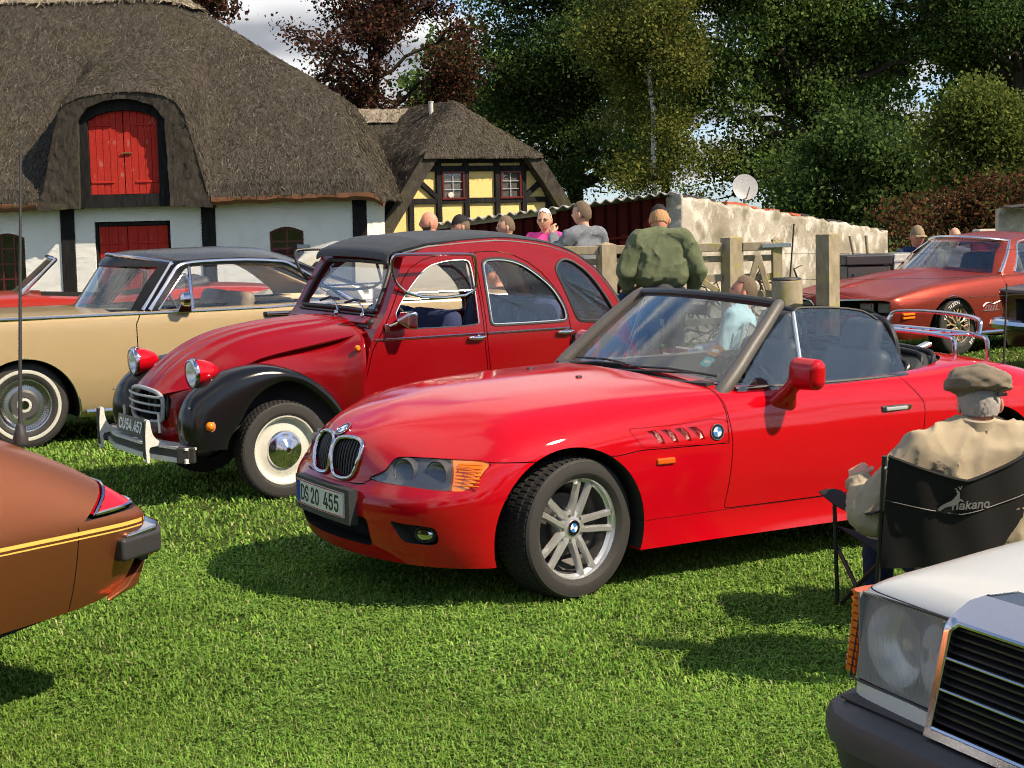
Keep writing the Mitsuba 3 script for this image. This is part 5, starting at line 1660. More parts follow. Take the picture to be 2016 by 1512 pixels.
        put('bracket', tube([[.44, s * .49, .72], [.40, s * .46, .66], [.36, s * .36, .60]], .018, 8), 'black_plastic', hb, M=M)
    # bumper: two blades with a dark strip between, and tall overriders
    by = np.linspace(-.68, .68, 33)
    bx = lambda y: .755 - .28 * np.clip(np.abs(y) - .22, 0, 1) ** 1.2
    def bar(z0, z1, d0, d1):
        P = np.array([[[bx(y) - d1, y, z0], [bx(y) - d0, y, z0], [bx(y) - d0, y, z1], [bx(y) - d1, y, z1]] for y in by])
        F = []
        for i in range(len(by) - 1):
            for k in range(4):
                l = (k + 1) % 4
                F += [[i * 4 + k, i * 4 + l, (i + 1) * 4 + l], [i * 4 + k, (i + 1) * 4 + l, (i + 1) * 4 + k]]
        e = (len(by) - 1) * 4
        F += [[0, 2, 1], [0, 3, 2], [e, e + 1, e + 2], [e, e + 2, e + 3]]
        return (P.reshape(-1, 3), np.array(F)[:, ::-1])
    bm = put('front_bumper', bar(.352, .368, 0, .13), 'pale_grey_paint', car, M=M, smooth=25, label='grey front bumper with a black strip and two tall overriders')
    put('strip', bar(.303, .352, .012, .03), 'black_plastic', bm, M=M, smooth=25)
    put('strip', bar(.274, .303, 0, .03), 'pale_grey_paint', bm, M=M, smooth=25)
    for s in (1, -1):
        pf = smoothpoly([(.790, .265), (.79, .50), (.780, .522), (.766, .515), (.757, .46), (.742, .42), (.71, .39), (.665, .370), (.72, .362), (.768, .355), (.772, .265)], 3)
        ov = put('overrider', prism(pf, 'y', *sorted((s * .385, s * .430))), 'pale_grey_paint', bm, M=M, smooth=30)
        put('pad', rbox(.782, .802, *sorted((s * .387, s * .428)), .285, .515, .008), 'black_plastic', ov, M=M)
        put('end_cap', xf(rbox(-.055, .055, -.03, .03, .272, .370, .01), eul(0, 0, -s * .55, (float(bx(.66)) - .025, s * .645, 0))), 'black_plastic', bm, M=M)
        put('tie_bar', tube([[.655, s * .30, .42], [.66, s * .30, .535]], .009, 6), 'pale_grey_paint', bm, M=M)
    Q = frame((.722, -.01, .440), (0, 1, 0), (1, 0, .12))
    pl = put('number_plate', xf(rbox(-.235, .235, -.056, .056, -.006, .003, .003), Q), 'plate_black', car, M=M, label='black number plate with white characters')
    for txt, x, wd in (('CU', -.150, .115), ('54', -.030, .092), ('.', .034, .012), ('457', .122, .142)):
        hh = .070 if txt != '.' else .012
        put('lettering', xf(text_on(txt, hh, wd, .002, np.eye(4)), Q @ eul(t=(x, -.029 if txt == '.' else 0, .003))), 'ink_white', pl, M=M, smooth=False)
    put('repeater', move(lathe([(0, .018), (.012, .016), (.019, .006), (.020, 0)], 20), -.535, .632, .888), 'amber_lens', car, M=M)
    # rear wings, wheels, seats, steering wheel
    for s in (1, -1):
        rw = smoothpoly([(-1.98, .30), (-2.02, .52), (-2.07, .75), (-2.10, .90), (-2.16, .918), (-2.35, .908), (-2.50, .86), (-2.66, .70), (-2.74, .50), (-2.74, .32), (-2.6, .30), (-2.3, .30)], 4)
        put('rear_wing', soft(man(hull(np.vstack([np.stack([rw[:, 0], 0 * rw[:, 0] + s * .60, rw[:, 1]], 1), np.stack([(rw[:, 0] + 2.35) * .90 - 2.35, 0 * rw[:, 0] + s * .725, (rw[:, 1] - .6) * .92 + .6], 1)]))), .05, 4), 'black_gloss', car, M=M, smooth=50)
    cap = [(.118, .0), (.112, .012), (.098, .018), (.080, .020), (.062, .030), (.045, .042), (.028, .050), (.020, .054), (.016, .060), (0, .062)]
    for x, y, s, st in ((.0, .63, 1, 2), (.0, -.63, -1, 2), (-2.40, .62, 1, 0), (-2.40, -.62, -1, 0)):
        Q = eul(0, 0, math.radians(st) + (0 if s > 0 else math.pi), (x, y, .300))
        disc_wheel(car, M @ Q, .300, .213, .135, .105, 'ivory_paint', 'chrome', cap, 'ivory painted wheel with a chrome hub cap')
    for x, hgt in ((-1.12, 1.085), (-1.92, 1.12)):
        st = put('seat', soft(man(hull(np.vstack([ball(.08, c_, n=2)[0] for c_ in ((x + .42, .52, .55), (x + .42, -.52, .55), (x, .52, .50), (x, -.52, .50))]))), .06, 4), 'blue_velour', car, M=M)
        for y in ((.30, -.30) if x > -1.5 else (0,)):
            hw = .22 if x > -1.5 else .48
            pts = [ball(.085, (x - .05, y + k * hw, .55), n=2)[0] for k in (-1, 1)] + [ball(.075, (x - .16, y + k * hw, hgt - .075), n=2)[0] for k in (-1, 1)]
            v, f = soft(man(hull(np.vstack(pts))), .025, 5)
            v = v + np.stack([.006 * np.cos(v[:, 1] * 2 * np.pi / .055) * (v[:, 0] > x - .10), 0 * v[:, 0], .004 * np.cos(v[:, 1] * 2 * np.pi / .055)], 1)
            put('backrest', (v, f), 'blue_velour', st, M=M, smooth=60)
    an = np.linspace(0, 2 * np.pi, 40, endpoint=False)
    sw = put('steering_wheel', xf(tube(np.stack([.20 * np.cos(an), .20 * np.sin(an), 0 * an], 1), .012, 8, closed=True), eul(ry=math.radians(-55), t=(-.98, .32, 1.02))), 'black_plastic', car, M=M)
    put('column', tube([[-.98, .32, 1.02], [-.72, .32, .84]], .02, 8), 'black_plastic', sw, M=M)
    put('dashboard', rbox(-.80, -.66, -.56, .56, .93, 1.06, .03), 'black_plastic', car, M=M)


build_economy_saloon()

# ------------------------------------------------------------------ the other cars
mat('copper_paint', 'principled', base_color=(.37, .115, .045), metallic=0.85, roughness=0.36, clearcoat=1.0, clearcoat_gloss=0.97)
mat('bronze_red_paint', 'principled', base_color=(.40, .050, .026), metallic=0.8, roughness=0.32, clearcoat=1.0, clearcoat_gloss=0.97)
mat('black_vinyl', 'principled', base_color=(.006, .006, .008), roughness=0.22, specular=0.22)
mat('tan_vinyl', 'principled', base_color=(.50, .40, .25), roughness=0.6)
mat('dark_tan_vinyl', 'principled', base_color=(.22, .17, .11), roughness=0.6)
mat('bumper_grey', 'principled', base_color=(.026, .028, .034), roughness=0.55)
mat('dark_glass', 'roughplastic', diffuse_reflectance=(.06, .062, .060), alpha=0.03)
mat('lamp_grey', 'roughplastic', diffuse_reflectance=(.20, .205, .20), alpha=0.05)


def skin(L, S, m, parent, M, name='body', lined=True, **k):
    a, b = L.split(arr(S), .014 if lined else 9)
    q, n = L.shade(a)
    o = put(name, q, m, parent, M=M, normals=n, **k)
    if lined and len(b[1]):
        put('dark_pocket', b, 'cavity', o, M=M, smooth=False)  # cut faces below the skin, coloured dark in place of shade
    return o


def cabin(car, M, poly, wz, crown, m, bow=None, wins=(), front=None, rear=None, inner=None, th=.035, glass='pane', edge=.09):
    """glass house over a body: hollow, with openings and panes; returns the width function"""
    wf = Akima1DInterpolator(np.array(wz)[:, 0], np.array(wz)[:, 1])
    w = lambda x, z: wf(np.clip(z, wz[0][0], wz[-1][0]))
    cr = lambda x, z, t: crown * (1 - t ** 2) * np.clip((z - wz[1][0]) / (wz[-2][0] - wz[1][0] + 1e-6), 0, 1)
    def bend(s):
        if bow is None:
            return s
        v, f = arr(s)
        wv = w(v[:, 0], v[:, 2])
        t = np.clip(v[:, 1] / np.maximum(wv, .1), -1, 1)
        v[:, 0] += bow * (1 - t ** 2) * np.clip((v[:, 0] - (np.array(poly)[:, 0].max() - .62)) / .35, 0, 1)
        return man((v, f))
    o = slab(poly, w, cr, edge)
    i = slab(off(poly, -th), lambda x, z: w(x, z) - th - .005, cr, edge)
    sh = o - i
    cuts = m3.Manifold()
    for p in wins:
        cuts = cuts + cutters(p, .25, 1.4)
    if front is not None:
        cuts = cuts + man(prism(front[0], 'x', *front[1]))
    if rear is not None:
        cuts = cuts + man(prism(rear[0], 'x', *rear[1]))
    b = put('roof', arr(bend(sh - cuts)), m, car, M=M, smooth=40)
    if inner:
        i2 = slab(off(poly, -th - .012), lambda x, z: w(x, z) - th - .017, cr, edge)
        put('headlining', arr(bend((slab(off(poly, -th - .002), lambda x, z: w(x, z) - th - .007, cr, edge) - i2 - cuts))), inner, b, M=M, smooth=40)
    for p in wins:
        for s in (1, -1):
            put('side_window', pane_on(p, w, s, .02), glass, b, M=M, smooth=False)
    return b, w


def simple_wheel(car, M, x, y, R, rim, wd, rim_mat='brushed_metal', st=0):
    for s in (1, -1):
        Q = eul(0, 0, math.radians(st) + (0 if s > 0 else math.pi), (x, s * y, R))
        h = wd / 2
        o = put('wheel', lathe([(rim, h * .86), (rim - .012, h * .8), (rim - .03, h * .5), (rim * .5, h * .62), (rim * .3, h * .8), (0, h * .82)], 40), rim_mat, car, M=M @ Q, smooth=40)
        tyre(o, M @ Q, R, rim, wd, blocks=30)


# ---- gold hardtop coupe
def build_coupe():
    car = thing('hardtop_coupe', 'long pale gold hardtop coupe with a black vinyl roof and whitewall tyres', 'car')
    S = Spot(-4.09, 14.315, math.pi + math.radians(24.5))
    M = S.M
    C = [[(.98, 0, .24), (1.02, 0, .30), (1.05, 0, .56), (1.02, 0, .88), (1.0, 0, .95), (.97, 0, .975), (.94, 0, .985), (.90, 0, .99)],
         [(.95, .55, .24), (.99, .56, .30), (1.02, .58, .56), (1.0, .58, .88), (.98, .56, .95), (.93, .46, .98), (.88, .25, .995), (.8, 0, 1.0)],
         [(.86, .80, .23), (.92, .86, .29), (.96, .90, .56), (.94, .89, .90), (.92, .86, .975), (.82, .70, 1.0), (.75, .36, 1.01), (.7, 0, 1.012)],
         [(.42, .85, .21), (.42, .90, .27), (.42, .955, .555), (.42, .95, .91), (.42, .92, .99), (.4, .78, 1.01), (.4, .4, 1.02), (.4, 0, 1.022)],
         [(0, .85, .21), (0, .90, .27), (0, .958, .555), (0, .952, .915), (0, .925, .992), (0, .79, 1.01), (0, .4, 1.028), (0, 0, 1.03)],
         [(-.6, .85, .21), (-.6, .905, .27), (-.6, .96, .555), (-.6, .955, .915), (-.6, .925, 1.0), (-.6, .79, 1.015), (-.6, .4, 1.03), (-.6, 0, 1.035)],
         [(-1.5, .85, .21), (-1.5, .905, .27), (-1.5, .965, .555), (-1.5, .955, .92), (-1.5, .925, 1.005), (-1.5, .80, 1.02), (-1.5, .4, 1.03), (-1.5, 0, 1.03)],
         [(-2.6, .85, .21), (-2.6, .905, .27), (-2.6, .965, .555), (-2.6, .96, .92), (-2.6, .93, 1.02), (-2.6, .80, 1.035), (-2.6, .4, 1.045), (-2.6, 0, 1.045)],
         [(-3.5, .85, .24), (-3.5, .90, .30), (-3.5, .955, .56), (-3.5, .95, .92), (-3.5, .915, 1.025), (-3.5, .78, 1.045), (-3.5, .4, 1.055), (-3.5, 0, 1.055)],
         [(-4.25, .80, .30), (-4.25, .86, .36), (-4.3, .91, .58), (-4.25, .90, .90), (-4.2, .87, 1.005), (-4.2, .74, 1.03), (-4.2, .4, 1.04), (-4.2, 0, 1.04)],
         [(-4.45, 0, .32), (-4.48, 0, .38), (-4.5, 0, .58), (-4.45, 0, .86), (-4.42, 0, .97), (-4.40, 0, 1.0), (-4.37, 0, 1.02), (-4.33, 0, 1.03)]]
    L = Loft(C, 120, 50, (1.2, .6))
    B = L.man
    for x in (0, -3.08):
        for s in (1, -1):
            B = B - man(cyl(x, .285, .41, *sorted((s * .55, s * 1.2))))
    B = B - man(prism([(-.70, -.80), (-.70, .80), (-3.0, .80), (-3.0, -.80)], 'z', .35, 1.5))
    door = [(-.905, 1.2), (-.905, 1.0), (-.866, .92), (-.868, .30), (-2.10, .30), (-2.16, .55), (-2.17, 1.2)]
    ds = []
    for s in (1, -1):
        ds.append(B ^ man(prism(off(door, -.004), 'y', *sorted((s * .8, s * 1.3)))))
        B = B - man(prism(off(door, .004), 'y', *sorted((s * .78, s * 1.3))))
    b = skin(L, B, 'gold_paint', car, M)
    dk = [skin(L, d, 'gold_paint', car, M, 'door') for d in ds]
    poly = [(-.93, .98), (-1.10, 1.209), (-1.225, 1.360), (-1.30, 1.383), (-1.5, 1.394), (-1.8, 1.397), (-2.1, 1.378), (-2.3, 1.33), (-2.5, 1.255), (-2.8, 1.145), (-3.15, 1.05), (-3.3, 1.0)]
    win = smoothpoly([(-1.05, 1.02), (-1.15, 1.14), (-1.30, 1.305), (-1.37, 1.342), (-1.55, 1.352), (-1.80, 1.354), (-2.0, 1.342), (-2.15, 1.310), (-2.32, 1.215), (-2.46, 1.11), (-2.53, 1.03)], 3)
    rf, w = cabin(car, M, poly, [(.98, .885), (1.10, .845), (1.25, .765), (1.36, .695), (1.46, .60)], .095, 'black_vinyl', .38, (win,),
                  ([(-.76, 1.02), (.76, 1.02), (.63, 1.35), (0, 1.365), (-.63, 1.35)], (-1.28, .2)), ([(-.58, 1.06), (.58, 1.06), (.50, 1.29), (-.50, 1.29)], (-3.6, -2.35)), 'tan_vinyl')
    # windscreen with bright frame
    g = np.zeros((17, 6, 3))
    for i, a in enumerate(np.linspace(-1, 1, 17)):
        for j, t in enumerate(np.linspace(0, 1, 6)):
            z = 1.015 + t * .355
            xx = -.955 - .29 * t + .385 * (1 - a * a)
            g[i, j] = [xx, a * (float(w(0, z)) - .03), z + .075 * t * (1 - a * a)]
    ws = put('windscreen', sheet(g), 'tinted_pane', car, M=M, smooth=True)
    for e in (g[0], g[-1]):
        put('pillar_trim', tube(e + [.01, 0, .0], .022, 8), 'chrome', ws, M=M)
    put('frame_trim', tube(g[:, -1] + [.0, 0, .008], .013, 8), 'chrome', ws, M=M)
    for s in (1, -1):
        tr = np.array([(-.99, 1.02), (-1.12, 1.175), (-1.245, 1.325), (-1.32, 1.366), (-1.5, 1.380), (-1.8, 1.382), (-2.05, 1.367), (-2.2, 1.335), (-2.4, 1.21), (-2.58, 1.09), (-2.68, 1.03)])
        tr = smoothpoly(tr, 40, closed=False)
        put('roof_trim', line_on(tr, w, s, .017, -.004, closed=False, n=8), 'chrome', rf, M=M)
        put('vent_post', line_on([(-1.335, 1.0), (-1.36, 1.345)], w, s, .013, -.002, closed=False), 'chrome', dk[0] if s > 0 else dk[1], M=M)
        put('vent_frame', line_on(smoothpoly(np.array([(-1.06, 1.02), (-1.2, 1.18), (-1.30, 1.29), (-1.325, 1.28), (-1.325, 1.1)]), 16, closed=False), w, s, .009, .002, closed=False), 'chrome', dk[0] if s > 0 else dk[1], M=M)
        xs = np.linspace(.85, -4.15, 40)
        put('belt_strip', tube(np.array([[x, s * (.930 if x > -3.3 else .93 - (abs(x + 3.3) / .85) * .055), .998 + .006 * (x < -2) + .012 * np.clip((-x - 1) / 2, 0, 1)] for x in xs]), .012, 6), 'chrome', b, M=M)
        put('sill_strip', tube([[-.46, s * .905, .258], [-1.5, s * .910, .258], [-2.65, s * .910, .258]], .020, 6), 'chrome', b, M=M)
        for x in (0, -3.08):
            put('arch_trim', tube(np.array([[x + .414 * math.cos(a), s * (.955 - .03 * abs(math.cos(a))), .285 + .414 * math.sin(a)] for a in np.linspace(-.1, 3.25, 40)]), .009, 6), 'chrome', b, M=M)
    put('mirror', move(xf(lathe([(0, .045), (.03, .042), (.055, .02), (.06, -.03), (.055, -.035), (0, -.035)], 24, 'x'), eul()), -1.24, 1.02, 1.10), 'chrome', dk[0], M=M)
    put('mirror_foot', hull([[-1.19, .93, 1.0], [-1.30, .93, 1.0], [-1.19, .985, 1.0], [-1.30, .985, 1.0], [-1.23, 1.0, 1.09], [-1.27, 1.0, 1.09]]), 'chrome', dk[0], M=M, smooth=False)
    hnd = put('handle', rbox(-2.10, -1.91, .955, .985, .942, .966, .008), 'chrome', dk[0], M=M)
    put('recess', rbox(-2.12, -1.89, .95, .962, .93, .972, .005), 'black_satin', hnd, M=M)
    for x, top_ in ((-1.72, 1.12), (-2.62, 1.09)):
        st = put('seat', soft(man(rbox(x - .05, x + .50, -.72, .72, .45, .62, .05)), .08, 4), 'dark_tan_vinyl', car, M=M)
        for y in (.36, -.36):
            put('backrest', soft(man(hull(np.vstack([ball(.06, c, n=2)[0] for c in ((x, y + .27, .6), (x, y - .27, .6), (x - .14, y + .25, top_ - .06), (x - .14, y - .25, top_ - .06))]))), .05, 4), 'dark_tan_vinyl', st, M=M)
    put('dashboard', rbox(-1.05, -.80, -.80, .80, .80, 1.0, .04), 'dark_tan_vinyl', car, M=M)
    an = np.linspace(0, 2 * np.pi, 36, endpoint=False)
    put('steering_wheel', xf(tube(np.stack([.20 * np.cos(an), .20 * np.sin(an), 0 * an], 1), .012, 6, closed=True), eul(ry=math.radians(-66), t=(-1.28, .36, 1.02))), 'black_plastic', car, M=M)
    for x in (0, -3.08):
        for s in (1, -1):
            Q = M @ eul(0, 0, 0 if s > 0 else math.pi, (x, s * .80, .335))
            o = disc_wheel(car, Q, .335, .205, .20, .13, 'brushed_metal', 'chrome', [(.196, -.02), (.193, .0), (.178, .006), (.160, .0), (.150, -.01), (.128, -.012), (.110, .004), (.075, .012), (.0, .014)], 'chrome hub cap wheel with a thin white ring on its tyre', white=(.246, .274))
            put('slots', join([xf(box(-.0045, .0045, .049, .060, .150, .180, .001), eul(ry=k * 2 * math.pi / 60)) for k in range(60)]), 'black_satin', o, M=Q, smooth=False, kind='stuff')
            put('dark_disc', lathe([(.128, .042), (.10, .066), (.06, .067), (.06, .060), (.12, .036)], 40), 'disc_steel', o, M=Q)
            put('centre_ring', lathe([(.055, .066), (.055, .070), (.035, .072), (.035, .066)], 32), 'ivory_paint', o, M=Q)
    put('front_bumper', tube(smoothpoly(np.array([[.75, .93, .42], [.95, .90, .42], [1.10, .6, .42], [1.13, 0, .42], [1.10, -.6, .42], [.95, -.90, .42], [.75, -.93, .42]]), 40, closed=False), .06, 8), 'chrome', car, M=M)
    put('rear_bumper', tube(smoothpoly(np.array([[-4.1, .93, .46], [-4.4, .88, .46], [-4.58, .5, .46], [-4.6, 0, .46], [-4.58, -.5, .46], [-4.4, -.88, .46], [-4.1, -.93, .46]]), 40, closed=False), .06, 8), 'chrome', car, M=M)


build_coupe()


# ---- red open car by the barn, seen behind and through the gold one
def build_convertible():
    car = thing('convertible_car', 'orange red open tourer parked by the barn behind the gold coupe', 'car')
    M = Spot(-5.95, 19.6, math.pi + math.radians(16)).M
    C = [[(.85, 0, .3), (.9, 0, .5), (.9, 0, .75), (.8, 0, .92)], [(.75, .6, .3), (.8, .62, .5), (.78, .6, .78), (.6, 0, .95)], [(.4, .8, .25), (.4, .86, .5), (.4, .80, .86), (.3, 0, .97)], [(-.5, .82, .22), (-.5, .88, .5), (-.5, .82, .92), (-.5, 0, .99)],
         [(-1.5, .82, .22), (-1.5, .88, .5), (-1.5, .83, .90), (-1.5, 0, .93)], [(-2.4, .82, .25), (-2.4, .88, .55), (-2.4, .80, .98), (-2.4, 0, 1.0)], [(-3.2, .78, .3), (-3.25, .82, .55), (-3.2, .74, .95), (-3.2, 0, .98)], [(-3.6, .45, .35), (-3.65, .45, .55), (-3.6, .40, .85), (-3.5, 0, .92)], [(-3.7, 0, .36), (-3.75, 0, .55), (-3.7, 0, .8), (-3.55, 0, .90)]]
    L = Loft(C, 60, 26, (1.0, .9))
    B = L.man
    for x in (0, -2.5):
        B = B - man(cyl(x, .30, .36, .55, 1.2, 40)) - man(cyl(x, .30, .36, -1.2, -.55, 40))
    B = B - man(prism([(-.75, -.68), (-.75, .68), (-2.2, .66), (-2.2, -.66)], 'z', .4, 1.5))
    b = skin(L, B, 'orange_red_paint', car, M)
    for s in (1, -1):
        xs = np.linspace(.55, -3.3, 24)
        g = np.array([[[x, s * (.868 - .03 * abs(dz) - .08 * max(0, x) - .05 * max(0, -x - 2.6)), z + dz * .055 + .05 * np.sin((x + .4) * 1.1)] for dz in (-1, 1)] for x in xs for z in (.70,)])
        put('side_stripe', solidify(sheet(g), -.012), 'ivory_paint', b, M=M, smooth=40)
        put('windscreen_post', tube([[-.55, s * .68, .97], [-.92, s * .60, 1.33]], .02, 8), 'chrome', car, M=M)
    put('windscreen_frame', tube(smoothpoly(np.array([[-.92, .60, 1.33], [-.86, .3, 1.35], [-.84, 0, 1.355], [-.86, -.3, 1.35], [-.92, -.60, 1.33]]), 20, closed=False), .02, 8), 'chrome', car, M=M)
    put('windscreen', sheet(np.array([[[-.55 + .10 * (1 - a * a), a * .68, .98], [-.92 + .08 * (1 - a * a), a * .60, 1.33]] for a in np.linspace(-1, 1, 9)])), 'tinted_pane', car, M=M, smooth=True)
    put('folded_hood', soft(man(hull(np.vstack([ball(.08, c, n=2)[0] for c in ((-2.2, .55, .96), (-2.2, -.55, .96), (-2.5, .5, 1.02), (-2.5, -.5, 1.02))]))), .08, 4), 'black_plastic', car, M=M)
    for x in (-1.5, -2.1):
        put('seat', soft(man(rbox(x - .1, x + .1, -.6, .6, .5, 1.0, .06)), .08, 4), 'orange_red_paint', car, M=M)
    simple_wheel(car, M, 0, .72, .32, .20, .17)
    simple_wheel(car, M, -2.5, .72, .32, .20, .17)


build_convertible()


# ---- white van glimpsed through the windows of the red saloon
def build_van():
    car = thing('panel_van', 'low white panel van with a ribbed side standing behind the red saloon', 'van')
    M = Spot(-2.5, 18.35, math.pi + math.radians(2)).M
    poly = [(.55, .35), (.60, .62), (.50, .86), (-.05, .98), (-.45, 1.36), (-.7, 1.42), (-2.3, 1.42), (-2.38, 1.30), (-2.40, .40), (-2.3, .32)]
    b, w = cabin(car, M, poly, [(.3, .76), (.7, .80), (1.0, .78), (1.36, .68), (1.45, .64)], .05, 'cream_paint', None, ([(-.25, .98), (-.56, 1.28), (-.95, 1.30), (-.95, .98)],), ([(-.66, 1.0), (.66, 1.0), (.56, 1.30), (-.56, 1.30)], (-.42, .3)), None, None, .04, 'smoke_pane', .12)
    for k in range(16):
        x = -1.25 - k * .066
        for s in (1, -1):
            put('rib', rbox(x - .02, x + .02, *sorted((s * .775, s * .812)), .55, .88, .012, 6), 'cream_paint', b, M=M)
    put('handle', rbox(-1.02, -.88, .785, .83, .87, .90, .01, 6), 'chrome', b, M=M)
    simple_wheel(car, M, 0, .66, .30, .19, .17)
    simple_wheel(car, M, -1.9, .66, .30, .19, .17)


build_van()


# ---- bronze red muscle car at the right
def build_muscle_car():
    car = thing('muscle_car', 'bronze red muscle car with a split beak nose and white lettered tyres', 'car')
    M = Spot(4.552, 20.675, math.pi + math.radians(36)).M
    C = [[(1.18, 0, .22), (1.26, 0, .30), (1.30, 0, .42), (1.33, 0, .55), (1.34, 0, .69), (1.285, 0, .760), (1.15, 0, .79), (1.0, 0, .815)],
         [(1.10, .42, .22), (1.18, .43, .30), (1.22, .43, .42), (1.20, .42, .55), (1.18, .40, .665), (1.10, .34, .735), (.98, .18, .785), (.8, 0, .845)],
         [(1.02, .74, .22), (1.10, .76, .30), (1.14, .77, .42), (1.14, .77, .55), (1.13, .76, .665), (1.02, .58, .725), (.85, .3, .80), (.6, 0, .88)],
         [(.85, .86, .22), (.92, .88, .30), (.95, .89, .45), (.98, .89, .56), (1.02, .85, .69), (.80, .62, .765), (.6, .3, .845), (.4, 0, .905)],
         [(.45, .87, .22), (.45, .91, .30), (.45, .92, .50), (.45, .915, .66), (.45, .83, .800), (.35, .62, .83), (.2, .3, .89), (.1, 0, .93)],
         [(0, .87, .22), (0, .91, .30), (0, .92, .5), (0, .92, .68), (0, .84, .835), (-.05, .62, .862), (-.1, .3, .92), (-.15, 0, .945)],
         [(-.7, .87, .20), (-.7, .91, .29), (-.7, .92, .5), (-.7, .92, .70), (-.7, .85, .86), (-.7, .65, .90), (-.7, .3, .94), (-.7, 0, .95)],
         [(-1.6, .87, .20), (-1.6, .91, .29), (-1.6, .92, .5), (-1.6, .92, .72), (-1.6, .85, .87), (-1.6, .65, .90), (-1.6, .3, .91), (-1.6, 0, .91)],
         [(-2.7, .87, .22), (-2.7, .91, .32), (-2.7, .93, .5), (-2.7, .92, .74), (-2.7, .84, .90), (-2.7, .62, .93), (-2.7, .3, .94), (-2.7, 0, .94)],
         [(-3.5, .74, .30), (-3.55, .78, .38), (-3.6, .80, .52), (-3.55, .78, .72), (-3.5, .72, .84), (-3.5, .5, .87), (-3.5, .3, .88), (-3.5, 0, .88)],
         [(-3.62, 0, .32), (-3.66, 0, .4), (-3.70, 0, .52), (-3.66, 0, .70), (-3.62, 0, .79), (-3.6, 0, .82), (-3.58, 0, .84), (-3.55, 0, .85)]]
    L = Loft(C, 120, 50, (1.0, .7))
    B = L.man
    for x in (.17, -2.65):
        for s in (1, -1):
            B = B - man(cyl(x, .265, .405, *sorted((s * .55, s * 1.2))))
    B = B - man(prism([(-.95, -.72), (-.95, .72), (-2.6, .72), (-2.6, -.72)], 'z', .35, 1.5))
    nose = smoothpoly([(.075, .52), (.09, .60), (.17, .655), (.40, .665), (.80, .655), (.82, .60), (.80, .50), (.60, .475), (.20, .48)], 3)
    hole = man(prism(nose, 'x', .98, 1.5))
    B = B - hole - hole.mirror((0, 1, 0))
    low = man(prism([(-.55, .27), (.55, .27), (.55, .36), (-.55, .36)], 'x', 1.0, 1.5))
    B = B - low
    door = [(-.745, 1.2), (-.742, .84), (-.74, .28), (-1.95, .28), (-2.05, .55), (-2.05, 1.2)]
    ds = []
    for s in (1, -1):
        ds.append(B ^ man(prism(off(door, -.003), 'y', *sorted((s * .76, s * 1.3)))))
        B = B - man(prism(off(door, .003), 'y', *sorted((s * .74, s * 1.3))))
    hoodp = [(-.745, -.77), (1.0, -.77), (1.10, -.6), (1.28, 0), (1.10, .6), (1.0, .77), (-.745, .77)]
    hood = B ^ man(prism(off(hoodp, -.003), 'z', .66, 1.2))
    B = B - man(prism(off(hoodp, .003), 'z', .66, 1.2))
    # raised middle of the bonnet
    b = skin(L, B, 'bronze_red_paint', car, M)
    hd = skin(L, hood, 'bronze_red_paint', car, M, 'bonnet')
    xs = np.linspace(1.22, -.70, 30)
    cz_ = Akima1DInterpolator([-.7, -.15, .1, .4, .6, .8, 1.0, 1.15, 1.285], [.955, .948, .934, .91, .885, .85, .82, .793, .762])
    g = np.array([[[x, y * (.10 + .26 * np.clip((1.25 - x) / 1.9, 0, 1)), float(cz_(x)) + .028 * (1 - abs(y) ** 3) * np.clip((1.28 - x) * 3, 0, 1) - .03 * abs(y) ** 6 - .02] for y in np.linspace(-1, 1, 15)] for x in xs])
    put('bonnet_bulge', sheet(g), 'bronze_red_paint', hd, M=M, smooth=60)
    dk = [skin(L, d, 'bronze_red_paint', car, M, 'door') for d in ds]
    for s in (1, -1):
        for y in (.455, .665):
            x = 1.085 if y < .5 else 1.03
            h = put('headlight', rbox(x - .06, x, *sorted((s * (y - .09), s * (y + .09))), .515, .63, .01, 6), 'chrome', car, M=M)
            put('glass', rbox(x, x + .012, *sorted((s * (y - .08), s * (y + .08))), .525, .62, .006, 6), 'lamp_grey', h, M=M)
        put('grille_trim', tube(np.array([[1.345 - .60 * y * y, s * y, z] for y, z in nose]), .008, 6, closed=True), 'brushed_metal', car, M=M)
        for z0, z1 in ((.485, .512), (.445, .470)):
            put('side_marker', rbox(.80, .99, *sorted((s * .885, s * .912)), z0 + .01, z1 + .01, .006, 6), 'amber_lens', car, M=M)
        for x in (.17, -2.65):
            put('arch_trim', tube(np.array([[x + .412 * math.cos(a), s * (.912 - .02 * abs(math.cos(a))), .265 + .412 * math.sin(a)] for a in np.linspace(.1, 3.05, 40)]), .009, 6), 'chrome', b, M=M)
        put('sill_strip', tube([[-.22, s * .90, .235], [-2.2, s * .90, .235]], .022, 6), 'chrome', b, M=M)
    put('emblem', join([tube(smoothpoly(np.array([[1.335, -.02, .68], [1.345, .0, .66], [1.338, -.005, .58]]), 8, closed=False), .008, 6)]), 'brushed_metal', car, M=M)
    sc = np.array([(-.32, .53), (-.36, .56), (-.42, .575), (-.50, .555), (-.56, .57), (-.62, .585)])
    put('script', join([tube(smoothpoly(np.array([[x, .925, z] for x, z in sc]), 24, closed=False), .006, 6)] + [beam([-.36 - .045 * k, .925, .50], [-.385 - .045 * k, .925, .545], .006, .014) for k in range(5)] + [beam([-.33, .925, .485], [-.60, .925, .485], .006, .010)]), 'brushed_metal', b, M=M, smooth=False)
    poly = [(-.75, .86), (-.98, 1.10), (-1.17, 1.235), (-1.25, 1.265), (-1.6, 1.29), (-2.0, 1.27), (-2.3, 1.20), (-2.8, 1.02), (-3.0, .92)]
    win = smoothpoly([(-1.0, .90), (-1.17, 1.10), (-1.29, 1.215), (-1.6, 1.235), (-1.95, 1.21), (-2.1, 1.10), (-2.12, .92)], 3)
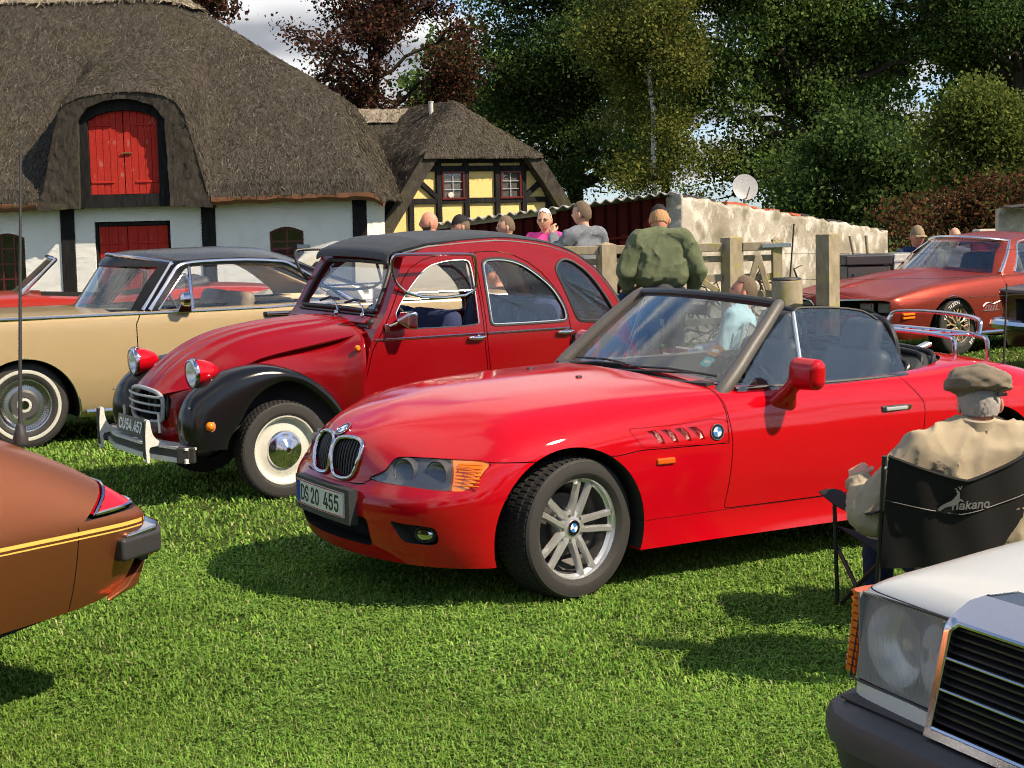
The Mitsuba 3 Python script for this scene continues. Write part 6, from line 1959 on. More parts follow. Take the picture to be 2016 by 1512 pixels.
    rf, w = cabin(car, M, poly, [(.86, .84), (1.0, .78), (1.15, .69), (1.25, .61), (1.34, .52)], .07, 'bronze_red_paint', .40, (win,), ([(-.74, .90), (.74, .90), (.57, 1.235), (0, 1.25), (-.57, 1.235)], (-1.22, .3)), ([(-.5, .98), (.5, .98), (.42, 1.2), (-.42, 1.2)], (-3.2, -2.25)), None)
    g = np.zeros((17, 6, 3))
    for i, a in enumerate(np.linspace(-1, 1, 17)):
        for j, t in enumerate(np.linspace(0, 1, 6)):
            z = .885 + t * .355
            g[i, j] = [-.77 - .43 * t + .40 * (1 - a * a), a * (float(w(0, z)) - .02), z + .06 * t * (1 - a * a) + .06 * (1 - t) * (1 - a * a)]
    ws = put('windscreen', sheet(g), 'tinted_pane', car, M=M, smooth=True)
    fr = np.vstack([g[0], g[1:-1, -1], g[-1][::-1]])
    put('frame_trim', tube(fr + [.012, 0, .01], .021, 8), 'brushed_metal', ws, M=M)
    put('door_trim', line_on(smoothpoly(np.array([(-1.0, .90), (-1.17, 1.10), (-1.29, 1.225), (-1.6, 1.25), (-1.95, 1.22)]), 24, closed=False), w, 1, .012, -.002, closed=False), 'brushed_metal', dk[0], M=M)
    for y in (.36, -.36):
        st = put('seat', soft(man(hull(np.vstack([ball(.08, c, n=2)[0] for c in ((-1.65, y + .18, .5), (-1.65, y - .18, .5), (-1.82, y + .16, 1.02), (-1.82, y - .16, 1.02))]))), .07, 4), 'leather_black', car, M=M)
    put('dashboard', rbox(-1.15, -.80, -.74, .74, .70, .89, .04), 'leather_black', car, M=M)
    for x in (.0, -2.65):
        for s in (1, -1):
            Q = M @ eul(0, 0, 0 if s > 0 else math.pi, (x + .12 * (x == 0) * 0 + .02, s * .77, .335))
            o = put('wheel', lathe([(.19, .05), (.20, .085), (.212, .09), (.206, .07), (.19, .02), (.12, .0), (.12, -.05)], 48), 'brushed_metal', car, M=Q, label='gold and silver honeycomb wheel with white lettered tyre')
            tyre(o, Q, .335, .208, .22)
            put('dish', lathe([(.185, .02), (.06, .03), (0, .03)], 32), 'black_satin', o, M=Q)
            sp = []
            for k in range(10):
                a = k * 2 * math.pi / 10
                p = lambda r, da, y: [r * math.cos(a + da), y, r * math.sin(a + da)]
                sp += [tube([p(.045, 0, .075), p(.11, .18, .068), p(.19, .02, .062)], .011, 5), tube([p(.11, .18, .068), p(.19, .42, .062)], .011, 5)]
            put('spokes', join(sp), 'gold_paint', o, M=Q)
            put('cap', lathe([(0, .092), (.035, .09), (.045, .07), (.045, .05)], 24), 'chrome', o, M=Q)
            for txt, a0 in (('RADIAL T/A', .55), ('BFG', 3.5)):
                for k, ch in enumerate(txt):
                    if ch == ' ':
                        continue
                    a = a0 + .13 * (len(txt) / 2 - k) * (1) + .3
                    tq = Q @ frame((.268 * math.cos(a), .1105, .268 * math.sin(a)), (math.sin(a), 0, -math.cos(a)), (0, 1, 0))
                    put('letter', text_on(ch, .042, .024, .003, np.eye(4)), 'ink_white', o, M=tq, smooth=False)


build_muscle_car()


# ---- burgundy coupe at the right edge: one round lamp and the end of its bumper
def build_edge_car():
    car = thing('pony_car', 'burgundy coupe with a round headlight and chrome bumper cut off by the right edge', 'car')
    M = Spot(6.0, 17.6, math.pi + math.radians(20)).M
    C = [[(.78, 0, .25), (.85, 0, .45), (.85, 0, .66), (.82, 0, .80), (.70, 0, .86)], [(.76, .5, .25), (.82, .52, .45), (.82, .52, .66), (.85, .5, .80), (.6, 0, .88)], [(.70, .80, .25), (.74, .84, .45), (.76, .84, .66), (.82, .80, .82), (.5, 0, .90)], [(.3, .84, .22), (.3, .89, .45), (.3, .89, .68), (.3, .80, .87), (.2, 0, .93)],
         [(-.6, .84, .20), (-.6, .90, .45), (-.6, .90, .70), (-.6, .82, .92), (-.6, 0, .96)], [(-2.4, .84, .22), (-2.4, .90, .48), (-2.4, .90, .72), (-2.4, .80, .94), (-2.4, 0, .96)], [(-3.4, .78, .3), (-3.5, .82, .5), (-3.5, .82, .7), (-3.4, .74, .92), (-3.4, 0, .94)], [(-3.5, 0, .3), (-3.6, 0, .5), (-3.6, 0, .7), (-3.5, 0, .88), (-3.45, 0, .93)]]
    L = Loft(C, 70, 30, (.8, .6))
    B = L.man
    for x in (0, -2.6):
        B = B - man(cyl(x, .3, .37, .5, 1.2, 40)) - man(cyl(x, .3, .37, -1.2, -.5, 40))
    for s in (1, -1):
        B = B - man(move(xf(lathe([(0, .25), (.125, .25), (.125, -.2), (0, -.2)], 36, 'x'), eul()), .72, s * .66, .655))
    B = B - man(prism([(-.48, .52), (.48, .52), (.48, .74), (-.48, .74)], 'x', .70, 1.2))
    b = skin(L, B, 'burgundy_paint', car, M)
    for s in (1, -1):
        h = put('headlight', move(lathe([(0, .045), (.04, .04), (.085, .02), (.105, .0), (.105, -.05)], 32, 'x'), .74, s * .66, .655), 'lamp_grey', car, M=M)
        put('rim', move(lathe([(.10, .0), (.105, .03), (.122, .03), (.124, -.04)], 32, 'x'), .755, s * .66, .655), 'chrome', h, M=M)
    put('front_bumper', tube(smoothpoly(np.array([[.30, .93, .48], [.62, .93, .48], [.82, .86, .48], [.90, .6, .48], [.93, 0, .48], [.90, -.6, .48], [.82, -.86, .48], [.30, -.93, .48]]), 50, closed=False), .052, 8), 'chrome', car, M=M)
    poly = [(-.7, .92), (-1.2, 1.28), (-1.4, 1.32), (-2.0, 1.30), (-2.7, .95)]
    cabin(car, M, poly, [(.9, .80), (1.1, .72), (1.25, .64), (1.34, .56)], .05, 'burgundy_paint', .3, ([(-.95, .97), (-1.25, 1.24), (-1.9, 1.24), (-2.15, .97)],), ([(-.7, .97), (.7, .97), (.58, 1.25), (-.58, 1.25)], (-1.18, .2)), None, None, edge=.1)
    simple_wheel(car, M, 0, .74, .32, .20, .18)
    simple_wheel(car, M, -2.6, .74, .32, .20, .18)


build_edge_car()


# ---- copper coupe cut off by the left edge: its tail
def build_copper():
    car = thing('copper_coupe', 'copper brown coupe with yellow pinstripes and a wedge shaped red tail light', 'car')
    O = np.array([-1.38696, 6.0, 0])
    yaw = math.pi + math.radians(55)
    M = eul(0, 0, yaw, O) @ eul(t=(0, -.80, 0))
    C = [[(-.20, 0, .43), (-.24, 0, .52), (-.27, 0, .64), (-.26, 0, .675), (-.22, 0, .71), (-.18, 0, .76), (-.15, 0, .80), (-.10, 0, .83)],
         [(-.20, .50, .43), (-.24, .53, .52), (-.265, .55, .64), (-.255, .55, .675), (-.22, .53, .71), (-.17, .46, .765), (-.13, .28, .81), (-.05, 0, .86)],
         [(-.16, .68, .43), (-.20, .72, .53), (-.225, .745, .645), (-.22, .748, .68), (-.185, .725, .725), (-.11, .62, .795), (-.05, .40, .85), (.05, 0, .91)],
         [(-.02, .72, .405), (-.04, .765, .52), (-.05, .795, .65), (-.05, .798, .688), (-.04, .765, .76), (.0, .66, .855), (.08, .42, .92), (.18, 0, .98)],
         [(.12, .725, .39), (.12, .772, .52), (.12, .80, .65), (.12, .802, .688), (.12, .77, .80), (.15, .67, .915), (.20, .42, .985), (.3, 0, 1.03)],
         [(.5, .73, .37), (.5, .775, .51), (.5, .80, .64), (.5, .802, .686), (.5, .765, .86), (.5, .68, 1.03), (.5, .42, 1.10), (.55, 0, 1.12)],
         [(1.1, .74, .30), (1.1, .78, .48), (1.1, .80, .62), (1.1, .80, .68), (1.1, .76, .88), (1.1, .66, 1.15), (1.1, .42, 1.24), (1.1, 0, 1.25)],
         [(1.9, .74, .22), (1.9, .78, .45), (1.9, .80, .60), (1.9, .80, .66), (1.9, .75, .88), (1.9, .62, 1.18), (1.9, .4, 1.27), (1.9, 0, 1.28)],
         [(2.9, .74, .2), (2.9, .78, .42), (2.9, .79, .58), (2.9, .79, .64), (2.9, .74, .80), (2.9, .60, .86), (2.9, .4, .88), (2.9, 0, .89)],
         [(3.8, .6, .3), (3.9, .64, .42), (3.92, .66, .54), (3.9, .65, .60), (3.85, .6, .68), (3.8, .5, .70), (3.75, .3, .72), (3.7, 0, .72)],
         [(3.95, 0, .3), (4.0, 0, .42), (4.03, 0, .54), (4.0, 0, .60), (3.95, 0, .66), (3.92, 0, .68), (3.9, 0, .69), (3.85, 0, .70)]]
    L = Loft(C, 130, 56, (1.0, .5))
    B = L.man
    for x in (.95, 3.2):
        B = B - man(cyl(x, .29, .36, .5, 1.2, 40)) - man(cyl(x, .29, .36, -1.2, -.5, 40))
    tl = np.array([(-.075, .822), (.058, .722), (-.165, .730), (-.18, .745)])
    cut = man(prism(tl, 'y', .35, 1.2))
    core = L.man.scale((.93, .93, .97)).translate((.02, 0, .018))
    lens = cut ^ L.man
    B = B - (cutters(off(tl, .016), .35, 1.2) - core)
    seam2 = [(.130, .38), (.133, .53), (.135, .69), (.139, .69), (.137, .53), (.134, .38)]
    B = B - cutters(seam2, .70, 1.1)
    b = skin(L, B, 'copper_paint', car, M)
    q, n = L.shade(arr(lens))
    for s in (1, -1):
        S_ = np.diag([1, s, 1, 1.0])
        v = xf((q[0], q[1]), S_)
        lt = put('tail_light', v, 'red_lens', car, M=M, normals=n * [1, s, 1])
        e = []
        for x, z in tl:
            d = np.array([x, 0, z])
            h, _, _ = L.tm.ray.intersects_location([[x, 2.0, z]], [[0, -1.0, 0]])
            e.append([x, h[:, 1].max() + .002 if len(h) else .6, z])
        e = np.array(e)
        e2 = np.vstack([np.linspace(e[i], e[(i + 1) % len(e)], 8, endpoint=False) for i in range(len(e))])
        for k in range(len(e2)):
            h, _, _ = L.tm.ray.intersects_location([[e2[k, 0], 2.0, e2[k, 2]]], [[0, -1.0, 0]])
            if len(h):
                e2[k, 1] = h[:, 1].max() + .002
        put('chrome_frame', tube(e2 * [1, s, 1], .0075, 6, closed=True), 'chrome', lt, M=M)
    # pinstripes follow the flank
    for z0, hgt in ((.668, .013), (.650, .005)):
        P = []
        for x in np.linspace(-.235, 1.8, 70):
            h, _, _ = L.tm.ray.intersects_location([[x, 2.0, z0]], [[0, -1.0, 0]])
            if len(h):
                P.append([x, h[:, 1].max() + .0015, z0])
        P = np.array(P)
        g = np.stack([P - [0, 0, hgt / 2], P + [0, 0, hgt / 2]], 1)
        put('pinstripe', sheet(g), 'yellow_stripe', b, M=M, smooth=False)
    bp = put('rear_bumper', soft(man(hull(np.vstack([ball(.016, c, n=2)[0] for c in ((-.06, .80, .555), (-.06, .80, .605), (-.25, .76, .555), (-.25, .76, .605), (-.33, .68, .555), (-.33, .68, .605), (-.36, 0, .555), (-.36, 0, .605), (-.33, -.68, .555), (-.33, -.68, .605), (-.25, -.76, .555), (-.25, -.76, .605), (-.06, -.80, .555), (-.06, -.80, .605))]))), .03, 2), 'black_plastic', car, M=M, smooth=40)
    put('chrome_top', soft(man(hull(np.vstack([ball(.008, c, n=1)[0] for c in ((-.08, .80, .625), (-.24, .765, .630), (-.32, .69, .630), (-.36, 0, .630), (-.32, -.69, .630), (-.24, -.765, .630), (-.08, -.80, .625), (-.10, .76, .640), (-.22, .73, .645), (-.30, .66, .645), (-.32, 0, .645), (-.30, -.66, .645), (-.22, -.73, .645), (-.10, -.76, .640))]))), .03, 2), 'chrome', bp, M=M, smooth=40)
    put('lamp', rbox(-.335, -.30, .60, .66, .505, .548, .008, 6), 'amber_lens', bp, M=M)
    put('lamp_body', rbox(-.30, -.25, .60, .67, .495, .55, .008, 6), 'black_plastic', bp, M=M)
    put('valance', soft(man(hull(np.vstack([ball(.006, c, n=1)[0] for c in ((-.03, .745, .405), (-.20, .70, .425), (-.29, .60, .43), (-.30, .55, .50), (-.28, .66, .495), (-.12, .735, .43))]))), .03, 1), 'copper_paint', car, M=M, smooth=40)
    put('underside', hull([[x, y, z] for x, z in ((.05, .395), (.5, .345), (.5, .38), (3.6, .19), (3.6, .3)) for y in (-.70, .70)]), 'cavity', car, M=M, smooth=False)
    fa = np.array([.16, .56, .985])
    ant = put('aerial', tube([fa, fa + [-.012, -.008, .12], fa + [-.070, -.045, .55], fa + [-.135, -.085, 1.02]], [.010, .007, .0055, .004], 8), 'black_plastic', car, M=M)
    put('aerial_foot', move(lathe([(0, .05), (.012, .045), (.020, .02), (.026, .0), (.026, -.02)], 16, 'z'), *fa), 'black_plastic', ant, M=M)
    # hatch glass
    g = np.array([[[x, y * .50, zz + .012 - .02 * abs(y) ** 3] for y in np.linspace(-1, 1, 7)] for x, zz in ((.25, 1.005), (.5, 1.105), (.8, 1.185), (1.1, 1.245))])
    put('hatch_glass', sheet(g), 'dark_glass', car, M=M, smooth=True)
    put('side_glass', pane_on([(.75, .92), (.9, 1.10), (1.9, 1.16), (2.4, .92)], lambda x, z: .762 - (z - .88) * .42 + .008, 1), 'dark_glass', car, M=M, smooth=False)
    simple_wheel(car, M, .95, .70, .30, .19, .18)
    simple_wheel(car, M, 3.2, .70, .30, .19, .18)


build_copper()


# ---- white saloon cut off by the lower right corner
def build_white_saloon():
    car = thing('white_saloon', 'white boxy saloon with a chrome radiator grille cut off by the lower right corner', 'car')
    M = eul(0, 0, math.pi + math.radians(22), (.81955, 4.2, 0)) @ eul(t=(0, .75, 0))
    C = [[(.03, 0, .26), (.05, 0, .42), (.035, 0, .56), (.0, 0, .775), (-.015, 0, .80), (-.06, 0, .835), (-.10, 0, .85), (-.16, 0, .862)],
         [(.03, .42, .26), (.05, .42, .42), (.035, .42, .56), (.0, .42, .775), (-.015, .42, .795), (-.06, .40, .825), (-.10, .25, .84), (-.2, 0, .868)],
         [(.02, .70, .26), (.035, .715, .42), (.02, .72, .56), (-.01, .715, .772), (-.03, .70, .795), (-.09, .64, .825), (-.16, .36, .855), (-.3, 0, .88)],
         [(-.06, .765, .26), (-.05, .785, .42), (-.05, .795, .56), (-.06, .79, .772), (-.10, .765, .800), (-.2, .68, .838), (-.3, .38, .87), (-.4, 0, .89)],
         [(-.5, .78, .24), (-.5, .80, .42), (-.5, .815, .56), (-.5, .81, .80), (-.5, .775, .850), (-.5, .69, .875), (-.5, .38, .90), (-.5, 0, .91)],
         [(-1.1, .78, .22), (-1.1, .80, .42), (-1.1, .82, .58), (-1.1, .815, .84), (-1.1, .77, .90), (-1.1, .69, .92), (-1.1, .38, .94), (-1.1, 0, .95)],
         [(-2.5, .78, .22), (-2.5, .80, .42), (-2.5, .82, .6), (-2.5, .815, .86), (-2.5, .77, .93), (-2.5, .69, .95), (-2.5, .38, .96), (-2.5, 0, .96)],
         [(-4.0, .76, .3), (-4.05, .78, .45), (-4.05, .79, .6), (-4.0, .78, .86), (-4.0, .74, .95), (-4.0, .66, .97), (-4.0, .38, .98), (-4.0, 0, .98)],
         [(-4.1, 0, .3), (-4.15, 0, .45), (-4.15, 0, .6), (-4.1, 0, .86), (-4.08, 0, .93), (-4.06, 0, .95), (-4.04, 0, .96), (-4.02, 0, .97)]]
    L = Loft(C, 170, 70, (.8, .5))
    B = L.man
    hl = [(.385, .572), (.755, .572), (.745, .778), (.39, .786)]
    for s in (1, -1):
        p = [(s * y, z) for y, z in hl]
        B = B - man(prism(p, 'x', -.13, .3))
        B = B - man(prism([(s * .70, .575), (s * .70, .778), (s * .9, .778), (s * .9, .575)], 'x', -.135, .3))
    B = B - man(prism([(-.39, .53), (.39, .53), (.365, .90), (-.365, .90)], 'x', -.09, .3))
    for x in (-.68, -3.3):
        B = B - man(cyl(x, .30, .36, .5, 1.2, 40)) - man(cyl(x, .30, .36, -1.2, -.5, 40))
    hood = B ^ man(prism(off([(.2, -.775), (.2, .775), (-1.05, .775), (-1.05, -.775)], -.001), 'z', .7865, 1.2))
    B = B - man(prism(off([(.2, -.775), (.2, .775), (-1.05, .775), (-1.05, -.775)], .001), 'z', .7845, 1.2))
    b = skin(L, B, 'white_paint', car, M)
    hd = skin(L, hood, 'white_paint', car, M, 'bonnet')
    for s in (1, -1):
        ys = sorted((s * .395, s * .738))
        h = put('headlight', xf(rbox(-.125, -.10, *ys, .580, .775, .008, 6), eul()), 'brushed_metal', car, M=M)
        g = np.array([[[.028 - .012 * ((abs(y) - .39) / .35) ** 2 - (z - .58) * .155 + .0012 * math.sin(y * 2 * math.pi / .0125) * (1 if .45 < abs(y) < .72 else .2), y, z] for z in (.577, .63, .69, .74, .779)] for y in np.linspace(ys[0], ys[1], 170)])
        put('glass', sheet(g), 'lamp_glass', h, M=M, smooth=True)
        put('housing', join([box(-.13, .005, *sorted((s * .736, s * .742)), .575, .78), box(-.13, .015, *sorted((s * .388, s * .394)), .575, .78), box(-.13, .01, *ys, .573, .579), box(-.13, -.005, *ys, .776, .781), box(-.075, -.070, *ys, .58, .775)]), 'lamp_grey', h, M=M, smooth=False)
        for y, r, rz in ((.615, .112, .096), (.455, .056, .085)):
            Q = frame((-.055, s * y, .672), (0, 1, 0), (1, 0, .03)) @ np.diag([1.0, rz / r, 1, 1])
            put('reflector', xf(lathe([(r, .045), (r * .93, .01), (r * .75, -.012), (r * .45, -.022), (.02, -.024), (.018, .01), (0, .012)], 36, 'z'), Q), 'brushed_metal', h, M=M)
        put('surround', tube(np.array([[.032 - (z - .58) * .155 - .012 * ((abs(y) - .39) / .35) ** 2, y, z] for y, z in [(s * a, b_) for a, b_ in hl]]), .0035, 6, closed=True), 'black_plastic', h, M=M)
        amb = []
        for k in range(11):
            z = .580 + k * .0177
            amb.append(hull([[.012 - (z - .58) * .15 + dx, s * y_, z + dz] for (dx, y_) in ((.006, .743), (.002, .785), (-.014, .810), (-.05, .822), (-.13, .824), (-.13, .76), (-.03, .745)) for dz in (.0015, .0162)] + [[-.030, s * .829, z + .009]]))
        put('indicator', join(amb), 'dark_amber_lens', h, M=M, smooth=False)
    # radiator grille: bright shell, bars and dark slats
    def gy(z):
        return .380 - (z - .54) * .055
    def gxx(z):
        return .075 - (z - .54) * .20
    out = [(-gy(.535), .535), (gy(.535), .535), (gy(.80), .80), (gy(.84) - .012, .832), (gy(.85) - .045, .848), (-gy(.85) + .045, .848), (-gy(.84) + .012, .832), (-gy(.80), .80)]
    inn = [(-gy(.555) + .022, .556), (gy(.555) - .022, .556), (gy(.78) - .020, .770), (gy(.80) - .045, .790), (-gy(.80) + .045, .790), (-gy(.78) + .020, .770)]
    fr = arr((man(prism(out, 'x', -.09, .0)) - man(prism(inn, 'x', -.2, .2))).refine_to_length(.02))
    v = fr[0].copy()
    v[:, 0] += gxx(v[:, 2]) - np.clip(v[:, 2] - .785, 0, 1) * .9
    gr = put('radiator_grille', (v, fr[1]), 'chrome', car, M=M, smooth=30)
    put('inner_frame', tube(np.array([[gxx(z) - .004, y, z] for y, z in inn]), .006, 6, closed=True), 'chrome', gr, M=M)
    for k in range(13):
        z = .566 + k * .0172
        bright = k in (4, 8)
        m_ = hull([[gxx(z) - .02 + dx, y, z + dz] for y in (-gy(z) + .022, gy(z) - .022) for dx, dz in ((.0, -.002), (.0, .003), (-.03, .008), (-.03, .0))])
        put('slat', m_, 'black_satin', gr, M=M, smooth=False)
        if bright:
            put('bright_bar', box(gxx(z) - .012, gxx(z) - .002, -gy(z) + .02, gy(z) - .02, z + .004, z + .0105, .002), 'chrome', gr, M=M, smooth=False)
    put('mesh', box(-.06, -.05, -.37, .37, .53, .80), 'cavity', gr, M=M, smooth=False)
    # bumper with a ledge
    sec = [(.045, .528), (.085, .525), (.120, .508), (.132, .482), (.134, .445), (.112, .438), (.108, .39), (.08, .30), (.03, .27), (-.05, .27), (-.05, .528)]
    path = [(0, 1.0, 0), (.60, 1.0, 0), (.70, .96, .02), (.775, .78, .07), (.812, .45, .14)]
    ring = []
    for y, k, back in path:
        ring.append([[(x * 1.0 - (0 if x < 0 else 0)) * 1 - (0 if y < .65 else back), y + (0 if y < .6 else (x * .18 if y > .7 else 0)), z] for x, z in sec])
    ring += [[[-.62, .85, z] if x > .05 else [-.62, .80, z] for x, z in sec]]
    half = np.array(ring)
    full = np.concatenate([half[::-1] * [1, -1, 1], half[1:]], 0)
    V, F = sheet(np.concatenate([full, full[:, :1]], 1))
    put('front_bumper', (V, F), 'bumper_grey', car, M=M, smooth=28)
    put('filler', box(-.02, .060, -.74, .74, .5285, .536, .002), 'black_plastic', car, M=M, smooth=False)
    poly = [(-1.0, .92), (-1.55, 1.32), (-1.75, 1.37), (-2.9, 1.36), (-3.5, .98)]
    cabin(car, M, poly, [(.9, .74), (1.1, .68), (1.3, .60), (1.38, .55)], .04, 'white_paint', .12, ([(-1.25, .98), (-1.62, 1.28), (-2.9, 1.28), (-3.2, .98)],), ([(-.64, .98), (.64, .98), (.54, 1.29), (-.54, 1.29)], (-1.5, .0)), None, None, edge=.1)
    simple_wheel(car, M, -.68, .70, .31, .20, .18)
    simple_wheel(car, M, -3.3, .70, .31, .20, .18)


build_white_saloon()

# ------------------------------------------------------------------ people
for _n, _c, _r in (('skin', (.52, .29, .20), .55), ('skin_red', (.56, .25, .17), .55), ('eye_dark', (.02, .015, .012), .3), ('lip', (.36, .11, .09), .5), ('hair_grey', (.30, .28, .26), .8), ('hair_white', (.66, .64, .60), .8), ('hair_brown', (.13, .095, .065), .8), ('hair_ginger', (.38, .22, .11), .8), ('beard_dark', (.055, .035, .025), .8),
                   ('cloth_olive', (.105, .125, .070), .9), ('cloth_beige', (.32, .27, .19), .9), ('cloth_grey', (.13, .145, .17), .9), ('cloth_pale_grey', (.36, .37, .38), .9), ('cloth_navy', (.022, .035, .085), .9), ('cloth_dark', (.035, .034, .034), .9), ('cloth_pink', (.80, .07, .32), .85), ('cloth_black', (.014, .014, .015), .85),
                   ('cloth_jeans', (.055, .058, .062), .9), ('cloth_skyblue', (.40, .60, .70), .85), ('cloth_blue', (.03, .18, .48), .85), ('cap_tweed', (.155, .130, .098), .95), ('cap_black', (.014, .014, .016), .8), ('cap_navy', (.03, .05, .11), .85), ('cap_khaki', (.22, .17, .11), .9), ('shoe', (.03, .025, .02), .7), ('green_print', (.18, .40, .10), .7)):
    mat(_n, 'principled', base_color=_c, roughness=_r, specular=0.3)


def head_mesh(n=4):
    m = trimesh.creation.icosphere(n, 1.0)
    v = np.asarray(m.vertices).copy()
    x, y, z = v.T
    sx = .074 * (1 - .22 * np.clip(-z - .1, 0, 1) ** 1.2) * (1 + .03 * np.exp(-((z + .1) / .3) ** 2))
    sy = np.where(y > 0, .094, .102) * (1 - .10 * np.clip(-z - .3, 0, 1) * (y < 0))
    X, Y, Z = x * sx, y * sy, z * .122
    f = np.clip(y, 0, 1)
    g = lambda cx, cz, a, b: np.exp(-((x - cx) / a) ** 2 - ((z - cz) / b) ** 2) * f ** 2
    Y = Y + .026 * g(0, -.16, .15, .17) + .012 * g(0, .02, .10, .22) - .010 * g(.36, .04, .2, .13) - .010 * g(-.36, .04, .2, .13) + .006 * g(0, .22, .6, .12)
    Y = Y + .012 * g(0, -.80, .30, .18) - .004 * g(0, -.48, .25, .05) + .006 * g(0, -.40, .2, .07)
    X = X * (1 + .06 * np.exp(-((z + .18) / .2) ** 2) * f)
    return np.stack([X, Y, Z], 1), np.asarray(m.faces), v


def ear(s):
    v, f = ball(1, n=2)
    v = v * [.010, .020, .033]
    v[:, 0] += .006 * np.abs(v[:, 1]) / .02
    return xf((v, f), eul(rz=s * .35, t=(s * .077, -.012, -.012)))


def hand_mesh(curl=.5, s=1, fine=False):
    """palm in the xy plane, fingers along +y, thumb on the side x = s"""
    bones, nodes = [], {'p0': (0, 0, 0, .022), 'p1': (-.028, .075, 0, .013), 'p2': (.028, .075, 0, .013), 'p3': (-.022, .01, 0, .018), 'p4': (.022, .01, 0, .018)}
    bones += [('p3', 'p1'), ('p4', 'p2'), ('p0', 'p1'), ('p0', 'p2'), ('p1', 'p2'), ('p3', 'p4'), ('p3', 'p2'), ('p4', 'p1')]
    for k, (x, L) in enumerate(((.029, .070), (.010, .080), (-.010, .075), (-.029, .058))):
        x *= s
        a, y, z = 0.0, .078, 0.0
        prev = f'f{k}0'
        nodes[prev] = (x, y, z, .0095)
        for j, q in enumerate((.45, .32, .23)):
            a += curl * (.75 if j == 0 else .85)
            y, z = y + L * q * math.cos(a), z - L * q * math.sin(a)
            nm = f'f{k}{j + 1}'
            nodes[nm] = (x * (1 + .12 * (j + 1) * (1 - curl)), y, z, .0090 - .0008 * j)
            bones.append((prev, nm))
            prev = nm
    nodes['t0'], nodes['t1'], nodes['t2'], nodes['t3'] = (s * .020, .012, -.004, .014), (s * .046, .035, -.014, .0115), (s * .054, .062, -.024, .0100), (s * .050, .084, -.036, .0090)
    bones += [('t0', 't1'), ('t1', 't2'), ('t2', 't3')]
    return soft(chain(nodes, bones, 8 if fine else 6), .006 if fine else .012, 5)


STAND = dict(hip=(.095, 0, .93), knee=(.10, .025, .50), ankle=(.10, -.02, .09), toe=(.115, .15, .035), pelvis=(0, 0, .98), waist=(0, -.005, 1.12), chest=(0, .005, 1.32), shoulder=(.19, -.01, 1.445), elbow=(.25, -.03, 1.16), wrist=(.25, .07, .93), neck=(0, -.012, 1.50), head=(0, .03, 1.655))


def rid_(q, sd):
    return (1 - np.abs(2 * meshkit.noise(q, sd) - 1)) ** 2


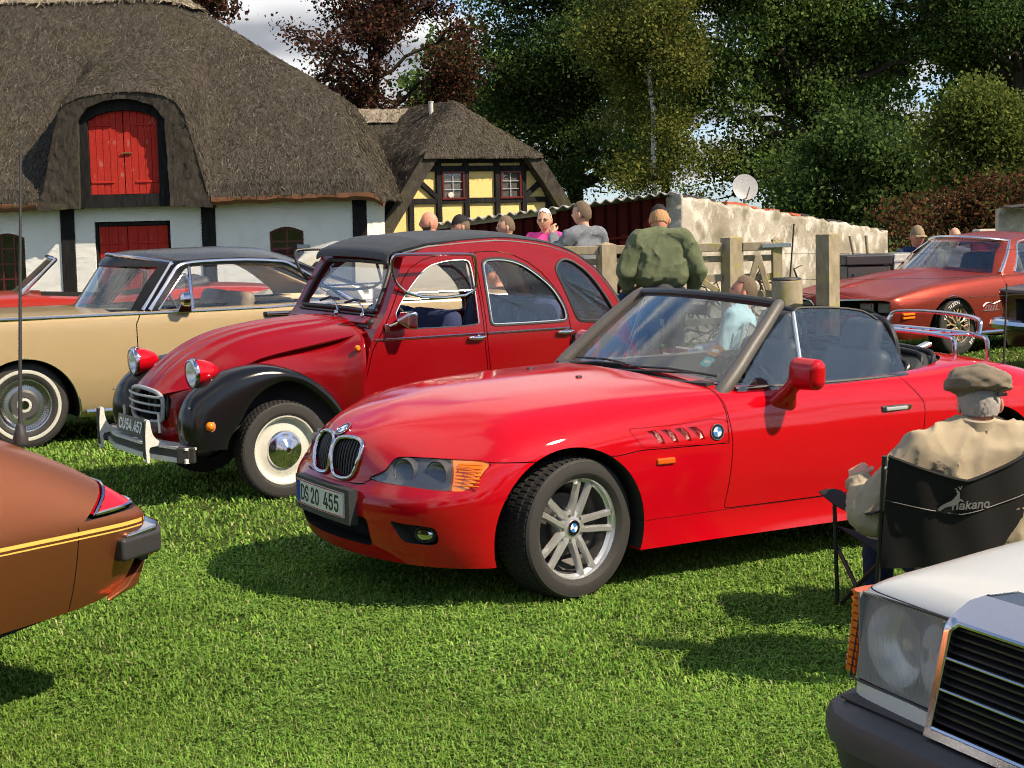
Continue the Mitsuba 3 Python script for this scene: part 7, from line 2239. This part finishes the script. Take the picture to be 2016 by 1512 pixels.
def person(label, pos, yaw, pose=None, shirt='cloth_grey', trousers='cloth_jeans', hair=None, cap=None, skin='skin', size=1.0, wide=1.0, sleeves='long', beard=None, look=(0, 0), glasses=False, hem=.93, belly=0.0, hair_len=0.0, hand_curl=.5, arm=1.0, fine=False):
    """pose: joints; a name ending in _l or _r overrides one side (r = +x, the person faces +y)"""
    P = dict(STAND)
    if pose:
        P.update(pose)
    def J(n, s=0):
        k = f'{n}_r' if s > 0 else f'{n}_l'
        if s and k in P:
            return np.array(P[k], float)
        q = np.array(P[n], float)
        return q * [s if s else 1, 1, 1]
    o = thing('person', label, 'person')
    M = eul(0, 0, yaw, pos, size)
    wd = np.array([wide, 1, 1])
    nodes, bones = {}, []
    def nd(n, p, r):
        nodes[n] = (*p, r)
    # skin: one continuous body
    sh = {}
    nd('pel', J('pelvis'), .06)
    nd('wai', J('waist'), .055)
    nd('che', J('chest'), .055)
    nd('nek', J('neck'), .052)
    hd = J('head')
    nd('jaw', hd + [0, -.02, -.07], .050)
    bones += [('pel', 'wai'), ('wai', 'che'), ('che', 'nek'), ('nek', 'jaw')]
    for s, t in ((1, 'R'), (-1, 'L')):
        sp = J('shoulder', s) * wd
        el = J('elbow', s) * ([wide, 1, 1] if 'elbow_' + ('r' if s > 0 else 'l') not in P else [1, 1, 1])
        wr = J('wrist', s) * ([wide, 1, 1] if 'wrist_' + ('r' if s > 0 else 'l') not in P else [1, 1, 1])
        sh[t] = (sp, el, wr)
        nd('sho' + t, sp, .036)
        nd('elb' + t, el, .036)
        nd('wri' + t, wr, .026)
        nd('hip' + t, J('hip', s) * wd, .06)
        nd('kne' + t, J('knee', s), .042)
        nd('ank' + t, J('ankle', s), .038)
        nd('toe' + t, J('toe', s), .030)
        bones += [('che', 'sho' + t), ('sho' + t, 'elb' + t), ('elb' + t, 'wri' + t), ('pel', 'hip' + t), ('hip' + t, 'kne' + t), ('kne' + t, 'ank' + t), ('ank' + t, 'toe' + t)]
    body = chain(nodes, bones, 8)
    hv, hf, un = head_mesh(4 if fine else 3)
    R = eul(rx=look[1], rz=look[0])
    HM = R.copy()
    HM[:3, 3] = hd
    hm = xf((hv, hf), HM)
    base = soft(body, .05, 3)
    body_all = man(base) + man(hm)
    for s in (1, -1):
        body_all = body_all + man(xf(ear(s), HM))
    for s, t in ((1, 'R'), (-1, 'L')):
        sp, el, wr = sh[t]
        d = wr - el
        d /= np.linalg.norm(d)
        up = np.array([s * .35, .3, .8])
        F = frame(wr - d * .005, np.cross(d, up), np.cross(np.cross(d, up), d))
        HH = np.eye(4)
        x = np.cross(d, up)
        x /= np.linalg.norm(x)
        HH[:3, 0], HH[:3, 1], HH[:3, 2], HH[:3, 3] = x, d, np.cross(x, d), wr
        body_all = body_all + man(xf(hand_mesh(hand_curl, -s, fine), HH))
    put('body', arr(body_all), skin, o, M=M, smooth=50)
    # face
    for s in (1, -1):
        put('eye', xf(ball(.011, (s * .029, .083, .006), (1.15, .55, .75), 2), HM), 'eye_dark', o, M=M)
    put('mouth', xf(ball(.018, (0, .088, -.058), (1.05, .35, .18), 2), HM), 'lip', o, M=M)
    for s in (1, -1):
        put('eyebrow', xf(ball(.016, (s * .030, .088, .026), (1.1, .35, .25), 1), HM), hair if hair else 'hair_grey', o, M=M)
    if beard:
        k = (un[:, 1] > -.15) & (un[:, 2] < -.34) & (un[:, 2] > -.97) & ~((np.abs(un[:, 0]) < .22) & (np.abs(un[:, 2] + .48) < .05))
        put('beard', xf((hv * [1.035, 1.04, 1.03], hf[k[hf].all(1)]), HM), beard, o, M=M)
    if hair:
        k = ((un[:, 2] > .50 - .75 * np.clip(-un[:, 1] + .10, 0, 1.4)) & (un[:, 1] < .70)) | ((un[:, 2] > -.42 - hair_len) & (un[:, 1] < -.32)) | ((np.abs(un[:, 0]) > .70) & (un[:, 1] < .12) & (un[:, 2] > .02 - hair_len * 3))
        q = hv * (1.06 + .05 * meshkit.fbm(un * 6, 3, 3)[:, None]) + hv * (rid_(un * [24, 24, 9], 4)[:, None] - .4) * (.05 if fine else .03)
        put('hair', xf((q, hf[k[hf].all(1)]), HM), hair, o, M=M, smooth=60)
    if glasses:
        g = np.linspace(0, 2 * np.pi, 16, endpoint=False)
        put('glasses', xf(join([tube(np.stack([s * .031 + .021 * np.cos(g), np.full(16, .098), .006 + .016 * np.sin(g)], 1), .0022, 5, closed=True) for s in (1, -1)] + [tube([[s * .052, .096, .01], [s * .076, .0, .005]], .002, 5) for s in (1, -1)]), HM), 'black_satin', o, M=M)
    if cap:
        kind, cm, cm2 = cap
        if kind == 'ball':
            k = un[:, 2] > .20 - .12 * un[:, 1]
            q = hv * [1.12, 1.10, 1.14] + [0, 0, .004]
            c = put('cap', xf((q, hf[k[hf].all(1)]), HM), cm, o, M=M, smooth=60)
            br = np.array([[[x * .075 * (1 - .15 * t), .082 + t * .075 * (1 - .35 * x * x), .040 - .020 * t - .012 * x * x] for t in np.linspace(0, 1, 5)] for x in np.linspace(-1, 1, 11)])
            put('peak', xf(solidify(sheet(br), .005), HM), cm2, c, M=M, smooth=60)
        else:
            v, f = ball(1, n=4)
            d = v.copy()
            q = d * [.132, .150, .084]
            q[:, 2] = np.where(d[:, 2] < -.2, -.014 + .3 * (q[:, 2] + .014), q[:, 2])
            q[:, 2] += .016 * np.clip(-d[:, 1], 0, 1) - .012 * np.clip(d[:, 1], 0, 1)
            q += d * ((meshkit.fbm(d * 2.6, 3, 5) - .5) * .030)[:, None]
            c = put('cap', xf(move((q, f), 0, .006, .066), HM), cm, o, M=M, smooth=60)
            bm_ = lathe([(.083, .0), (.088, .004), (.089, .034), (.084, .040)], 40, 'z')
            put('band', xf(move((bm_[0] * [.95, 1.16, 1], bm_[1]), 0, .0, .020), HM), cm, c, M=M, smooth=60)
            br = np.array([[[x * .07, .10 + t * .055 * (1 - .5 * x * x), .050 - .018 * t - .01 * x * x] for t in np.linspace(0, 1, 4)] for x in np.linspace(-1, 1, 9)])
            put('peak', xf(solidify(sheet(br), .006), HM), cm2, c, M=M, smooth=60)
            put('strap', xf(rbox(.022, .066, -.114, -.106, .026, .040, .003, 6), HM @ eul(rz=.28)), 'cap_black', c, M=M)
    # clothes
    nodes, bones = {}, []
    pe, wa, ch, nk = J('pelvis'), J('waist'), J('chest'), J('neck')
    ax = ch - pe
    ax /= np.linalg.norm(ax)
    hemp = pe + ax * (hem - .98) * 1.0
    for t, c, hw, r in (('a', hemp + [0, 0, .02], .085, .095 + belly * .4), ('b', wa + [0, belly * .4, 0], .085, .096 + belly), ('c', ch, .105, .100), ('d', ch + ax * .075, .125, .075)):
        nodes[t + 'R'], nodes[t + 'L'] = (c[0] + hw * wide, c[1], c[2], r), (c[0] - hw * wide, c[1], c[2], r)
    pts = lambda ks: np.vstack([np.asarray(trimesh.creation.uv_sphere(nodes[k][3], count=[10, 10]).vertices) + np.array(nodes[k][:3]) for k in ks])
    S = man(hull(pts(['aR', 'aL', 'bR', 'bL']))) + man(hull(pts(['bR', 'bL', 'cR', 'cL']))) + man(hull(pts(['cR', 'cL', 'dR', 'dL'])))
    nodes['n'] = (*(nk + ax * -.015), .060)
    for s, t in ((1, 'R'), (-1, 'L')):
        sp, el, wr = sh[t]
        nodes['s' + t], nodes['e' + t], nodes['w' + t] = (*(sp + ax * -.01), .076 * (1 + (arm - 1) * .4)), (*el, .060 * arm), (*(wr - (wr - el) * .16), .043 * (1 + (arm - 1) * .4))
        nodes['h' + t] = (*(sp + (el - sp) * .55), .068 * arm)
        S = S + man(hull(pts(['d' + t, 's' + t]))) + man(hull(pts(['n', 's' + t, 'd' + t]))) + man(hull(pts(['n', 'd' + t, 'dR' if t == 'L' else 'dL'])))
        S = S + man(hull(pts(['s' + t, 'h' + t])))
        if sleeves == 'long':
            S = S + man(hull(pts(['h' + t, 'e' + t]))) + man(hull(pts(['e' + t, 'w' + t])))
    v, f = soft(S, .015 if fine else .028, 9)
    rid = lambda q, sd: (1 - np.abs(2 * meshkit.noise(q, sd) - 1)) ** 2
    tw = v @ np.array([[1, .25, .35], [-.2, 1, .3], [-.45, -.2, 1.0]])
    fold = (meshkit.fbm(v * [6, 6, 4], 2, 7) - .5) * .010 + rid(tw * [10, 10, 4.5], 5) ** 2 * .022 + rid(tw * [24, 24, 10], 6) ** 2 * .006 - .006
    n = np.asarray(trimesh.Trimesh(v, f, process=False).vertex_normals)
    put('shirt', (v + n * fold[:, None], f), shirt, o, M=M, smooth=70)
    nodes = {'p': (*(pe + [0, 0, .0]), .118)}
    bones = []
    for s, t in ((1, 'R'), (-1, 'L')):
        h, k, a = J('hip', s) * wd, J('knee', s), J('ankle', s)
        nodes['h' + t], nodes['k' + t], nodes['a' + t] = (*h, .102), (*k, .074), (*(a + (k - a) * .08), .062)
        bones += [('p', 'h' + t), ('h' + t, 'k' + t), ('k' + t, 'a' + t)]
    v, f = soft(chain(nodes, bones, 10), .028, 6)
    n = np.asarray(trimesh.Trimesh(v, f, process=False).vertex_normals)
    put('trousers', (v + n * ((meshkit.fbm(v * 9, 3, 4) - .5) * .022)[:, None], f), trousers, o, M=M, smooth=70)
    for s in (1, -1):
        a, t_ = J('ankle', s), J('toe', s)
        d = (t_ - a)
        put('shoe', soft(chain({'a': (a[0], a[1] - .02, a[2] - .035, .048), 'b': (*(a + d * .5 + [0, 0, -.012]), .046), 'c': (*t_, .036)}, [('a', 'b'), ('b', 'c')], 8), .02, 3), 'shoe', o, M=M)
    return o, M, HM


def at_px(x, y, z=0.0):
    return (x, y, z)


GZ = float(ground_z(0, 19.4))
# the big man in green with his back to the viewer
_, Mg, Hg = person('man in an olive green sweatshirt and black cap seen from behind', (1.30, 15.2, 0), .06, dict(head=(.0, .085, 1.555), neck=(0, .02, 1.46), shoulder=(.165, -.01, 1.40), elbow=(.262, -.02, 1.15), wrist=(.235, .12, .96)), 'cloth_olive', 'cloth_jeans', 'hair_ginger', ('ball', 'cap_black', 'cap_black'), 'skin_red', 1.04, 1.12, look=(-.12, -.50), hem=1.12, belly=.035, arm=1.25, fine=True)
put('belt', xf(lathe([(.150, -.018), (.156, -.018), (.156, .018), (.150, .018)], 40, 'z'), np.diag([1.24, .86, 1, 1])), 'cap_black', 'person', M=Mg @ eul(t=(0, .0, .985)))
# people behind the fence
person('bearded man with a shaved head and pale grey T-shirt looking left behind the fence', (-.845, 19.75, 0), math.radians(95), None, 'cloth_pale_grey', 'cloth_jeans', None, None, 'skin_red', .985, sleeves='short', beard='beard_dark', look=(0, -.05))
person('bearded man in a black baseball cap and navy shirt facing left behind the fence', (-.50, 19.75, 0), math.radians(100), None, 'cloth_navy', 'cloth_jeans', 'hair_brown', ('ball', 'cap_black', 'cap_black'), 'skin', .955, sleeves='short', beard='beard_dark', look=(0, -.12))
person('man with short brown hair and a dark T-shirt facing left behind the fence', (.0, 19.75, 0), math.radians(92), None, 'cloth_dark', 'cloth_jeans', 'hair_brown', None, 'skin', .945, sleeves='short', look=(0, -.05))
person('woman with short white hair and a bright pink blouse facing the viewer behind the fence', (.40, 19.1, 0), math.radians(180 - 22), dict(elbow_r=(.26, .02, 1.17), wrist_r=(.05, .17, 1.32), elbow_l=(-.26, .02, 1.17), wrist_l=(-.02, .19, 1.24)), 'cloth_pink', 'cloth_jeans', 'hair_white', None, 'skin', .985, .95, glasses=True, look=(.1, -.05), hair_len=.05)
person('man in a grey blue sweater turned away with one hand raised to his chin', (.78, 18.4, 0), math.radians(48), dict(elbow_l=(-.30, .12, 1.27), wrist_l=(-.17, .27, 1.47)), 'cloth_grey', 'cloth_jeans', 'hair_brown', None, 'skin', 1.02, 1.18, belly=.03, look=(.15, 0))
SIT = dict(pelvis=(0, 0, .47), waist=(0, -.03, .60), chest=(0, -.08, .80), neck=(0, -.10, .98), head=(0, -.06, 1.13), shoulder=(.185, -.10, .92), elbow=(.26, -.02, .66), wrist=(.17, .26, .62), hip=(.09, .02, .46), knee=(.13, .46, .50), ankle=(.13, .44, .09), toe=(.14, .60, .035))
person('seated man in a navy cap seen through the windows of the red saloon', (-.207, 17.1, 0), math.radians(100), SIT, 'cloth_black', 'cloth_jeans', 'hair_ginger', ('ball', 'cap_navy', 'cap_navy'), 'skin_red', 1.0, sleeves='short', look=(0, -.2))
person('man in a pale blue jacket sitting behind the windscreen of the roadster', (1.68, 14.0, -.05), math.radians(75), {**SIT, 'head': (0, -.16, 1.10), 'neck': (0, -.16, .97), 'chest': (0, -.13, .79)}, 'cloth_skyblue', 'cloth_blue', 'hair_brown', None, 'skin_red', 1.0, look=(0, .25))
person('seated man in a khaki cap and navy T-shirt behind the bronze red muscle car', (5.53, 24.0, 0), math.radians(190), {**SIT}, 'cloth_navy', 'cloth_jeans', 'hair_grey', ('ball', 'cap_khaki', 'cap_khaki'), 'skin_red', 1.12, sleeves='short', look=(.1, -.1))
person('bald man whose head just shows over the roof of the bronze red muscle car', (6.28, 25.0, 0), math.radians(185), {**SIT}, 'cloth_grey', 'cloth_jeans', None, None, 'skin', 1.09, sleeves='short')

person('person in a dark shirt standing beside the white saloon just outside the view', (2.06, 6.02, 0), math.radians(60), None, 'cloth_dark', 'cloth_jeans', 'hair_brown', None, 'skin', 1.0, 1.15)

# the man in the flat cap, seated with his back to the viewer
OLD, Mo, Ho = person('old man in a brown flat cap and beige jacket sitting with his back turned', (1.84, 7.10, -.07), math.radians(12),
       dict(pelvis=(0, .05, .30), waist=(0, -.03, .45), chest=(0, -.07, .67), neck=(0, -.045, .865), head=(.035, .0, .955), shoulder=(.205, -.075, .785), hip=(.10, .08, .30), knee=(.16, .52, .40), ankle=(.15, .55, .09), toe=(.16, .70, .04),
            elbow_l=(-.425, .0, .525), wrist_l=(-.345, .29, .635), elbow_r=(.40, .02, .545), wrist_r=(.30, .30, .60)),
       'cloth_beige', 'cloth_navy', 'hair_grey', ('flat', 'cap_tweed', 'cap_tweed'), 'skin_red', 1.02, 1.14, look=(-.30, -.06), hem=.24, belly=.02, hand_curl=.75, arm=1.25, fine=True)


put('collar', xf(lathe([(.062, .0), (.075, .0), (.070, .055), (.058, .06)], 32, 'z'), eul(rx=.18)), 'cloth_beige', OLD, M=Mo @ eul(t=(.005, -.045, .845)))


# ------------------------------------------------------------------ camp chair with printed back
def camp_chair(label, M, cloth='cloth_black', tube_m='black_satin', print_=False):
    c = thing('camp_chair', label, 'chair')
    for s in (1, -1):
        put('back_post', tube([[s * .285, -.05, .02], [s * .29, -.13, .40], [s * .298, -.20, .76]], .0105, 8), tube_m, c, M=M)
        put('leg', tube([[s * .27, -.05, .30], [s * .27, .42, .02]], .0095, 8), tube_m, c, M=M)
        put('leg', tube([[s * .27, .42, .30], [s * .27, -.08, .02]], .0095, 8), tube_m, c, M=M)
        put('arm_post', tube([[s * .27, .40, .02], [s * .29, .38, .52]], .0095, 8), tube_m, c, M=M)
        g = np.array([[[s * (.29 + dx), y, .545 - .03 * math.sin((y + .16) / .60 * math.pi) - abs(dx) * .3] for dx in (-.05, -.02, .02, .05)] for y in np.linspace(-.17, .43, 12)])
        put('armrest', solidify(sheet(g), .006), cloth, c, M=M, smooth=60)
        put('rivet', ball(.008, (s * .30, -.222, .715), n=2), 'brushed_metal', c, M=M)
    g = np.zeros((25, 14, 3))
    for i, x in enumerate(np.linspace(-1, 1, 25)):
        for j, t in enumerate(np.linspace(0, 1, 14)):
            ztop = .765 - .105 * (1 - abs(x) ** 1.25)
            z = .30 + (ztop - .30) * t
            g[i, j] = [x * (.288 + .012 * t), -.115 - .135 * t - .045 * (1 - x * x) + .004 * math.sin(x * 9 + t * 5), z]
    b = put('back', solidify(sheet(g), .005), cloth, c, M=M, smooth=60)
    put('hem', tube(g[:, -1], .0075, 6), cloth, b, M=M)
    put('seam', tube(g[:, 8] + [0, -.004, 0], .0022, 5), 'grey_plastic', b, M=M)
    g2 = np.array([[[x * .26, y, .36 - .05 * (1 - x * x) + .06 * (y - .1)] for y in np.linspace(-.12, .42, 9)] for x in np.linspace(-1, 1, 11)])
    put('seat', solidify(sheet(g2), .006), cloth, c, M=M, smooth=60)
    if print_:
        def lay(v, d=.0075):
            x, z = v[:, 0], v[:, 1]
            xi = x / .298
            t = np.clip((z - .30) / np.maximum(.765 - .105 * (1 - np.abs(xi) ** 1.25) - .30, .1), 0, 1)
            return np.stack([x, -.115 - .135 * t - .045 * (1 - xi * xi) - d + (v[:, 2] if v.shape[1] > 2 else 0) * -1, z], 1)
        t_ = text_on('nakano', .036, .160, .0015, np.eye(4))
        v = t_[0].copy()
        v[:, 0] += .035
        v[:, 1] += .560
        put('lettering', (lay(v), t_[1]), 'print_grey', b, M=M, smooth=False)
        deer = smoothpoly(np.array([(-.055, .540), (-.040, .556), (-.022, .566), (-.006, .574), (.006, .590), (.012, .604), (.003, .612), (.018, .612), (.022, .598), (.024, .582), (.034, .578), (.042, .566), (.034, .570), (.026, .572), (.020, .560), (.004, .552), (-.016, .550), (-.030, .545), (-.046, .532)]) + [-.045, .008], 2)
        m_ = prism(deer, 'z', 0, .0015)
        put('leaping_deer', (lay(m_[0]), m_[1]), 'print_grey', b, M=M, smooth=False)
        for a in (((-.024, .628), (-.034, .640)), ((-.026, .626), (-.020, .642)), ((-.034, .624), (-.046, .634))):
            q = beam([a[0][0], a[0][1], 0], [a[1][0], a[1][1], 0], .004, .0015, up=(0, 0, 1))
            put('antler', (lay(q[0] + [0, 0, .001]), q[1]), 'print_grey', b, M=M, smooth=False)
    return c


mat('print_grey', 'principled', base_color=(.20, .21, .22), roughness=0.7)
camp_chair('black folding camp chair with grey lettering and a leaping deer on its back', eul(0, 0, math.radians(10), (1.70, 7.10, -.03)), print_=True)
camp_chair('light folding chair under the man in the pale blue jacket', eul(0, 0, math.radians(75), (1.68, 14.0, .06)), 'cloth_pale_grey', 'ivory_paint')
camp_chair('folding chair under the man in the navy cap', eul(0, 0, math.radians(100), (-.207, 17.1, .08)), 'cloth_navy')
camp_chair('folding chair under the man in the khaki cap', eul(0, 0, math.radians(190), (5.53, 24.0, .12)), 'cloth_navy')

# ------------------------------------------------------------------ paddock fence, stump and yard things
def build_fence():
    f = thing('paddock_fence', 'weathered wooden paddock fence of square posts, rails and braced gates', 'fence')
    Y = 17.5
    lichen = 'old_wood'

    def post(x, top, w=.15, y=Y, rot=.0, cap_=.03):
        M = eul(0, 0, rot, (x, y, 0))
        put('post', hull([[a * w / 2, b * w / 2, z] for a in (-1, 1) for b in (-1, 1) for z in (-.3, top - cap_)] + [[0, 0, top]]), lichen, f, M=M, smooth=False)
    for x, top, w, rot in ((-.08, 1.40, .15, .35), (.955, 1.41, .155, .35), (2.19, 1.45, .16, .5), (3.13, 1.46, .165, .72), (5.3, 1.40, .12, .3), (2.63, 1.42, .09, .1)):
        post(x, top, w, rot=rot)

    def rail(x0, z0, x1, z1, h=.085, y=Y, d=.035):
        put('rail', beam([x0, y, z0], [x1, y, z1], d, h, bev=.006), lichen, f, smooth=False)
    for a, b in ((.0, .88), (1.04, 2.09), (2.29, 2.585)):
        rail(a, 1.33, b, 1.33, .085, Y - .03)
        rail(a, 1.215, b, 1.215, .06, Y + .015)
        rail(a, 1.03, b, 1.03, .07, Y - .012)
        rail(a, .86, b, .86, .07, Y + .01)
        rail(a, .60, b, .60, .07, Y - .01)
        m_ = (a + b) / 2
        rail(a + .05, .90, m_, 1.24, .06, Y - .055, .03)
        rail(m_, 1.24, b - .05, .90, .06, Y - .055, .03)
    put('gate_latch', beam([2.48, Y - .06, 1.335], [2.76, Y - .06, 1.335], .03, .04, bev=.004), 'brushed_metal', f, smooth=False)
    for z in (1.25, 1.0, .8):
        put('wire', tube([[2.7, Y, z], [3.1, Y, z - .01], [4.2, Y + .03, z - .03], [5.3, Y, z]], .0025, 5), 'iron', f)
    put('iron_rod', tube([[2.72, Y - .03, .6], [2.80, Y - .02, 1.54]], .009, 6), 'iron', f)


build_fence()


def build_yard():
    o = solo('tree_stump_post', lathe([(0, 1.125), (.10, 1.122), (.122, 1.105), (.128, 1.05), (.125, .5), (.135, -.1)], 20, 'z'), 'old_wood', 'thick round wooden post with bark streaks behind the roadster windscreen', 'post', M=eul(t=(2.26, 14.5, 0)), smooth=35)
    put('cap', lathe([(0, 1.135), (.112, 1.133), (.120, 1.118)], 20, 'z'), 'iron', o, M=eul(t=(2.26, 14.5, 0)))
    b = thing('storage_box', 'grey metal storage chest with a lid behind the fence', 'chest')
    M = eul(0, 0, .05, (4.38, 22.0, .35))
    put('chest', rbox(-.28, .26, -.3, .3, 0, .62, .02, 6), 'grey_plastic', b, M=M)
    put('lid', rbox(-.30, .28, -.32, .32, .63, .75, .02, 6), 'bumper_grey', b, M=M)
    for x in (-.2, 0, .18):
        put('stud', ball(.014, (x, -.305, .52), n=1), 'iron', b, M=M)
    w_ = thing('white_crate', 'pale ribbed crate beside the grey storage chest', 'crate')
    M = eul(0, 0, .05, (4.83, 22.0, .35))
    put('shell', rbox(-.15, .15, -.28, .28, 0, .76, .015, 6), 'pale_grey_paint', w_, M=M)
    for k in range(5):
        put('rib', rbox(-.155, .155, -.292, -.282, .30 + k * .09, .33 + k * .09, .004, 6), 'ivory_paint', w_, M=M)
    for k, (x0, x1, lab) in enumerate(((4.33, 4.27, 'wooden tool handle leaning left above the grey chest'), (4.50, 4.47, 'wooden tool handle standing right above the grey chest'))):
        solo('tool_handle', tube([[x0 + .03, 22.3, .4], [x0, 22.3, 1.02], [x1, 22.3, 1.33]], [.022, .02, .022], 8), 'old_wood', lab, 'tool')
    d = thing('satellite_dish', 'round pale satellite dish half hidden by leaves above the shed wall', 'dish')
    M = eul(rx=math.radians(75), rz=.2, t=(3.55, 26.7, 2.02))
    put('bowl', lathe([(0, -.03), (.10, -.024), (.18, -.004), (.20, .006), (.20, .012), (.0, -.018)], 32, 'z'), 'grey_paint', d, M=M)
    put('arm', tube([[0, -.18, .0], [0, -.05, .22]], .01, 6), 'grey_paint', d, M=M)
    put('mast', tube([[3.55, 26.85, .2], [3.55, 26.8, 2.0]], .022, 8), 'grey_paint', d)
    rng = np.random.default_rng(9)
    tw = []
    for _ in range(130):
        p = np.array([rng.uniform(1.2, 3.0), rng.uniform(18.0, 18.8), rng.uniform(.0, .95)])
        q = p + rng.normal(0, .22, 3) * [1, .6, .8]
        tw.append(tube([p, (p + q) / 2 + rng.normal(0, .05, 3), q], [.012, .009, .004], 5, cap=False))
    labels[put('twig_pile', join(tw), 'bark')] = {'label': 'tangled heap of dry branches behind the fence', 'category': 'branches', 'kind': 'stuff'}
    rb = thing('rubble_wall', 'broken stone wall with grey slabs below the shrubs at the right edge', 'wall')
    for r in range(6):
        x = 8.0 + (r % 2) * .15
        while x < 15:
            l = rng.uniform(.28, .6)
            M = eul(rng.normal(0, .05), rng.normal(0, .05), rng.normal(0, .08), (x + l / 2, 31.2 + rng.uniform(-.05, .05), -.3 + r * .26))
            put('stone', box(-l / 2 + .01, l / 2 - .01, -.2, .2, 0, .245, .03), 'concrete', rb, M=M, smooth=False)
            x += l
    s2 = thing('tile_shelter', 'low lean-to with old red tiles at the right edge behind the muscle car', 'shelter')
    for k in range(9):
        put('tile', xf(box(0, .33, -.4, .1, 0, .03, .006), eul(rng.normal(0, .04), rng.normal(0, .05), 0, (8.05 + k * .34, 29.0, 1.62 + k * .035 + rng.normal(0, .008)))), 'tile_red' if k % 3 else 'iron', s2, smooth=False)
    put('wall', box(8.0, 11.2, 29.1, 29.3, -.4, 1.60), 'concrete', s2, smooth=False)
    put('slab', box(9.0, 9.6, 28.6, 29.0, 1.75, 1.98, .03), 'concrete', s2, smooth=False)
    put('slab', box(9.15, 9.75, 28.65, 28.95, 1.45, 1.74, .03), 'concrete', s2, smooth=False)
    bg = thing('cloth_bag', 'dark blue cloth bag standing behind the tail of the red saloon', 'bag')
    v, f = soft(man(hull(np.vstack([ball(.07, c, n=2)[0] for c in ((-.08, 0, .1), (.08, 0, .1), (-.07, .02, .45), (.07, .02, .45), (0, 0, .52))]))), .03, 4)
    put('sack', (v + (meshkit.fbm(v * 12, 3, 2)[:, None] - .5) * .03, f), 'cloth_navy', bg, M=eul(t=(.98, 15.3, .42)))
    put('stool', box(.80, 1.16, 15.1, 15.5, .38, .42, .01), 'grey_plastic', bg, smooth=False)
    for x, y in ((.83, 15.13), (1.13, 15.13), (.83, 15.47), (1.13, 15.47)):
        put('leg', tube([[x, y, .0], [x, y, .38]], .012, 6), 'grey_plastic', bg)


build_yard()
